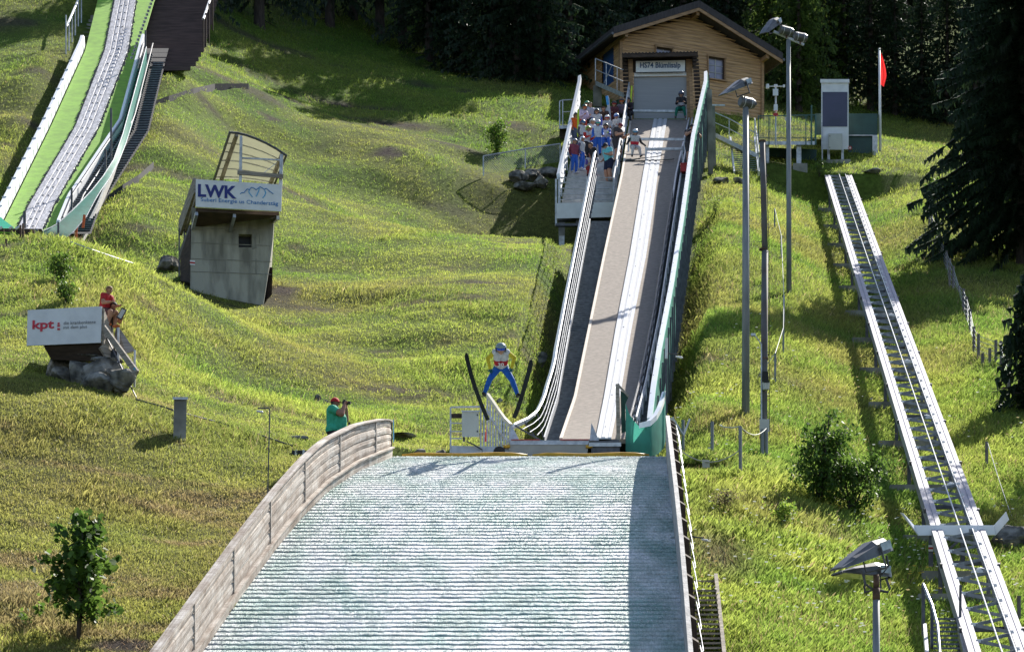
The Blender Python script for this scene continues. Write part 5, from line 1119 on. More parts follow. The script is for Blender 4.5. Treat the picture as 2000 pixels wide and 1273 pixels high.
# concrete post with cap, low bench, ground cables
g=ground(351,857); cp=thing('concrete_post',g,'short square concrete post with metal cap on the mown slope','post')
Yp=g.y; b=MB(); b.hexa([at(338,862,Yp-.15),at(363,860,Yp-.15),at(363,858,Yp+.2),at(338,860,Yp+.2),at(340,780,Yp-.15),at(365,780,Yp-.15),at(365,780,Yp+.2),at(340,780,Yp+.2)]); b.build('shaft','concrete',cp)
b=MB(); b.hexa([at(337,780,Yp-.2),at(367,780,Yp-.2),at(367,780,Yp+.25),at(337,780,Yp+.25),at(337,775,Yp-.2),at(367,775,Yp-.2),at(367,775,Yp+.25),at(337,775,Yp+.25)]); b.build('cap','galv',cp)
g=ground(585,893); bn=thing('low_bench',g,'small black bench with white legs behind the plank wall','bench')
Yp=g.y-.05; b=MB(); b.hexa([at(570,888,Yp),at(602,888,Yp),at(602,888,Yp+.3),at(570,888,Yp+.3),at(570,879,Yp),at(602,879,Yp),at(602,879,Yp+.3),at(570,879,Yp+.3)]); b.build('seat','black',bn)
b=MB()
for x in (578,593): b.tube([at(x,895,Yp-.03),at(x,878,Yp-.03)],.03,6)
b.each('leg','white',bn)
b=MB(); pts=[ground(x,y)+Vector((0,-.05,.06)) for x,y in ((265,785),(320,800),(338,806),(366,814),(420,828),(480,845),(530,862),(572,876))]; b.tube(pts,.022,6); o=b.build('ground_cable','darksteel',loc=pts[3]); tag(o,'dark cable running down the mown slope past the concrete post','cable')
b=MB(); pts=[ground(x,y)+Vector((0,-.05,.1)) for x,y in ((85,452),(110,466),(140,480),(180,495),(230,512),(262,522))]; b.tube(pts,.02,5); o=b.build('ground_cable','galv',loc=pts[2]); tag(o,'pale cable lying over the grassy brow beneath the green in-run','cable')

# ---------------------------------------------------------------- green matted in-run on the left
GS=frange(115.6,156,50)
gj=thing('matted_inrun',grP('t0',118),'steep in-run with lime green matting on both sides of a worn grey plastic track','ski jump')
def glane(name,k0,k1,m_,up=0.,i0=0.,i1=0.,th=.1,Ya=115.6,Yb=156):
    b=MB(); b.loft([[grP(k0,Y,up,i0),grP(k1,Y,up,i1),grP(k1,Y,up-th,i1),grP(k0,Y,up-th,i0)] for Y in frange(Ya,Yb,50)],closed=True); b.f.append((3,2,1,0)); b.m.append(0); return b.build(name,m_,gj)
glane('green_mat','l','t0','greenmat'); glane('green_mat','t1','r','greenmat',i1=.26)
b=MB(); prof=[(0,.0),(.02,.05),(.24,.05),(.25,.02),(.30,.02),(.31,.055),(.44,.055),(.45,.02),(.51,.02),(.52,.055),(.66,.055),(.67,.02),(.72,.02),(.73,.05),(.98,.05),(1,0)]
b.loft([[grP('t0',Y).lerp(grP('t1',Y),u)+Vector((0,0,h)) for u,h in prof] for Y in frange(115.6,156,50)]); b.f.append(tuple(range(len(prof)-1,-1,-1))); b.m.append(0); tr=b.build('track','plastictrack',gj)
b=MB()
for i in range(34):
    Y=116+i*1.15
    for u in (.375,.59): p=grP('t0',Y).lerp(grP('t1',Y),u)+Vector((0,0,.056)); b.box(p+Vector((0,0,.004)),(.06,.10,.012))
b.each('slot','darksteel',tr)
# ragged rubbery edge of the track
b=MB(); rr=random.Random(4)
for i in range(190):
    Y=115.8+i*.21; p=grP('t0',Y,.02,-.0-.04*rr.random()); b.box(p,(.05+.12*rr.random()**2,.06,.05)); p=grP('t1',Y,.02,.0+.04*rr.random()); b.box(p,(.05+.12*rr.random()**2,.06,.05))
b.build('bristle_edge','edgegrey',gj)['kind']='stuff'; pass
# white side board with clamps (left) and barrier (right)
b=MB(); b.loft([[grP('l',Y,.0,-.05),grP('l',Y,.36,-.08),grP('l',Y,.44,-.13),grP('l',Y,.44,-.25),grP('l',Y,.34,-.25),grP('l',Y,-.1,-.12)] for Y in frange(115.6,142,40)],closed=True); b.f.append(tuple(range(6))); b.m.append(0); b.build('side_board','whitepaint',gj)
b=MB()
for Y in frange(116,138,17): p=grP('l',Y,.455,-.19); b.box(p,(.17,.05,.05))
b.each('clamp','white',gj)
b=MB()
for Y in frange(115.9,141,26): b.bar(grP('l',Y,.0,-.045),grP('l',Y,.34,-.075),.018,.02,(1,0,0))
b.each('panel_joint','steel',gj)
b=MB(); b.loft([[grP('r',Y,-.1,.26),grP('r',Y,.3,.24),grP('r',Y,.36,.26),grP('r',Y,.36,.36),grP('r',Y,.3,.38),grP('r',Y,-.1,.38)] for Y in frange(115.6,142.5,40)],closed=True); b.f.append(tuple(range(6))); b.m.append(0); b.build('barrier_board','whitepaint',gj)
def gstep(o0,o1,Ya,Yb,n,nm,m_,drop):
    b=MB()
    for i in range(n):
        Y=Ya+(Yb-Ya)*i/n; p=grP('r',Y,drop,o0); q=grP('r',Y,drop,o1); b.hexa([p+Vector((0,0,-.05)),q+Vector((0,0,-.05)),q+Vector((0,.2,-.05)),p+Vector((0,.2,-.05)),p,q,q+Vector((0,.2,0)),p+Vector((0,.2,0))])
    b.each(nm,m_,gj)
gstep(.42,.85,116,141,80,'step','darkgrate',.02)
b=MB(); b.tube([grP('r',Y,.36,.44) for Y in frange(116,141,30)],.035,6); b.tube([grP('r',Y,.36,.84) for Y in frange(116,141,30)],.03,6); b.build('stair_rail','darksteel',gj)
b=MB(); b.loft([[grP('r',Y,-.12,.38),grP('r',Y,-.12,1.45)] for Y in frange(115.6,142,40)]); b.build('stair_bed','softblack',gj)
gstep(.95,1.4,116,140,70,'step','darkgrate',-.05)
kp=[(283,140),(262,200),(240,262),(217,332),(190,395),(149,477)]; kY=[139.5,134.2,128.8,123.3,119.2,115.6]
b=MB(); b.loft([[at(x,y,Y),at(x+4.5,y,Y),at(x+4.5,y+3,Y)+Vector((0,0,-.25)),at(x,y+3,Y)+Vector((0,0,-.25))] for (x,y),Y in zip(kp,kY)],closed=True); b.f.append((0,1,2,3)); b.m.append(0); b.build('kerb_board','oldwhite',gj)
# teal safety net
T=[(286,92),(276,130),(262,182),(240,262),(222,312),(201,345),(180,371),(163,389),(140,412),(114,436),(100,444),(83,452)]
Bm=[(287,142),(279,172),(266,216),(246,280),(231,318),(213,350),(197,372),(185,392),(168,424),(142,454),(122,470),(83,473)]
nY=[139,136,132,126.5,122.6,120.3,118.4,117.2,115.8,114.8,114.3,113.8]
b=MB(); b.loft([[at(t[0],t[1],Y),at((t[0]+q[0])/2+1.5*math.sin(i*2.),(t[1]+q[1])/2,Y-.08),at(q[0],q[1],Y-.02)] for i,(t,q,Y) in enumerate(zip(T,Bm,nY))]); b.build('safety_net','net',gj,smooth=True)
b=MB(); b.tube([at(t[0],t[1],Y-.02) for t,Y in zip(T,nY)],.018,5); b.tube([at(t[0],t[1],Y-.04) for t,Y in zip(Bm,nY)],.015,5); b.build('net_cord','galv',gj)
b=MB()
for x,y0,y1,Y in ((284,60,140,139),(217,212,322,122.8),(206,292,345,121),(140,368,412,115.9),(114,434,466,114.2)): b.bar(at(x,y1,Y),at(x,y0,Y),.07,.07,(0,1,0))
b.each('net_post','darksteel',gj)
b=MB(); b.loft([[at(-6,418,113.9),at(-6,446,113.9)],[at(8,430,113.9),at(8,446,113.9)],[at(27,444,113.9),at(27,446,113.9)]]); b.build('safety_net','net',gj)
b=MB(); b.hexa([at(-5,452,113.6),at(82,458,113.6),at(82,458,114.4),at(-5,452,114.4),at(-5,446,113.6),at(82,447,113.6),at(82,447,114.4),at(-5,446,114.4)]); b.build('takeoff_beam','brownwood',gj)
b=MB(); b.hexa([at(48,465,114),at(82,466,114),at(82,466,114.3),at(48,465,114.3),at(48,456,114),at(82,457,114),at(82,457,114.3),at(48,456,114.3)]); b.build('front_sheet','net',gj)
b=MB(); b.bar(at(73,466,113.5),at(70,448,113.5),.14,.12,(0,1,0)); b.bar(at(48,445,113.6),at(48,413,113.6),.09,.09,(0,1,0)); b.each('beam_post','darksteel',gj)
b=MB()
for x0,x1 in ((0,4),(18,24),(30,40)): b.tube([at(x0,447,113.3),at(x1,443,113.3)],.045,6)
b.each('strut','white',gj)
for (x,y0,y1,lab) in ((45,437,470,'short rust red stake beside the green in-run foot'),(40,440,468,'thinner rust red stake by the green in-run foot'),(12,467,483,'small rust red stake standing lower on the grassy brow')):
    g=ground(x,y1-1); b=MB(); b.tube([g-Vector((0,0,.2)),at(x,y0,g.y)],.035,6); o=b.build('marker_stake','rust',loc=g); tag(o,lab,'stake')
for (x0,y0,x1,y1,lab) in ((165,420,162,445,'upper orange gate pole beside the teal net'),(149,444,148,470,'lower orange gate pole beside the teal net')):
    b=MB(); Yo=115.2; b.tube([at(x1,y1,Yo),at(x0,y0,Yo)],.05,8); o=b.build('gate_pole','orange',loc=at(x1,y1,Yo)); tag(o,lab,'pole')
# railing and stepped concrete edge at upper left
le=thing('stepped_wall',at(150,100,141.5),'stepped grey concrete edge with steel railing along the upper green in-run','wall')
b=MB()
for i in range(16):
    y=112-i*8.2; x=lerp(141,196,i/15); Y=141+i*.95; b.hexa([at(x-1,y+7.9,Y),at(x+15,y+7.9,Y),at(x+15,y+7.9,Y+.9),at(x-1,y+7.9,Y+.9),at(x-1,y,Y),at(x+15,y,Y),at(x+15,y,Y+.9),at(x-1,y,Y+.9)])
b.each('block','concrete',le)
b=MB(); b.tube([at(130,52,142.5),at(158,-12,150)],.05,6); b.build('top_rail','white',le)
b=MB()
for x,y0,y1,Y in ((129,30,118,142.3),(135,44,108,143),(141,32,95,144.5),(147,18,82,146),(153,4,70,147.5),(159,-10,58,149)): b.bar(at(x,y1,Y),at(x,y0,Y),.05,.05,(0,1,0))
b.each('rail_post','galv',le)
# brown timber step stand with number plates
tb=thing('timber_stand',at(340,138,139),'tall stepped stand of dark brown planks beside the green in-run','stand')
rows=18
for i in range(rows):
    y1=139-i*9.; y0=y1-9.3; Y=139+i*.78; xl=lerp(286,281,i/17); xr=interp([-20,0,45,98,130,140],[430,425,414,398,380,362],(y0+y1)/2)
    b=MB(); b.hexa([at(xl,y1,Y),at(xr,y1-(1.5 if i==0 else 0),Y),at(xr,y1,Y+.8),at(xl,y1,Y+.8),at(xl,y0,Y),at(xr,y0,Y),at(xr,y0,Y+.8),at(xl,y0,Y+.8)])
    b.build('plank_step','stainedwood',tb)
pass
b=MB(); b.tube([at(397,38,142.5),at(414,-12,150)],.055,6); b.build('top_rail','white',tb)
b=MB()
for x,y0,y1,Y in ((397,37,100,142.3),(402,26,92,143.5),(408,8,85,145),(415,-8,60,147)): b.bar(at(x,y1,Y),at(x,y0,Y),.06,.06,(0,1,0))
b.each('rail_post','brownwood',tb)
for i in range(17):
    y=113-i*7.; x=lerp(257,297,i/16); Y=137.2+i*.55
    b=MB(); b.hexa([at(x-2.6,y+2.6,Y),at(x+2.6,y+2.6,Y),at(x+2.6,y+2.6,Y+.05),at(x-2.6,y+2.6,Y+.05),at(x-2.6,y-2.6,Y),at(x+2.6,y-2.6,Y),at(x+2.6,y-2.6,Y+.05),at(x-2.6,y-2.6,Y+.05)]); p=b.build('number_plate','oldwhite',tb)
    b=MB(); b.bar(at(x-.6,y+1.2,Y-.012),at(x+.9,y+1.2,Y-.012),.004,.035); b.bar(at(x+.9,y+1.2,Y-.014),at(x+.9,y-1.4,Y-.014),.03,.004,(0,1,0)); b.build('digit','darksteel',p)
# drainage boards laid in the meadow, near-black to paint their shaded faces
for pts,lab in (([(283,212),(330,196),(378,181),(420,171.5),(486,171)],'long shade-darkened drainage board set into the upper meadow'),([(210,392),(240,370),(270,352),(300,325)],'shade-darkened drainage board lying beside the green in-run')):
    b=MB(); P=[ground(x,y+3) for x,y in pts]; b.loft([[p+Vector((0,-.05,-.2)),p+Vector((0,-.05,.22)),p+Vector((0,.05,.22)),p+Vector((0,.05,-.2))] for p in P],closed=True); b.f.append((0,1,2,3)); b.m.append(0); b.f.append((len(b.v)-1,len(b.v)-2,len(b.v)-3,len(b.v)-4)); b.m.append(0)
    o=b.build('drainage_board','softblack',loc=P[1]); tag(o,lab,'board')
# ---------------------------------------------------------------- concrete judge tower
YT_=111.; jt=thing('judge_tower',at(450,570,YT_),'grey concrete judge tower with white advert board and arched plastic canopy','tower')
def sk(px): return YT_+(px-372)/165*.7
def A_(px,py,d=0): return at(px,py,sk(px)+d)
def fw(poly,hole):
    """front wall with a rectangular window hole"""
    b=MB(); x0,x1,y0,y1=hole; th=Vector((-.25,3.,0))
    O=[A_(*p) for p in poly]; H=[A_(x0,y1),A_(x1,y1),A_(x1,y0+1),A_(x0,y0)]
    n=len(O)
    return O,H,th,b
poly=[(371,548),(420,560),(468,574),(512,580),(529,500),(533,466),(536,415),(460,410),(374,405)]
O,H,th,b=fw(poly,(466,492,457,483))
O[0].z-=.6;O[1].z-=.5;O[2].z-=.5;O[3].z-=.5
# split into quads around the hole
vs=O+H; b.add(vs,[(0,1,9,12,8),(1,2,3,10,9),(3,4,5,6,11,10),(6,7,8,12,11)])
bk=[p+th for p in O]; b.add(O+bk,[(i,(i+1)%9,9+(i+1)%9,9+i) for i in range(9)])
din=Vector((-.06,.28,0)); b.add(H+[p+din for p in H],[(0,1,5,4),(1,2,6,5),(2,3,7,6),(3,0,4,7)])
b.build('wall','towerconcrete',jt); pass
b=MB(); b.add([p+din*.98 for p in H],[(0,1,2,3)]); b.build('window','black',jt)
# formwork joints as thin ribs
b=MB()
for y0,y1 in ((446,449),(474,480),(505,511),(530,536)): b.bar(A_(373,y0,-.006),A_(530,y1,-.006),.012,.018)
for x,ya,yb in ((398,446,474),(400,474,505),(440,505,530),(500,505,535),(507,447,476),(455,410,446)): b.bar(A_(x,yb,-.006),A_(x,ya,-.006),.018,.012,(0,1,0))
b.each('formwork_joint','concrete',jt)
b=MB(); b.prism([A_(492.5,450,-.02),A_(500,449,-.02),A_(503,456,-.02),A_(499,466,-.02),A_(501,484,-.02),A_(493,487,-.02)],(0,.015,0)); b.build('render_patch','concrete',jt)
b=MB(); b.add([A_(371,508,-.014),A_(381,509,-.014),A_(381,518,-.014),A_(371,517,-.014)],[(3,2,1,0)]); t_=b.build('trail_mark','white',jt); b=MB(); b.add([A_(371,511,-.02),A_(381,512,-.02),A_(381,515.2,-.02),A_(371,514.2,-.02)],[(3,2,1,0)]); b.build('red_stripe','red',t_)
b=MB(); b.prism([A_(520,585,.6),A_(531,575,.5),A_(532.5,522,.5),A_(527,522,.6)],(-.1,.35,0)); b.build('buttress_board','brownwood',jt)
# cantilevered deck seen from below
b=MB(); q=[A_(383,406,-1.0),A_(545,414,-1.0),A_(536,418,.1),A_(376,438,.1)]; b.hexa([p+Vector((0,0,-.12)) for p in q]+q); b.build('deck','darkwood',jt)
b=MB()
for x0,y0,x1,y1 in ((384,409,376,440),(458,413,449,444),(543,417,534,424)): b.bar(A_(x0,y0,-1.)+Vector((0,0,-.14)),A_(x1,y1,.05)+Vector((0,0,-.14)),.10,.12)
b.each('bracket','steel',jt)
# sign board
Ys_=109.9
def S_(px,py,d=0): return at(px,py,Ys_+(px-382)/168*.6+d)
b=MB(); q=[S_(382,404),S_(549,413),S_(551,361),S_(382.5,350)]; b.hexa([q[0],q[1],q[1]+Vector((0,.06,0)),q[0]+Vector((0,.06,0)),q[3],q[2],q[2]+Vector((0,.06,0)),q[3]+Vector((0,.06,0))]); sg=b.build('sign_board','white',jt)
r=(S_(549,413)-S_(382,404)); r.normalize(); u=(S_(382.5,350)-S_(382,404)).normalized(); s_=sc(Ys_)
text('LWK',S_(386.5,384.5,-.01),r,u,76/s_,25/s_,'navy',sg,bold=.035,thick=.004)
text('Suberi Energie us Chanderstäg',S_(392,395.5,-.01),r,u,152.5/s_,9.8/s_,'midblue',sg,bold=.006,thick=.003)
mp_=[(469,379),(473,376),(476,377),(483,369),(487,371),(491,366),(497,368),(500,371),(508,365),(512,367),(516,370),(520,368),(527,374),(534,379)]
b=MB()
for a,c in zip(mp_[:-1],mp_[1:]): b.bar(S_(a[0],a[1],-.012),S_(c[0],c[1],-.012),.012,.022)
b.build('mountain_line','midblue',sg)
b=MB()
for ln in ([(487,370),(486,376),(490,381),(493,385)],[(507,368),(504,376),(500,384)],[(517,371),(519,377),(517,382),(513,387)]):
    b=MB()
    for a,c in zip(ln[:-1],ln[1:]): b.bar(S_(a[0],a[1],-.011),S_(c[0],c[1],-.011),.012,.03)
    b.build('mountain_shade','skyblue',sg)
# canopy: arched translucent sheet, ribs and frame
arc_f=[(449,259),(463,260),(480,264),(500,271),(520,280),(540,291),(559,304)]; arc_b=[(418,352),(432,351),(450,351),(470,352),(492,354),(514,357),(536,361)]
def cv(u,v):
    xf=[p[0] for p in arc_f]; i=u*6; k=min(5,int(i)); t=i-k
    f=lerp(arc_f[k][0],arc_f[k+1][0],t),lerp(arc_f[k][1],arc_f[k+1][1],t); g=lerp(arc_b[k][0],arc_b[k+1][0],t),lerp(arc_b[k][1],arc_b[k+1][1],t)
    return at(f[0],f[1],110.3+u*.5).lerp(at(g[0],g[1],114.4+u*.5),v)
b=MB(); b.loft([[cv(u/12,v/6)+Vector((0,0,.03)) for u in range(13)] for v in range(7)]); b.loft([[cv(u/12,v/6)+Vector((0,0,.045)) for u in range(13)] for v in range(7)]); b.build('canopy_sheet','poly',jt,smooth=True)
b=MB()
for v in (.22,.40,.58,.76,.94): b.tube([cv(u/12,v) for u in range(13)],.022,5)
b.each('canopy_rib','galv',jt)
b=MB(); b.tube([cv(u/12,0) for u in range(13)],.04,6); b.tube([cv(0,0),cv(0,1)],.045,6); b.tube([cv(1,0),cv(1,1)],.04,6); b.build('canopy_edge','darksteel',jt)
b=MB(); b.bar(cv(.16,0)+Vector((0,0,-.05)),cv(.16,1)+Vector((0,0,-.05)),.10,.14); b.bar(cv(.93,0)+Vector((0,0,-.05)),cv(.93,1)+Vector((0,0,-.05)),.10,.14); b.each('canopy_beam','oldwood',jt)
b=MB(); b.bar(at(469.5,356,110.3),at(471,266,110.3),.09,.09,(0,1,0)); b.bar(at(548,362,110.8),at(550,302,110.8),.11,.09,(0,1,0)); b.each('canopy_post','galv',jt)
b=MB(); b.bar(at(473,309,110.35),at(548,313,110.8),.05,.05); b.build('tie_rod','galv',jt); b=MB(); b.bar(at(464,337,110.2),at(553,345,110.7),.07,.13); b.build('guard_beam','oldwood',jt)
b=MB(); b.bar(at(513,340,110.6),at(540,318,110.8),.02,.02); b.build('brace','galv',jt)
# stair on its left side
b=MB(); b.bar(at(352,446,113.2),at(381,362,110.6),.10,.55); b.bar(at(362,447,113.),at(384,380,110.6),.08,.3); b.each('stair_plank','oldwood',jt)
b=MB(); b.bar(at(350,540,113.),at(350,446,113.),.05,.05,(0,1,0)); b.bar(at(360,476,112.9),at(360,448,112.9),.05,.05,(0,1,0)); b.bar(at(352,500,112.8),at(373,446,111.5),.07,.3); b.each('stair_post','darksteel',jt)
b=MB(); b.prism([at(352,548,112.2),at(372,552,111.3),at(372,440,111.4),at(352,500,112.4)],(.0,2,0)); b.build('side_panel','darkwood',jt)
# ---------------------------------------------------------------- small stand with kpt board
Yk=86.3; ks=thing('timing_booth',at(150,700,Yk),'small dark timber booth with a white advert board on a boulder base','booth')
def K_(px,py,d=0): return at(px,py,Yk-(px-52)/146*.35+d)
b=MB(); q=[K_(52,675),K_(197,669),K_(199,598),K_(54,605.5)]; b.hexa([q[0],q[1],q[1]+Vector((0,.05,0)),q[0]+Vector((0,.05,0)),q[3],q[2],q[2]+Vector((0,.05,0)),q[3]+Vector((0,.05,0))]); sg=b.build('sign_board','white',ks)
r=(q[1]-q[0]).normalized(); u=(q[3]-q[0]).normalized(); s_=sc(Yk-.1)
text('kpt',K_(63,644.5,-.012)+u*(-3.5/s_),r,u,44/s_,22.5/s_,'kptred',sg,bold=.025,thick=.004)
b=MB()
for y in (644,637.5): b.box(K_(114.5,y-2,-.012)+u*(-.4/s_),(5/s_,.012,3.6/s_))
b.box(K_(114.5,631,-.012)+u*(-.4/s_),(4/s_,.012,3/s_)); b.build('logo_dots','kptred',sg)
text('die krankenkasse',K_(124,634.2,-.01),r,u,65/s_,6.6/s_,'textgrey',sg,thick=.003); text('mit dem plus',K_(123.5,644.2,-.01),r,u,48/s_,8/s_,'textgrey',sg,thick=.003)
b=MB(); fl=[K_(84,672,.1),K_(196,668,.1)]; bk=[p+Vector((0,1.7,0)) for p in fl]
b.hexa([fl[0],fl[1],bk[1],bk[0]]+[p+Vector((0,0,.10)) for p in (fl[0],fl[1],bk[1],bk[0])]); b.build('floor','darkwood',ks)
b=MB(); b.hexa([K_(100,702,.35),K_(205,706,.35),K_(205,706,1.7),K_(100,702,1.7),K_(85,676,.08),K_(197,672,.08),K_(197,672,1.9),K_(85,676,1.9)]); b.build('underframe','darkwood',ks)
b=MB(); b.hexa([K_(80,603,.06)+Vector((0,1.6,0)),K_(197,597,.06)+Vector((0,1.6,0)),K_(197,597,.06)+Vector((0,1.66,0)),K_(80,603,.06)+Vector((0,1.66,0))]+[K_(80,603,.06)+Vector((0,1.6,.08)),K_(197,597,.06)+Vector((0,1.6,.08)),K_(197,597,.06)+Vector((0,1.66,.08)),K_(80,603,.06)+Vector((0,1.66,.08))]); b.build('back_rail','darkwood',ks)
b=MB(); p0=K_(199,672,.05); p1=K_(199.5,600,.05); d=Vector((.30,1.5,-.02)); b.hexa([p0,p0+Vector((.05,0,0)),p0+d+Vector((.05,0,0)),p0+d]+[p1+Vector((0,0,-.02)),p1+Vector((.05,0,-.02)),p1+d*.25+Vector((.05,0,-.25)),p1+d*.25+Vector((0,0,-.25))]); b.build('side_board','oldwood',ks)
b=MB(); b.bar(K_(199,675,.05),K_(219,706,.3),.08,.22); b.build('corner_beam','oldwood',ks)
b=MB(); b.bar(at(198,634,86.1),at(268,729,84.9),.06,.16); rl=b.build('handrail','oldwood',ks); b=MB(); b.tube([at(263.3,720,84.95),at(263.3,720,84.91)],.035,10); b.build('sticker','skyblue',rl)
b=MB(); q=[at(222,662,86.6),at(246,690,86.),at(264,684,86.1),at(228,633,86.7)]; b.prism(q,(0,.06,0)); b.build('back_panel','oldwood',ks)
b=MB(); b.bar(at(231,708,86.1),at(231,640,86.1),.05,.05,(0,1,0)); b.bar(at(262.5,756,85.5),at(263.5,684,85.5),.05,.05,(0,1,0)); b.each('rail_post','galv',ks)
b=MB(); b.tube([at(204,650,86.3),at(266,776,85.3)],.02,6); b.build('cable','darksteel',ks)
# ---------------------------------------------------------------- boulders
def boulder(c,r,label,seed,group=None):
    bm=bmesh.new(); bmesh.ops.create_icosphere(bm,subdivisions=4,radius=1); rr=np.random.default_rng(seed)
    pl=[(Vector(rr.normal(0,1,3)).normalized(),.48+.36*rr.random()) for _ in range(15)]
    off=rr.random(3)*50; P=np.array([v.co for v in bm.verts]); nz=fbm(P[:,0]*2.2+P[:,2]*1.3+off[0],P[:,1]*2.2-P[:,2]*1.7+off[1],seed,4)
    for v,n_ in zip(bm.verts,nz):
        k=1.
        for n,d in pl:
            t=v.co.normalized().dot(n)
            if t>1e-3: k=min(k,d/t)
        k=k*1.25+.2*(n_-.5); v.co=Vector((v.co.x*k*r[0],v.co.y*k*r[1],v.co.z*k*r[2]))
    me=bpy.data.meshes.new('boulder'); bm.to_mesh(me); bm.free(); me.materials.append(M['rock']); o=link(bpy.data.objects.new('boulder',me)); o.location=c; o.rotation_euler=(0,0,seed*1.3); return tag(o,label,'boulder',group)
for i,(x,y,Y,r,l) in enumerate(((112,716,87.1,(.38,.35,.32),'small shaded boulder at the outer end of the booth base'),(153,730,86.5,(.36,.3,.34),'rounded grey boulder in the middle of the booth base'),(198,728,86.,(.52,.4,.40),'largest brownish boulder under the booth corner'),(160,706,86.9,(.8,.45,.16),'long flat boulder directly below the booth floor'),(236,748,85.4,(.40,.35,.34),'pale sunlit boulder at the open end of the booth base'),(206,706,86.3,(.42,.4,.14),'flat boulder under the corner beam of the booth'),(206,752,85.6,(.55,.35,.30),'low boulder half sunk in grass under the booth'),(128,735,86.8,(.34,.3,.28),'dark boulder wedged low under the booth'))):
    boulder(at(x,y,Y),r,l,i+1,'boulders under the timing booth')
for i,(x,y,r,l) in enumerate(((1010,352,(.55,.4,.28),'dark boulder at the start of the wall below the chain link fence'),(1038,348,(.7,.4,.27),'long boulder below the chain link fence'),(1072,344,(.65,.4,.26),'pale boulder beside the front of the waiting stairs'),(1055,362,(.6,.4,.25),'lower boulder in the wall beside the waiting stairs'),(1022,366,(.5,.4,.25),'lowest boulder of the wall below the chain link fence'))):
    g=ground(x,y+4); boulder(g+Vector((0,-.1,.12)),r,l,20+i,'boulders below the chain link fence')
for i,(x,y,r,l) in enumerate(((1412,352,(.45,.35,.2),'pale flat boulder below the in-run beside the metal stair'),(1441,354,(.28,.3,.17),'small boulder next to the foot of the metal stair'),(1985,1058,(.55,.5,.42),'big dark grey boulder beside the lower lift track'),(1700,332,(.4,.3,.12),'flat stone at the foot of the green hut'),(975,780,(.12,.1,.10),'small brown stone in the grass below the flying jumper'),(1055,705,(.28,.25,.3),'brown stump like rock on the slope beside the in-run railing'),(620,776,(.10,.1,.1),'small round stone beside the photographer'),(640,783,(.14,.1,.08),'oblong stone beside the photographer'),(580,852,(.35,.2,.06),'flat stone slab lying in the grass near the low bench'),(795,848,(.4,.25,.07),'flat pale rock slab above the end of the plank wall'),(820,884,(.3,.2,.1),'dark rock next to the padded pipe'),(330,522,(.45,.4,.3),'dark rock beside the concrete judge tower'),(862,882,(.25,.2,.1),'dark rock below the service platform'))):
    g=ground(x,y+6); boulder(g+Vector((0,-.05,r[2]*.35)),r,l,40+i)

# ---------------------------------------------------------------- trees
def spruce_mesh(name,H,Rm,seed,z0=.04,per=1.0,wh=.36,twig=.30,dens=24):
    """crown of drooping boughs carrying needle sprays, plus a tapered trunk mesh"""
    g=np.random.default_rng(seed); V=[];C=[]; zc=H*z0
    while zc<H*.985:
        f=(zc/H-z0)/(1-z0); L=Rm*((1-f)**.75)*(.55+.45*min(1,(f+.08)/.15))+.12; n=int((5+4*(1-f))*per)+2; a0=g.random()*6.3
        for k in range(n):
            a=a0+k*2*math.pi/n+g.normal(0,.22); l=L*(.6+.5*g.random()); z=zc+g.normal(0,.10); droop=.28+.34*(1-f)+.12*g.normal(); m=max(4,int(dens*l/2.5))
            s=np.sort(g.random(m))**.8; s=np.clip(s*1.02,.06,1); r=s*l; zz=z-droop*l*s**1.6+.18*l*np.clip(s-.75,0,1)*1.6+.05*l
            ca,sa=math.cos(a),math.sin(a); px,py=ca*r,sa*r
            for sd in (-1,1):
                tl=twig*(.55+.6*g.random(m))*(1.15-.75*s)*(.6+.4*l/max(Rm,.1)); aa=a+sd*(.75+.35*g.random(m)); ex=px+np.cos(aa)*tl; ey=py+np.sin(aa)*tl; ez=zz-tl*(.25+.45*g.random(m))
                w=.16*tl+.03; q=np.empty((m,3,3)); q[:,0]=np.stack([px-ca*w,py-sa*w,zz+.02],1); q[:,1]=np.stack([px+ca*w,py+sa*w,zz],1); q[:,2]=np.stack([ex,ey,ez],1); V.append(q.reshape(-1,3))
                c=np.array([.022,.046,.016])*(.55+.9*g.random((m,1)))*(1+.9*(s[:,None]>.8)*g.random((m,1))); C.append(np.repeat(c,3,0))
            # hanging spray and tip
            h=.15+.25*g.random(m); q=np.empty((m,3,3)); q[:,0]=np.stack([px-ca*.08,py-sa*.08,zz],1); q[:,1]=np.stack([px+ca*.08,py+sa*.08,zz-.02],1); q[:,2]=np.stack([px+g.normal(0,.08,m),py+g.normal(0,.08,m),zz-h],1); V.append(q.reshape(-1,3))
            C.append(np.repeat(np.array([.016,.034,.013])*(.6+.8*g.random((m,1))),3,0))
        zc+=wh*(.8+.4*g.random())*(1.1-.5*f)
    V=np.concatenate(V);C=np.concatenate(C)
    return V,C
def tube_mesh(name,pts,rs,m_,n=9):
    b=MB(); b.tube(pts,rs,n); return b
SPR={}
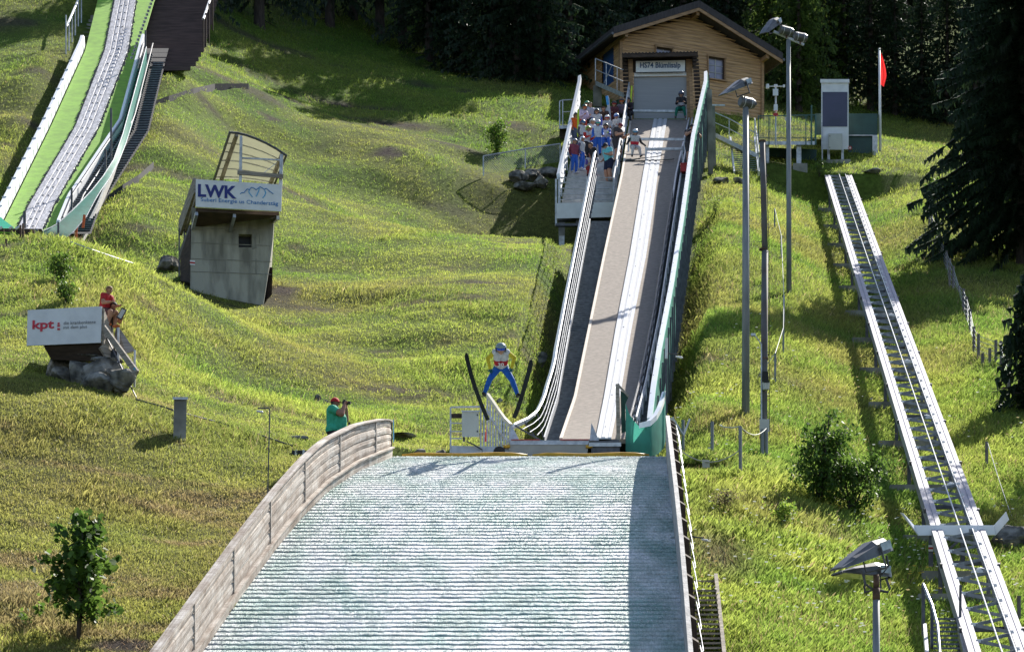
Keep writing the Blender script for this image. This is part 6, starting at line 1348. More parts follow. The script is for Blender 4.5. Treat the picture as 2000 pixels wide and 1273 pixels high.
def spruce_proto(key,H,Rm,seed,**kw):
    V,C=spruce_mesh(key,H,Rm,seed,**kw); me=np_mesh('crown',V,np.arange(len(V)).reshape(-1,3),'needle',col=C).data
    b=MB(); b.tube([(0,0,-.6),(0,0,.3),(.02,.01,H*.3),(0,0,H*.7),(0,0,H*.98)],[.030*H*.62+.05,.024*H*.62,.018*H*.62,.009*H*.62,.01],10)
    rr=random.Random(seed)
    for k in range(16):   # dead stubs on the lower trunk
        z=.5+k*.28*H/14; a=rr.random()*6.3; l=.5+.8*rr.random(); b.tube([(0,0,z),(math.cos(a)*l,math.sin(a)*l,z-.15*l)],[.03,.008],4)
    t=b.build('trunk','bark',None,smooth=True); tm=t.data
    for nm in ('crown','trunk'):
        for o in [o for o in COL.objects if o.name.startswith(nm) and o.parent is None]: bpy.data.objects.remove(o)
    SPR[key]=(me,tm)
pass
def plant_tree(key,loc,rz,s,label,group,cat='spruce',name='spruce_tree'):
    o=link(bpy.data.objects.new(name,None)); o.location=loc; o.rotation_euler=(0,0,rz); o.scale=s if isinstance(s,tuple) else (s,s,s); tag(o,label,cat,group)
    for nm,me in zip(('crown','trunk'),SPR[key]): c=link(bpy.data.objects.new(nm,me)); c.parent=o
    return o
spruce_proto('a',15,2.9,1,dens=23); spruce_proto('b',17,3.2,2,z0=.10,dens=22); spruce_proto('c',14,2.6,3,z0=.03,dens=24); spruce_proto('tall',18,3.0,4,z0=.22,dens=20)
spruce_proto('big',19,4.6,5,z0=.055,wh=.27,twig=.36,dens=48,per=1.3); spruce_proto('small',4.2,1.25,6,z0=.02,wh=.2,twig=.28,dens=26)
# front row along the upper meadow edge: (picture x, base y, kind, scale, words)
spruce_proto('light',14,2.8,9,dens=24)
_me=SPR['light'][0]; _a=_me.attributes['col']; _c=np.empty(len(_me.vertices)*4,dtype=np.float32); _a.data.foreach_get('color',_c); _c=_c.reshape(-1,4); _c[:,:3]*=np.array([3.6,2.9,1.2]); _a.data.foreach_set('color',_c.ravel()); _me.materials[0]=M['leaf']  # sunlit look painted in: crown colours raised to a bright yellow green
FT=[(690,35,'tall',.85,'thin spruce with a bare lower trunk at the uphill end of the meadow edge'),(742,62,'tall',.95,'dark spruce with thick bare trunk nearest the top of the meadow'),(786,84,'tall',.9,'bare trunked spruce second along the meadow edge'),
(838,118,'b',.9,'broad dark spruce with low boughs at the bend of the meadow edge'),(868,112,'tall',.9,'slender spruce behind the bend of the meadow edge'),(905,146,'a',.85,'dense spruce directly behind the clipped evergreen'),(962,158,'b',.9,'wide spruce whose boughs touch the grass above the young bush'),(1010,158,'c',1.0,'dark spruce left of the chalet downpipe'),(1052,160,'a',.95,'spruce standing closest to the chalet eave'),
(1110,150,'b',.95,'spruce rising right behind the lower chalet eave'),(1170,140,'c',1.,'spruce behind the left half of the chalet roof'),(1260,130,'a',1.,'spruce behind the chalet roof left of its ridge'),(1335,125,'b',1.0,'spruce straight behind the chalet ridge'),(1420,130,'a',1.0,'spruce behind the right half of the chalet roof'),
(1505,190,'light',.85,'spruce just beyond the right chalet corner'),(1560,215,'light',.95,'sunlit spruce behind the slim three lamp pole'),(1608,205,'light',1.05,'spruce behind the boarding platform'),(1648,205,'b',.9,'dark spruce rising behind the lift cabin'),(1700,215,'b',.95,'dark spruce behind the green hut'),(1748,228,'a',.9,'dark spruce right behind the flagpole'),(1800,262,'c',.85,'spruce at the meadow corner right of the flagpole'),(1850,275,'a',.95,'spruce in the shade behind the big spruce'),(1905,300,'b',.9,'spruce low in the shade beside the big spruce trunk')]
k=0
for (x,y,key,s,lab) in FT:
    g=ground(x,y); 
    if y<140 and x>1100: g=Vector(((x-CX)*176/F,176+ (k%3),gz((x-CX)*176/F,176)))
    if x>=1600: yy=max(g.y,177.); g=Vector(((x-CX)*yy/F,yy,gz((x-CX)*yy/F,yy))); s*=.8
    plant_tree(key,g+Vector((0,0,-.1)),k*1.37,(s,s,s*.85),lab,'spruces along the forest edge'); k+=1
# deeper rows
rr=random.Random(17); n=0
for row,(yy,st) in enumerate(((6.5,3.4),(13,3.6),(20,4.2),(28,5.),(37,6.))):
    x=-9+row*.9
    while x<38:
        Y=interp([-12,-6,0,4,12,16,25,40],[176,171,172,177,181,182,186,190],x)+yy+rr.uniform(-1.6,1.6); X=x+rr.uniform(-.9,.9)
        if 12.5<X-.58*(Y-177)<18.5: x+=st*.6; continue
        key=rr.choice('abc' if row else ['a','b','tall'])
        if key=='t': key='tall'
        plant_tree(key,Vector((X,Y,gz(X,Y)-.1)),rr.random()*6.3,rr.uniform(.85,1.1),'dark spruce deep inside the forest behind the chalet and lift station','spruces inside the forest'); n+=1
        x+=st*rr.uniform(.8,1.2)
# big spruce at the right edge and those whose shadows fall into the meadow
def plant_at(key,x,y,s,lab,rz=0.,Y=None):
    g=ground(x,y) if Y is None else Vector(((x-CX)*Y/F,Y,gz((x-CX)*Y/F,Y))); return plant_tree(key,g+Vector((0,0,-.1)),rz,s,lab,'big spruces by the wire fence')
plant_at('big',1998,520,1.,'huge dark spruce with long low boughs hanging over the wire fence',.4)
plant_at('small',2006,800,1.,'small young spruce standing in the paddock below the fence',.9)
for _i,(_x,_Y,_s) in enumerate(((-15.5,157,.95),(-12.3,162,1.05),(-19.5,160,1.),(-9.2,168,1.),(-22.5,163,1.1))): plant_tree('ab'[_i%2],Vector((_x,_Y,gz(_x,_Y)-.1)),_i*1.1,_s,'spruce standing uphill beyond the timber stand','spruces above the timber stand')
plant_at('b',2240,900,.8,'tall spruce beyond the right edge of the paddock',1.9)
# ---------------------------------------------------------------- broadleaf saplings and bushes
def leafy(name,loc,h,rad,n,lsize,label,cat,seed,stems=3,col=((.045,.10,.012),(.12,.20,.02)),clump=9,trunk=.03,low=.12,shape=1.,lobed=True,lean=(0,0)):
    g=np.random.default_rng(seed); rt=thing(name,loc,label,cat); b=MB(); tips=[]
    for s in range(stems):
        a=g.random()*6.3; r=rad*.55*math.sqrt(g.random()); hh=h*(.75+.25*g.random()) if s else h; P=[Vector((0,0,-.2)),Vector((math.cos(a)*r*.25,math.sin(a)*r*.25,hh*.3)),Vector((math.cos(a)*r*.7+lean[0]*.5,math.sin(a)*r*.7+lean[1]*.5,hh*.65)),Vector((math.cos(a)*r+lean[0],math.sin(a)*r+lean[1],hh))]
        b.tube([p+Vector(loc) for p in P],[trunk,trunk*.8,trunk*.5,trunk*.15],7)
        for k in range(clump):
            t=low+(1-low)*g.random()**.85; i=min(2,int(t*3)); p=P[i].lerp(P[i+1],t*3-i); aa=g.random()*6.3; env=math.sin(min(1,(t*.92+.12))*math.pi)**.6; l=rad*(.25+.75*g.random())*env*shape; q=p+Vector((math.cos(aa)*l,math.sin(aa)*l,l*(.15+.5*g.random())))
            b.tube([p+Vector(loc),p.lerp(q,.6)+Vector((0,0,.03))+Vector(loc),q+Vector(loc)],[trunk*.35,trunk*.22,trunk*.1],5); tips.append((p,q))
    b.build('stem','bark',rt,smooth=True)
    T=g.integers(0,len(tips),n); pa=np.array([tuple(t[0]) for t in tips])[T]; pb=np.array([tuple(t[1]) for t in tips])[T]; u=(.35+.75*g.random((n,1))); c=pa+(pb-pa)*u+g.normal(0,.055+.03*rad,(n,3))
    yaw=g.random(n)*2*np.pi; tilt=g.normal(.9,.5,n); S=lsize*(.55+.75*g.random(n))
    ux=np.stack([np.cos(yaw),np.sin(yaw),np.zeros(n)],1); nz=np.stack([-np.sin(yaw)*np.sin(tilt),np.cos(yaw)*np.sin(tilt),np.cos(tilt)],1); uy=np.cross(nz,ux)
    prof=[(0,-.5),(.35,-.32),(.5,.02),(.22,.12),(.30,.38),(0,.62),(-.30,.38),(-.22,.12),(-.5,.02),(-.35,-.32)] if lobed else [(0,-.5),(.28,-.2),(.30,.15),(0,.6),(-.30,.15),(-.28,-.2)]
    m=len(prof); V=np.empty((n,m,3))
    for k,(x,y) in enumerate(prof): V[:,k]=c+ux*(x*S)[:,None]+uy*(y*S)[:,None]+nz*(-.25*abs(x)*S)[:,None]
    tt=g.random((n,1))**1.4; cc=np.array(col[0])*(1-tt)+np.array(col[1])*tt
    me=bpy.data.meshes.new('foliage'); i0=np.arange(n)*m; Fa=(i0[:,None]+np.arange(m)[None]); 
    o=np_mesh('foliage',V.reshape(-1,3),Fa,'leaf',col=np.repeat(cc,m,0)); o.parent=rt; return rt
g=ground(152,1252); leafy('maple_sapling',g,2.65,1.0,1500,.16,'young maple sapling with dark lobed leaves on the mown slope','sapling',3,stems=6,clump=16,trunk=.035,low=.16,col=((.03,.07,.010),(.10,.18,.018)))
g=ground(60,1225); leafy('maple_seedling',g+Vector((0,0,-.1)),.5,.35,60,.10,'tiny maple seedling beside the larger sapling','sapling',4,stems=2,clump=6,trunk=.012)
g=ground(1600,985); leafy('leafy_bush',g,2.25,1.2,3300,.105,'dark green leafy bush in the middle of the flower meadow','bush',5,stems=8,clump=12,trunk=.03,low=.02,col=((.03,.075,.009),(.095,.17,.02)),lobed=False)
g=ground(1665,1010); leafy('leafy_bush',g,1.6,1.15,2700,.10,'dark leafy bush nearest the lift track in the flower meadow','bush',6,stems=7,clump=12,trunk=.03,low=.02,col=((.03,.075,.009),(.095,.17,.02)),lobed=False)
g=ground(1530,1040); leafy('leafy_bush',g,.75,.45,420,.08,'small yellow green shoot bush lowest in the flower meadow','bush',7,stems=4,clump=9,trunk=.015,col=((.10,.19,.02),(.22,.30,.03)),lobed=False)
g=ground(1826,408); leafy('young_tree',g,1.45,.42,330,.13,'thin young tree with sparse leaves at the top of the wire fence','sapling',8,stems=3,clump=7,trunk=.02,low=.45)
g=ground(972,305); leafy('leafy_bush',g,1.55,.8,1500,.10,'rounded green bush behind the chain link fence','bush',9,stems=7,clump=13,trunk=.03,low=.03,col=((.05,.12,.012),(.15,.24,.025)),lobed=False)
g=ground(118,552); leafy('leafy_bush',g,.85,.6,900,.085,'dark low bush on the brow above the timing booth','bush',10,stems=7,clump=10,trunk=.02,low=.02,lobed=False)
g=ground(128,592); leafy('leafy_bush',g,.6,.5,600,.085,'low bush just behind the timing booth board','bush',11,stems=6,clump=10,trunk=.02,low=.02,lobed=False)
g=ground(1395,425); leafy('leafy_bush',g,.8,.55,520,.07,'pale leaved shrub on the slope beside the green net','bush',12,stems=6,clump=10,trunk=.015,low=.05,col=((.12,.20,.03),(.26,.32,.06)),lobed=False)
g=ground(1415,1005); leafy('dry_shrub',g,.55,.5,500,.06,'brownish dry weeds clump on the path beside the landing slope','bush',13,stems=7,clump=9,trunk=.01,low=.05,col=((.12,.10,.05),(.14,.16,.04)),lobed=False)
g=ground(1600,345); leafy('leafy_bush',g,.6,.5,420,.07,'weedy shrub under the boarding platform next to the lift track top','bush',14,stems=6,clump=9,trunk=.012,low=.03,lobed=False)
# clipped evergreen at the meadow edge
def evergreen():
    g=ground(935,158); rt=thing('conical_evergreen',g,'small narrow clipped evergreen standing alone at the forest edge','evergreen'); r=np.random.default_rng(2); n=2600; t=r.random(n); a=r.random(n)*6.3; R_=.42*(1-t)**.8*(.75+.3*r.random(n)); c=np.stack([np.cos(a)*R_,np.sin(a)*R_,.05+t*1.75],1)
    d=np.stack([np.cos(a),np.sin(a),1.4+0*a],1)*(.09+.07*r.random((n,1))); sd=np.stack([-np.sin(a),np.cos(a),0*a],1)*.035; V=np.stack([c-sd,c+sd,c+d],1)
    o=np_mesh('foliage',V.reshape(-1,3),np.arange(3*n).reshape(-1,3),'needle',col=np.repeat(np.array([.03,.06,.02])*(.6+.8*r.random((n,1))),3,0)); o.parent=rt
    b=MB(); b.tube([g+Vector((0,0,-.3)),g+Vector((0,0,.3))],.06,7); b.build('trunk','bark',rt)
evergreen()

# ---------------------------------------------------------------- people
_cm={}
def cm(rgb,rough=.75,sheen=0):
    k=(tuple(rgb),rough)
    if k not in _cm: n='cloth_%d'%len(_cm); mat(n,rgb,rough,0,.13,14,spec=.3); _cm[k]=n
    return _cm[k]
SKIN=(.46,.25,.17); 
def cap_prim(b,a,c,ra,rc):
    a,c=Vector(a),Vector(c); d=c-a
    if d.length<1e-5: d=Vector((0,0,1e-3))
    d=d.normalized(); b.tube([a-d*ra*.98,a-d*ra*.75,a-d*ra*.35,a,c,c+d*rc*.35,c+d*rc*.75,c+d*rc*.98],[.2*ra,.66*ra,.94*ra,ra,rc,.94*rc,.66*rc,.2*rc],10)
def ik(s,t,l1,l2,hint):
    d=t-s; L=d.length
    if L>(l1+l2)*.999: t=s+d*((l1+l2)*.999/L); d=t-s; L=d.length
    a=(l1*l1-l2*l2+L*L)/(2*L); h=math.sqrt(max(0,l1*l1-a*a)); u=d/L; n=hint-u*hint.dot(u)
    n=n.normalized() if n.length>1e-5 else Vector((1,0,0)); return s+u*a+n*h,t
def person(label,pos,H,yaw,top,legs,shoes=(.03,.03,.03),skin=SKIN,pose=None,head='helmet',hcol=(.7,.7,.7),goggles=None,bib=None,bib2=None,sleeve=None,lower=None,belly=0.,vox=.013,group='young jumpers waiting on the stairs',gloves=None,fing=True,bulk=1.,kid=True,beltline=None,num=None):
    P=dict(lean=4,side=0,turn=0,nod=8,L=(.03,.03,-.29),Rr=(.03,.03,-.29),lL=(.015,0,-.47),lR=(.015,0,-.47),knee=None,eL=None,eR=None); P.update(pose or {})
    up=Vector((0,0,1)); Fw=Vector((math.sin(yaw),-math.cos(yaw),0)); Rt=Fw.cross(up)
    V=lambda r,f,u: (Rt*r+Fw*f+up*u)*H
    hw=.055*bulk; le,ri=P['lean']*math.pi/180,P['side']*math.pi/180
    sp=(up*math.cos(le)+Fw*math.sin(le)); sp=(sp*math.cos(ri)+Rt*math.sin(ri)).normalized()
    sf=(Fw-sp*Fw.dot(sp)).normalized(); sr=(sf.cross(sp)).normalized()
    pel=Vector((0,0,0)); ch=pel+sp*.27*H; hd_h=(.148 if kid else .132)*H
    hipL=pel-Rt*hw*H; hipR=pel+Rt*hw*H; shw=.105*bulk; shL=pel+sp*.285*H-sr*shw*H; shR=pel+sp*.285*H+sr*shw*H
    kh=P['knee'] or (0,1,.15); kv=V(*kh)
    tl=P['lL'];tr=P['lR']
    anL=hipL+V(-tl[0],tl[1],tl[2]); anR=hipR+V(tr[0],tr[1],tr[2])
    knL,anL=ik(hipL,anL,.245*H,.235*H,kv-Rt*H*.15*(1 if tl[0]>.1 else .3)); knR,anR=ik(hipR,anR,.245*H,.235*H,kv+Rt*H*.15*(1 if tr[0]>.1 else .3))
    aL,aR=P['L'],P['Rr']; haL=shL+V(-aL[0],aL[1],aL[2]); haR=shR+V(aR[0],aR[1],aR[2])
    eL=V(*(P['eL'] or (-.3,-.5,-.5))); eR=V(*(P['eR'] or (.3,-.5,-.5)))
    elL,haL=ik(shL,haL,.165*H,.15*H,eL); elR,haR=ik(shR,haR,.165*H,.15*H,eR)
    nt=P['turn']*math.pi/180; hf=(Fw*math.cos(nt)+Rt*math.sin(nt)); nk=pel+sp*.315*H; pn=P['nod']*math.pi/180
    hup=((up*.6+sp*.4).normalized()*math.cos(pn)+hf*math.sin(pn)).normalized(); hf=(hf-hup*hf.dot(hup)).normalized(); hr=hf.cross(hup).normalized()
    hc=nk+hup*(hd_h*P.get('hu',.62))+hf*hd_h*P.get('hfw',.05)
    pr=[] # a,b,ra,rb,label
    k=H*bulk
    def add(a,b,ra,rb,l): pr.append((Vector(a),Vector(b),ra,rb,l))
    add(hipL+up*.01*H,hipR+up*.01*H,.078*k,.078*k,'hip'); add(pel+sp*.03*H-sr*.03*H,ch-sr*.055*H,.072*k,.078*k,'torso'); add(pel+sp*.03*H+sr*.03*H,ch+sr*.055*H,.072*k,.078*k,'torso')
    add(shL,shR,.052*k,.052*k,'torso'); add(ch,nk,.06*k,.04*H,'torso')
    if belly: add(pel+sp*.05*H+sf*.045*H*belly,pel+sp*.16*H+sf*.055*H*belly,.085*k*(1+.3*belly),.085*k*(1+.25*belly),'torso')
    for s_,e_,h_,sg in ((shL,elL,haL,-1),(shR,elR,haR,1)):
        add(s_,e_,.046*k,.036*k,'uarm'); add(e_,h_,.036*k,.025*H,'farm')
        fd=(h_-e_).normalized(); sd=fd.cross(sf if abs(fd.dot(sf))<.9 else sp).normalized(); pn_=sd.cross(fd)
        pl=h_+fd*.045*H
        for q in (-1,0,1): add(h_+sd*q*.009*H,pl+sd*q*.014*H,.014*H,.012*H,'hand')
        if fing:
            for q,ln in ((-1.5,.036),(-.5,.043),(.5,.041),(1.5,.032)):
                b0=pl+sd*q*.0118*H; m=b0+(fd*.8+pn_*.45).normalized()*ln*.55*H; t=m+(fd*.25+pn_*.9).normalized()*ln*.5*H; add(b0,m,.0066*H,.006*H,'hand'); add(m,t,.006*H,.005*H,'hand')
            b0=h_+fd*.015*H+sd*.016*H; m=b0+(fd*.6+sd*.7+pn_*.2).normalized()*.026*H; add(b0,m,.0085*H,.007*H,'hand'); add(m,m+(fd*.8+sd*.15+pn_*.4).normalized()*.02*H,.007*H,.0055*H,'hand')
    for s_,e_,h_ in ((hipL,knL,anL),(hipR,knR,anR)):
        add(s_,e_,.075*k,.05*k,'thigh'); add(e_,e_.lerp(h_,.35),.05*k,.047*k,'shin'); add(e_.lerp(h_,.35),h_,.047*k,.03*H,'shin')
        ft=Fw*.95+(Rt*(.18 if s_ is hipR else -.18)); add(h_+up*-.012*H-ft*.02*H,h_-up*.018*H+ft*.095*H,.03*H,.024*H,'foot')
    add(nk-sp*.02*H,hc-hup*hd_h*.2,.034*H,.036*H,'head')
    add(hc+hup*hd_h*.10-hf*hd_h*.06,hc+hup*hd_h*.08+hf*hd_h*.05,hd_h*.40,hd_h*.38,'head'); add(hc-hup*hd_h*.22+hf*hd_h*.08,hc-hup*hd_h*.33+hf*hd_h*.20,hd_h*.27,hd_h*.17,'head')
    add(hc+hup*hd_h*.03+hf*hd_h*.42,hc-hup*hd_h*.10+hf*hd_h*.50,hd_h*.05,hd_h*.075,'head')
    for sg in (-1,1): add(hc+hr*sg*hd_h*.38+hup*hd_h*.06,hc+hr*sg*hd_h*.39-hup*hd_h*.10,hd_h*.075,hd_h*.06,'head')
    add(hc-hup*hd_h*.20+hf*hd_h*.36-hr*hd_h*.08,hc-hup*hd_h*.20+hf*hd_h*.36+hr*hd_h*.08,hd_h*.055,hd_h*.055,'head')
    b=MB()
    for a,c,ra,rc,l in pr: cap_prim(b,a,c,ra,rc)
    me=bpy.data.meshes.new('t'); me.from_pydata([tuple(v) for v in b.v],[],b.f); o=link(bpy.data.objects.new('t',me))
    m=o.modifiers.new('r','REMESH'); m.mode='VOXEL'; m.voxel_size=vox*H/1.6; m.use_smooth_shade=True; s2=o.modifiers.new('s','SMOOTH'); s2.iterations=3; s2.factor=.5
    dg=bpy.context.evaluated_depsgraph_get(); nm=bpy.data.meshes.new_from_object(o.evaluated_get(dg)); bpy.data.objects.remove(o); bpy.data.meshes.remove(me)
    co=np.empty(len(nm.vertices)*3,dtype=np.float32); nm.vertices.foreach_get('co',co); co=co.reshape(-1,3)
    A=np.array([tuple(p[0]) for p in pr]);B=np.array([tuple(p[1]) for p in pr]); ra=np.array([p[2] for p in pr]); rb=np.array([p[3] for p in pr]); D=B-A; LL=(D**2).sum(1)+1e-9
    q=co[:,None]-A[None]; t=np.clip((q*D[None]).sum(-1)/LL,0,1); dist=np.linalg.norm(q-t[...,None]*D[None],axis=-1)-(ra+(rb-ra)*t); lab=dist.argmin(1); tt=t[np.arange(len(co)),lab]
    names=[p[4] for p in pr]; sl=sleeve or 'long'; lw=lower or 'long'
    M_={'top':top,'legs':legs,'skin':skin,'shoes':shoes,'gloves':gloves or skin}; order=['top','legs','skin','shoes','gloves']
    lut=[]
    def cls(i,t_):
        n=names[i]
        if n=='torso': return 0
        if n=='uarm': return 0 if (sl=='long' or t_<.62) else 2
        if n=='farm': return 0 if sl=='long' else 2
        if n=='hip': return 1
        if n=='thigh': return 1 if (lw=='long' or t_<.85) else 2
        if n=='shin': return 1 if lw=='long' else 2
        if n=='foot': return 3
        if n=='hand': return 4
        return 2
    vc=np.array([cls(i,t_) for i,t_ in zip(lab,tt)])
    npoly=len(nm.polygons); lt_=np.empty(npoly,dtype=np.int32); nm.polygons.foreach_get('loop_start',lt_); li=np.empty(len(nm.loops),dtype=np.int32); nm.loops.foreach_get('vertex_index',li); f0=li[lt_]
    nm.materials.clear()
    for k_ in order: nm.materials.append(M[cm(M_[k_])])
    nm.polygons.foreach_set('material_index',vc[f0].astype(np.int32)); nm.polygons.foreach_set('use_smooth',np.ones(npoly,dtype=bool))
    # settle the soles on the given point
    zmin=min(anL.z,anR.z)-.045*H; mid=(anL+anR)/2; off=Vector((-mid.x,-mid.y,-zmin))
    if P.get('anchor')=='pelvis': off=Vector((0,0,0))
    nm.transform(Matrix.Translation(off)); nm.name='person'; nm.update()
    me_o=link(bpy.data.objects.new('person',nm)); me_o.location=pos; tag(me_o,label,'person',group)
    W=Vector(pos)+off
    def child(mb,name,m_): 
        c=mesh_obj(name,[v+W for v in mb.v],mb.f,m_,me_o,None,None,True); return c
    def patch(sel,name,m_,th):
        no=np.empty(len(co)*3,dtype=np.float32); nm.vertices.foreach_get('normal',no); no=no.reshape(-1,3); pk=[]
        vid={}; vs=[]; fs=[]
        for p in nm.polygons:
            if all(sel[v] for v in p.vertices):
                f=[]
                for v in p.vertices:
                    if v not in vid: vid[v]=len(vs); vs.append(Vector(co[v]+no[v]*th))
                    f.append(vid[v])
                fs.append(tuple(f))
        if fs:
            mb=MB(); mb.v=vs; mb.f=fs; return child(mb,name,m_)
    rel=(co-np.array(pel))@np.array(sp)/H; frontness=(co-np.array(pel))@np.array(sf)
    tors=np.array([n in('torso','hip') for n in names])[lab]
    if bib is not None:
        patch(tors&(rel>.02)&(rel<.33),'bib',cm(bib),.010)
        if bib2 is not None: patch(tors&(rel>.08)&(rel<.17)&(frontness>.02),'bib_band',cm(bib2),.014)
    elif sl=='short': patch((tors&(rel>-.03)&(rel<.33))|((np.array([n=='uarm' for n in names])[lab])&(tt<.62)),'shirt',cm(top),.012)
    if lw=='short': patch((np.array([n in('hip','thigh') for n in names])[lab])&((tt<.85)|(np.array([n=='hip' for n in names])[lab])),'shorts',cm(legs),.016)
    # headgear
    def shell(r,cut,mb,dz=0.):
        n,mm=18,12; 
        for j in range(mm):
            for i in range(n):
                q=[]
                for (jj,ii) in ((j,i),(j+1,i),(j+1,i+1),(j,i+1)):
                    th=jj/mm*math.pi; ph=ii/n*2*math.pi; q.append((math.sin(th)*math.cos(ph),math.sin(th)*math.sin(ph),math.cos(th)))
                cx=sum(a[0] for a in q)/4; cz=sum(a[2] for a in q)/4
                if cut(cx,cz): continue
                mb.add([hc+hup*hd_h*(.08+dz)+(hf*a[0]+hr*a[1])*r*hd_h+hup*a[2]*r*hd_h*1.02 for a in q],[(0,1,2,3)])
        return mb
    if head=='helmet':
        child(shell(.585,lambda x,z:(x>.25 and z<.22) or z<-.62,MB()),'helmet',cm(hcol,.3))
        if goggles is not None:
            mb=MB(); rows=[]
            for zz in (-.02,.10,.20): rows.append([hc+hup*hd_h*zz+(hf*math.cos(a)*.50+hr*math.sin(a)*.47)*hd_h for a in [(-1.15+2.3*i/10) for i in range(11)]])
            mb.loft(rows); child(mb,'goggles',cm(goggles,.15))
    elif head=='hair': child(shell(.475,lambda x,z:(x>.30 and z<.42) or z<-.45,MB(),.02),'hair',cm(hcol,.7))
    elif head=='longhair': child(shell(.50,lambda x,z:(x>.30 and z<.45) or z<-.93,MB(),.0),'hair',cm(hcol,.7))
    elif head=='cap':
        child(shell(.475,lambda x,z:z<-.02 if x>-.3 else z<-.5,MB(),.03),'hair',cm((.05,.035,.03))) if False else None
        mb=shell(.50,lambda x,z:z<.10,MB(),.04); rows=[]
        for e in (0,.18,.36): rows.append([hc+hup*hd_h*(.17-.12*e)+(hf*(math.cos(a)*(.48+e))+hr*math.sin(a)*(.46-.12*e))*hd_h for a in [(-.95+1.9*i/8) for i in range(9)]])
        mb.loft(rows); child(mb,'cap',cm(hcol)); child(shell(.445,lambda x,z: x>.05 or z<-.55 or z>.2,MB(),.02),'hair',cm((.05,.035,.03)))
    if vox<.012 or True:
        if goggles is None:
            for sg in (-1,1):
                mb=MB(); mb.ball(hc+hf*hd_h*.405+hr*sg*hd_h*.15+hup*hd_h*.05,(hd_h*.05,)*3,1); child(mb,'eye','black')
    info=dict(obj=me_o,W=W,hL=haL+W,hR=haR+W,hc=hc+W,pel=pel+W,ch=ch+W,anL=anL+W,anR=anR+W,Fw=Fw,Rt=Rt,sf=sf,sp=sp,sr=sr,H=H); return info
def on_stairs(px,py): Y=pY(py); p=at(px,py,Y); p.z=pzY(Y)+.0; return Vector((p.x,Y+.1,p.z))
WH=(.50,.50,.52); BL=(.03,.12,.50); BK=(.02,.02,.025); RD=(.45,.03,.025); OR=(.62,.10,.015); PU=(.10,.07,.30); NB=(.02,.04,.16); GN=(.02,.22,.15); GYS=(.10,.10,.11); YG=(.45,.60,.03); TL=(.16,.55,.62)
st_=dict(); 
SIT=dict(lean=18,lL=(.05,.17,-.25),lR=(.05,.17,-.25),L=(.0,.16,-.19),Rr=(.0,.16,-.19))
HOLD=dict(lean=6,L=(.0,.17,-.14),Rr=(.0,.17,-.14),nod=15)
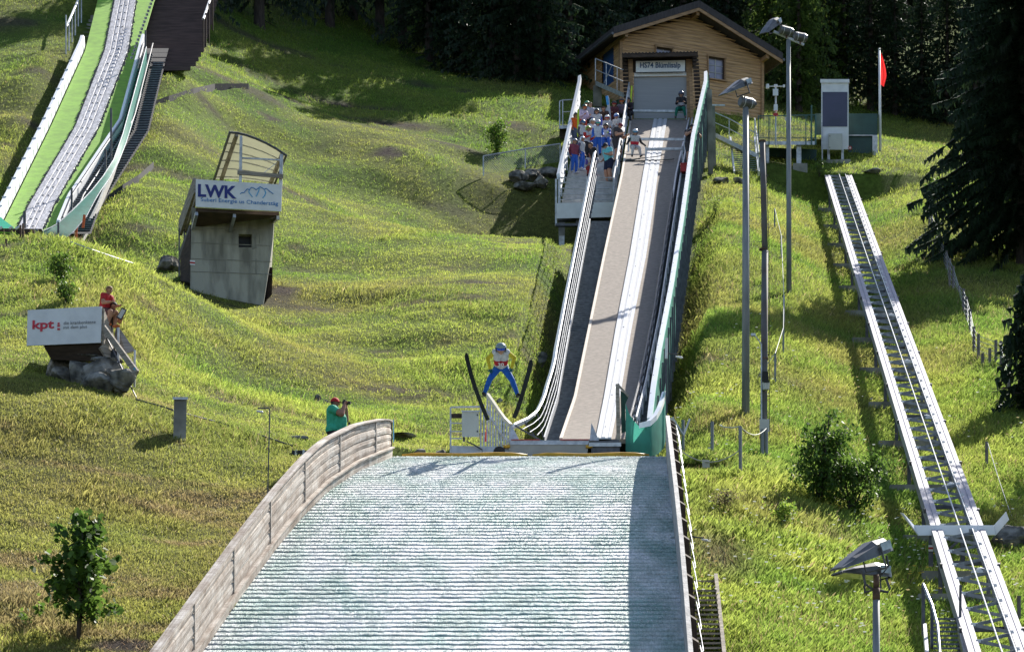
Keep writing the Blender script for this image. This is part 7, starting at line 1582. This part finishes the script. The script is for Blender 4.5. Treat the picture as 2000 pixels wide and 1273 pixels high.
kids=[
 # x,y(feet),H,yaw,label,kw
 (1121,337,1.42,.5,'boy in maroon and white vest with blue trousers standing lowest by the left railing',dict(top=(.12,.02,.04),legs=BL,bib=(.22,.05,.08),hcol=(.25,.25,.30),shoes=WH,pose=dict(L=(.03,.05,-.27),nod=12))),
 (1135,331,1.40,1.0,'kid with pale blue helmet half hidden behind the maroon vested boy',dict(top=(.10,.08,.16),legs=BL,bib=WH,hcol=(.55,.62,.72),shoes=WH)),
 (1164,350,1.62,-1.1,'bare headed lad in black and white suit stepping sideways down the stairs',dict(top=BK,legs=(.45,.42,.47),head='hair',hcol=(.06,.035,.02),pose=dict(lean=16,lL=(.02,.12,-.43),lR=(.06,-.17,-.42),nod=22,L=(.02,.10,-.27),Rr=(.04,-.02,-.28)),shoes=(.25,.2,.2),vox=.011)),
 (1154,343,1.32,.2,'kid with dark red helmet sitting low in a red and purple suit',dict(top=PU,legs=(.25,.03,.03),hcol=(.16,.03,.04),bib=WH,pose=dict(SIT,lean=24))),
 (1190,355,1.66,-.95,'man in turquoise tee shirt, dark shorts and black cap watching from the bottom steps',dict(top=TL,legs=(.015,.02,.05),head='cap',hcol=(.02,.02,.025),sleeve='short',lower='short',shoes=(.3,.3,.3),pose=dict(lean=12,nod=30,L=(.05,.16,-.16),Rr=(.07,.02,-.22)),vox=.010,kid=False,bulk=1.12)),
 (1205,316,1.70,.95,'man in maroon cap and dark clothes reading notes beside the in-run railing',dict(top=(.05,.045,.05),legs=(.05,.045,.05),head='cap',hcol=(.20,.03,.045),sleeve='short',lower='short',pose=dict(lean=8,nod=32,L=(.0,.19,-.14),Rr=(.0,.19,-.14)),vox=.010,kid=False,bulk=1.08)),
 (1145,312,1.44,.9,'kid with yellow green helmet, red sleeves and white back standing mid crowd',dict(top=RD,legs=BK,bib=WH,hcol=(.30,.42,.05),pose=HOLD)),
 (1167,303,1.48,.1,'kid all in bright blue with white helmet and turquoise goggles',dict(top=BL,legs=BL,bib=(.55,.60,.70),hcol=WH,goggles=(.03,.42,.38),pose=dict(lean=16,nod=16,L=(.04,.12,-.25),Rr=(.02,.06,-.27)))),
 (1155,297,1.42,.5,'kid in red and white suit with plain white helmet',dict(top=(.5,.10,.05),legs=(.05,.18,.5),bib=WH,hcol=(.70,.70,.68),pose=HOLD)),
 (1184,288,1.42,-.2,'black helmeted kid crouching in blue with yellow gloves',dict(top=(.03,.08,.40),legs=(.04,.14,.55),bib=WH,hcol=(.05,.05,.04),gloves=YG,pose=dict(SIT,lean=34,L=(.0,.24,-.14),Rr=(.0,.24,-.14)))),
 (1186,272,1.42,0.,'kid with white helmet and red goggles seated higher up',dict(top=WH,legs=(.3,.05,.05),bib=WH,hcol=(.72,.70,.70),goggles=(.4,.03,.03),pose=SIT)),
 (1137,298,1.40,.6,'kid with blue goggles and black and white suit by the left railing',dict(top=(.08,.08,.09),legs=BK,bib=WH,hcol=(.03,.12,.22),goggles=(.02,.20,.5))),
 (1166,277,1.42,-.1,'black helmeted kid in white and blue suit standing in the second row',dict(top=(.06,.10,.42),legs=(.05,.1,.35),bib=WH,hcol=(.03,.03,.03),pose=dict(nod=12))),
 (1139,270,1.46,.6,'kid with orange goggles and pale lilac shirt by the upper railing',dict(top=(.50,.42,.55),legs=(.45,.06,.03),hcol=(.04,.10,.09),goggles=(.6,.12,.02),pose=HOLD)),
 (1146,262,1.44,.2,'kid with green and white helmet at the back of the crowd',dict(top=(.45,.45,.45),legs=BK,bib=WH,hcol=(.10,.38,.22))),
 (1152,264,1.44,.3,'dark haired boy without helmet in black and white suit',dict(top=BK,legs=BK,bib=(.40,.38,.45),head='hair',hcol=(.03,.022,.02))),
 (1122,287,1.48,.8,'kid in bright orange vest and jeans beside the upper left railing',dict(top=OR,legs=(.07,.09,.16),hcol=(.06,.05,.05),shoes=BK,pose=dict(nod=20))),
 (1180,252,1.40,-.3,'girl with long brown hair and orange trousers sitting at the top',dict(top=(.06,.035,.03),legs=(.55,.07,.01),head='longhair',hcol=(.07,.03,.02),pose=dict(SIT,lean=34,nod=20))),
 (1203,268,1.40,-.5,'kid with blue and white helmet sitting next to the upright ski',dict(top=WH,legs=(.35,.36,.4),bib=WH,hcol=(.45,.55,.75),goggles=(.03,.12,.5),pose=SIT)),
 (1200,244,1.42,.1,'kid with dark helmet and red collar sitting in the top row',dict(top=(.10,.03,.04),legs=(.12,.03,.03),hcol=(.03,.03,.03),goggles=(.35,.02,.02),pose=SIT)),
 (1214,240,1.45,-.2,'kid in dark suit with orange goggles sitting highest beside the shelter',dict(top=(.04,.05,.04),legs=(.04,.045,.04),bib=(.16,.12,.16),hcol=(.05,.03,.03),goggles=(.62,.13,.02),pose=SIT)),
 (1226,236,1.40,-.5,'dark clothed kid half hidden beside the shelter jamb',dict(top=(.03,.02,.03),legs=BK,hcol=(.03,.03,.04),pose=SIT)),
]
for x,y,H,yaw,lab,kw in kids:
    kw=dict(kw); pos=on_stairs(x,y); person(lab,pos,H,yaw,kw.pop('top'),kw.pop('legs'),**kw)
# paper in the maroon capped man's hand, upright ski, poles
b=MB(); c=at(1226,267,142.4); b.box(c,(.20,.14,.006),rot=Matrix.Rotation(.5,3,'Y')@Matrix.Rotation(.5,3,'X')); o=b.build('paper_sheet','white',loc=c); tag(o,'white sheet of paper held by the man in the maroon cap','paper')
def ski(pts,wd,m_,label,under=None,wdir=None,th=.012,group=None):
    b=MB(); rows=[]
    for i,p in enumerate(pts):
        p=Vector(p); d=(Vector(pts[min(i+1,len(pts)-1)])-Vector(pts[max(i-1,0)])).normalized(); s=wdir or d.cross(p.normalized()).normalized(); n=d.cross(s).normalized(); k=[.35,.9,1,1,1,1,1,.95][min(7,i)]*wd/2; rows.append([p-s*k-n*th/2,p+s*k-n*th/2,p+s*k+n*th/2,p-s*k+n*th/2])
    b.loft(rows,closed=True); b.f.append((3,2,1,0)); b.m.append(0); n=len(b.v); b.f.append((n-4,n-3,n-2,n-1)); b.m.append(0)
    o=b.build('ski',m_,loc=pts[len(pts)//2]); return tag(o,label,'ski',group)
def resample(P,n):
    P=[Vector(p) for p in P]; out=[]
    for i in range(n): t=i/(n-1)*(len(P)-1); k=min(len(P)-2,int(t)); out.append(P[k].lerp(P[k+1],t-k))
    return out
pass; pass; pass
s=ski(resample([at(1187,187,147.4),at(1188,200,147.3),at(1191,238,147.1),at(1194,276,147.)],8),.13,'skigrey','upright ski with pale grey base and blue ends held in the crowd')
b=MB()
for a,c in (((1184.8,188,147.34),(1187.5,205,147.26)),((1191.8,250,147.0),(1194,277,146.95))): b.bar(at(*a),at(*c),.10,.02,(0,1,0))
c=b.build('blue_graphic','skiblue',s)
text('JUMP',at(1193.5,236,147.05),at(1188,204,147.2).__sub__(at(1193,236,147.05)).normalized(),Vector((-1,0,-.1)).normalized(),.6,.06,'black',s) if False else None
ski(resample([at(1128.5,268,143.6),at(1128.8,250,143.7),at(1129.5,214,144)],8),.08,cm(YG,.4),'yellow green ski held upright beside the left railing')
ski(resample([at(1232,212,148.6),at(1232.5,190,148.7),at(1234,168,148.8)],8),.07,cm(YG,.4),'neon ski leaning upright against the shelter jamb')
# racers on the gate
Yj=inY(309); pos=at(1243,308,Yj); pos.z=inZ(Yj)+.04; g1=person('jumper in white and black suit with red bib sitting on the middle gate bar',pos,1.48,.15,BK,(.52,.50,.52),bib=WH,bib2=(.55,.03,.05),hcol=(.72,.72,.74),goggles=(.05,.30,.55),gloves=BK,pose=dict(lean=22,nod=10,lL=(.10,.17,-.28),lR=(.04,.17,-.28),L=(.17,.02,-.22),Rr=(.13,.03,-.22)),group='jumpers on the start gate',vox=.010)
pos=at(1329,240,149.6); pos.z=inZ(149.8)+.03; g2=person('jumper in black vest and green trousers sitting on the upper gate bar',pos,1.50,-.1,BK,(.015,.16,.11),bib=(.03,.03,.035),bib2=(.45,.42,.45),hcol=(.10,.11,.16),goggles=(.05,.06,.10),shoes=(.2,.16,.15),pose=dict(lean=14,nod=14,lL=(.07,.15,-.29),lR=(.11,.15,-.29),L=(.0,.18,-.17),Rr=(.0,.18,-.17)),group='jumpers on the start gate',vox=.010)
def ipt(px,Y,up): p=at(px,0,Y); p.z=inZ(Y)+up; return p
Yk_=inY(309)-.6
ski([at(1219,314,Yk_),at(1232,312,Yk_),at(1250,309.5,Yk_),at(1265,308,Yk_),at(1280,306.5,Yk_),at(1288,305.2,Yk_),at(1293,303.5,Yk_)][::-1],.10,'skidark','dark ski of the white suited jumper pointing across the track',wdir=Vector((.1,.95,.3)).normalized(),th=.03)
Yk_=inY(309)-.9
ski([at(1219,315.5,Yk_),at(1240,314.5,Yk_),at(1262,313.5,Yk_),at(1285,312.8,Yk_),at(1300,312.3,Yk_),at(1312,311.6,Yk_),at(1317,310.8,Yk_)][::-1],.10,'skidark','longer dark ski of the white suited jumper reaching past the track',wdir=Vector((.1,.95,.3)).normalized(),th=.03)
Ym=inY(321); pos=Vector(inP('d',Ym,-.08,.30)); g3=person('coach in black cap, dark tee shirt and shorts leaning on the narrow side stair',pos,1.72,.35,(.025,.025,.03),(.05,.048,.05),head='cap',hcol=(.02,.02,.022),sleeve='short',lower='short',pose=dict(lean=10,nod=14,L=(-.06,.18,-.05),Rr=(-.04,.19,-.04),eL=(-.6,.2,-.6),eR=(.6,.2,-.6)),kid=False,bulk=1.12,vox=.010,group=None)
# ski jumper in flight --------------------------------------------------------
pj=at(978.5,774,84.); pj.z-=.03
jm=person('ski jumper in blue trousers, white bib and grey helmet in mid air above the take-off',pj,1.66,0.,(.60,.48,.03),(.012,.10,.42),shoes=(.015,.015,.018),bib=(.54,.54,.55),bib2=(.42,.02,.035),hcol=(.24,.30,.31),goggles=(.03,.10,.55),gloves=(.01,.10,.11),pose=dict(lean=52,nod=8,hu=.22,hfw=.42,lL=(.205,-.04,-.40),lR=(.205,-.04,-.385),knee=(0,1,.1),L=(.075,-.12,-.20),Rr=(.075,-.12,-.21),eL=(-.8,-.6,0),eR=(.8,-.6,0)),group=None,vox=.007,kid=True,bulk=.86)
c=jm['pel']+jm['sp']*.125*1.66+jm['sf']*.155; text('30',c-jm['Rt']*(-.0)-Vector((1,0,0))*.075-jm['sp']*.045,(1,0,0),jm['sp'],.15,.10,'white',jm['obj'],name='bib_number',bold=.02,thick=.004)
c=jm['pel']+jm['sp']*.205*1.66+jm['sf']*.150; text('helvetia',c-Vector((1,0,0))*.10-jm['sp']*.01,(1,0,0),jm['sp'],.17,.035,'black',jm['obj'],name='bib_lettering',thick=.004) if False else None
ski(resample([at(910.5,689,82.9),at(912,700,82.95),at(920,732,83.2),at(930,763,83.55),at(941,792,83.9),at(953,820,84.25)],12),.105,'skidark','dark ski on the jumper with upturned tip beside the yellow cabinet' if False else 'dark jumping ski crossing in front of the grey service platform',group='skis of the flying jumper')
ski(resample([at(1037.5,702,82.9),at(1036.5,712,82.95),at(1030,736,83.2),at(1021,768,83.6),at(1012,796,83.9),at(1004,816,84.25)],12),.115,'skidark','dark jumping ski on the side nearer the in-run railing',group='skis of the flying jumper')
# photographer -----------------------------------------------------------------
def by_top(px,pyt,H,y0,y1):
    best=None
    for Y in np.arange(y0,y1,.1):
        X=(px-CX)*Y/F; z=gz(X,Y); e=abs(YH-F*(z+H)/Y-pyt)
        if best is None or e<best[0]: best=(e,Vector((X,Y,z)))
    return best[1]
pp_=by_top(651,773,1.80,80,88); sx=sc(pp_.y); fz=at(0,772,pp_.y).z-1.80
if abs(fz-pp_.z)<.8: pp_.z=fz
ph=person('photographer in red cap, green polo shirt and dark trousers aiming a camera',pp_,1.76,1.45,(.05,.40,.24),(.02,.018,.03),head='cap',hcol=(.50,.02,.025),sleeve='short',skin=(.36,.18,.12),belly=1.0,bulk=1.22,kid=False,vox=.0075,group=None,pose=dict(lean=2,nod=2,L=(-.02,.155,.055),Rr=(-.02,.165,.05),eL=(-.5,.3,-1),eR=(.5,.3,-1)))
hc=ph['hc']; cpt=hc+ph['Fw']*.235; b=MB(); b.box(cpt,(.09,.13,.095)); b.tube([cpt+ph['Fw']*.03,cpt+ph['Fw']*.09,cpt+ph['Fw']*.16],[.036,.038,.042],12); b.box(cpt+Vector((0,0,.06)),(.05,.05,.035)); o=b.build('camera','black',loc=cpt); tag(o,'black camera held to the eye of the green shirted photographer','camera')
b=MB(); q=ph['pel']+ph['Fw']*.30+Vector((0,0,-.06)); b.bar(q,q+Vector((.05,-.02,-.16)),.10,.05,(0,1,0)); b.bar(q+Vector((.05,-.02,0)),q+Vector((.12,-.02,-.06)),.08,.04,(0,1,0)); o=b.build('cloth','neoncloth',loc=q); pass; tag(o,'bright green cloth tucked at the waist of the photographer','cloth')
b=MB(); q=ground(682,838); b.tube([q,at(682,824,q.y)],.03,8); o=b.build('short_stake','black',loc=q); tag(o,'short black stake in the grass in front of the photographer','stake')
# boy and man at the booth ------------------------------------------------------
sk_=(.42,.22,.14)
pb=at(203,609,86.75); by=person('fair haired boy in red and black shirt and shorts sitting on the booth rail',pb,1.38,.95,(.42,.025,.03),(.10,.04,.04),head='hair',hcol=(.24,.13,.055),skin=sk_,sleeve='short',lower='short',shoes=(.55,.16,.05),vox=.009,group=None,pose=dict(anchor='pelvis',lean=16,nod=18,lL=(.03,.20,-.27),lR=(.03,.17,-.28),L=(.0,.20,-.18),Rr=(.02,.19,-.16)))
pm=at(207,700,86.9); mn=person('dark haired man in black shorts standing behind the booth holding a tablet',pm,1.52,.9,(.035,.03,.03),(.018,.016,.024),head='hair',hcol=(.03,.02,.015),skin=sk_,sleeve='short',lower='short',vox=.010,kid=False,group=None,pose=dict(lean=24,nod=28,L=(.0,.18,-.07),Rr=(-.02,.17,-.07)))
c=(mn['hL']+mn['hR'])/2+mn['Fw']*.08+Vector((.03,-.03,.0)); rt=Matrix.Rotation(-.5,3,'Y'); tbt=thing('tablet',c,'framed tablet computer held by the dark haired man at the booth','tablet'); b=MB(); b.box(c,(.145,.03,.30),rot=Matrix.Rotation(.52,3,'Y')); b.build('frame','black',tbt); b=MB(); b.box(c+Vector((0,-.02,0)),(.105,.008,.24),rot=Matrix.Rotation(.52,3,'Y')); b.build('screen','cabinet',tbt)
b=MB(); c=at(222,696,86.2); b.ball(c,(.13,.1,.19),2,.08,3); b.bar(c+Vector((0,0,.15)),c+Vector((.03,0,.23)),.08,.03); o=b.build('backpack','black',loc=c,smooth=True); tag(o,'black backpack standing by the legs of the man at the booth','backpack')
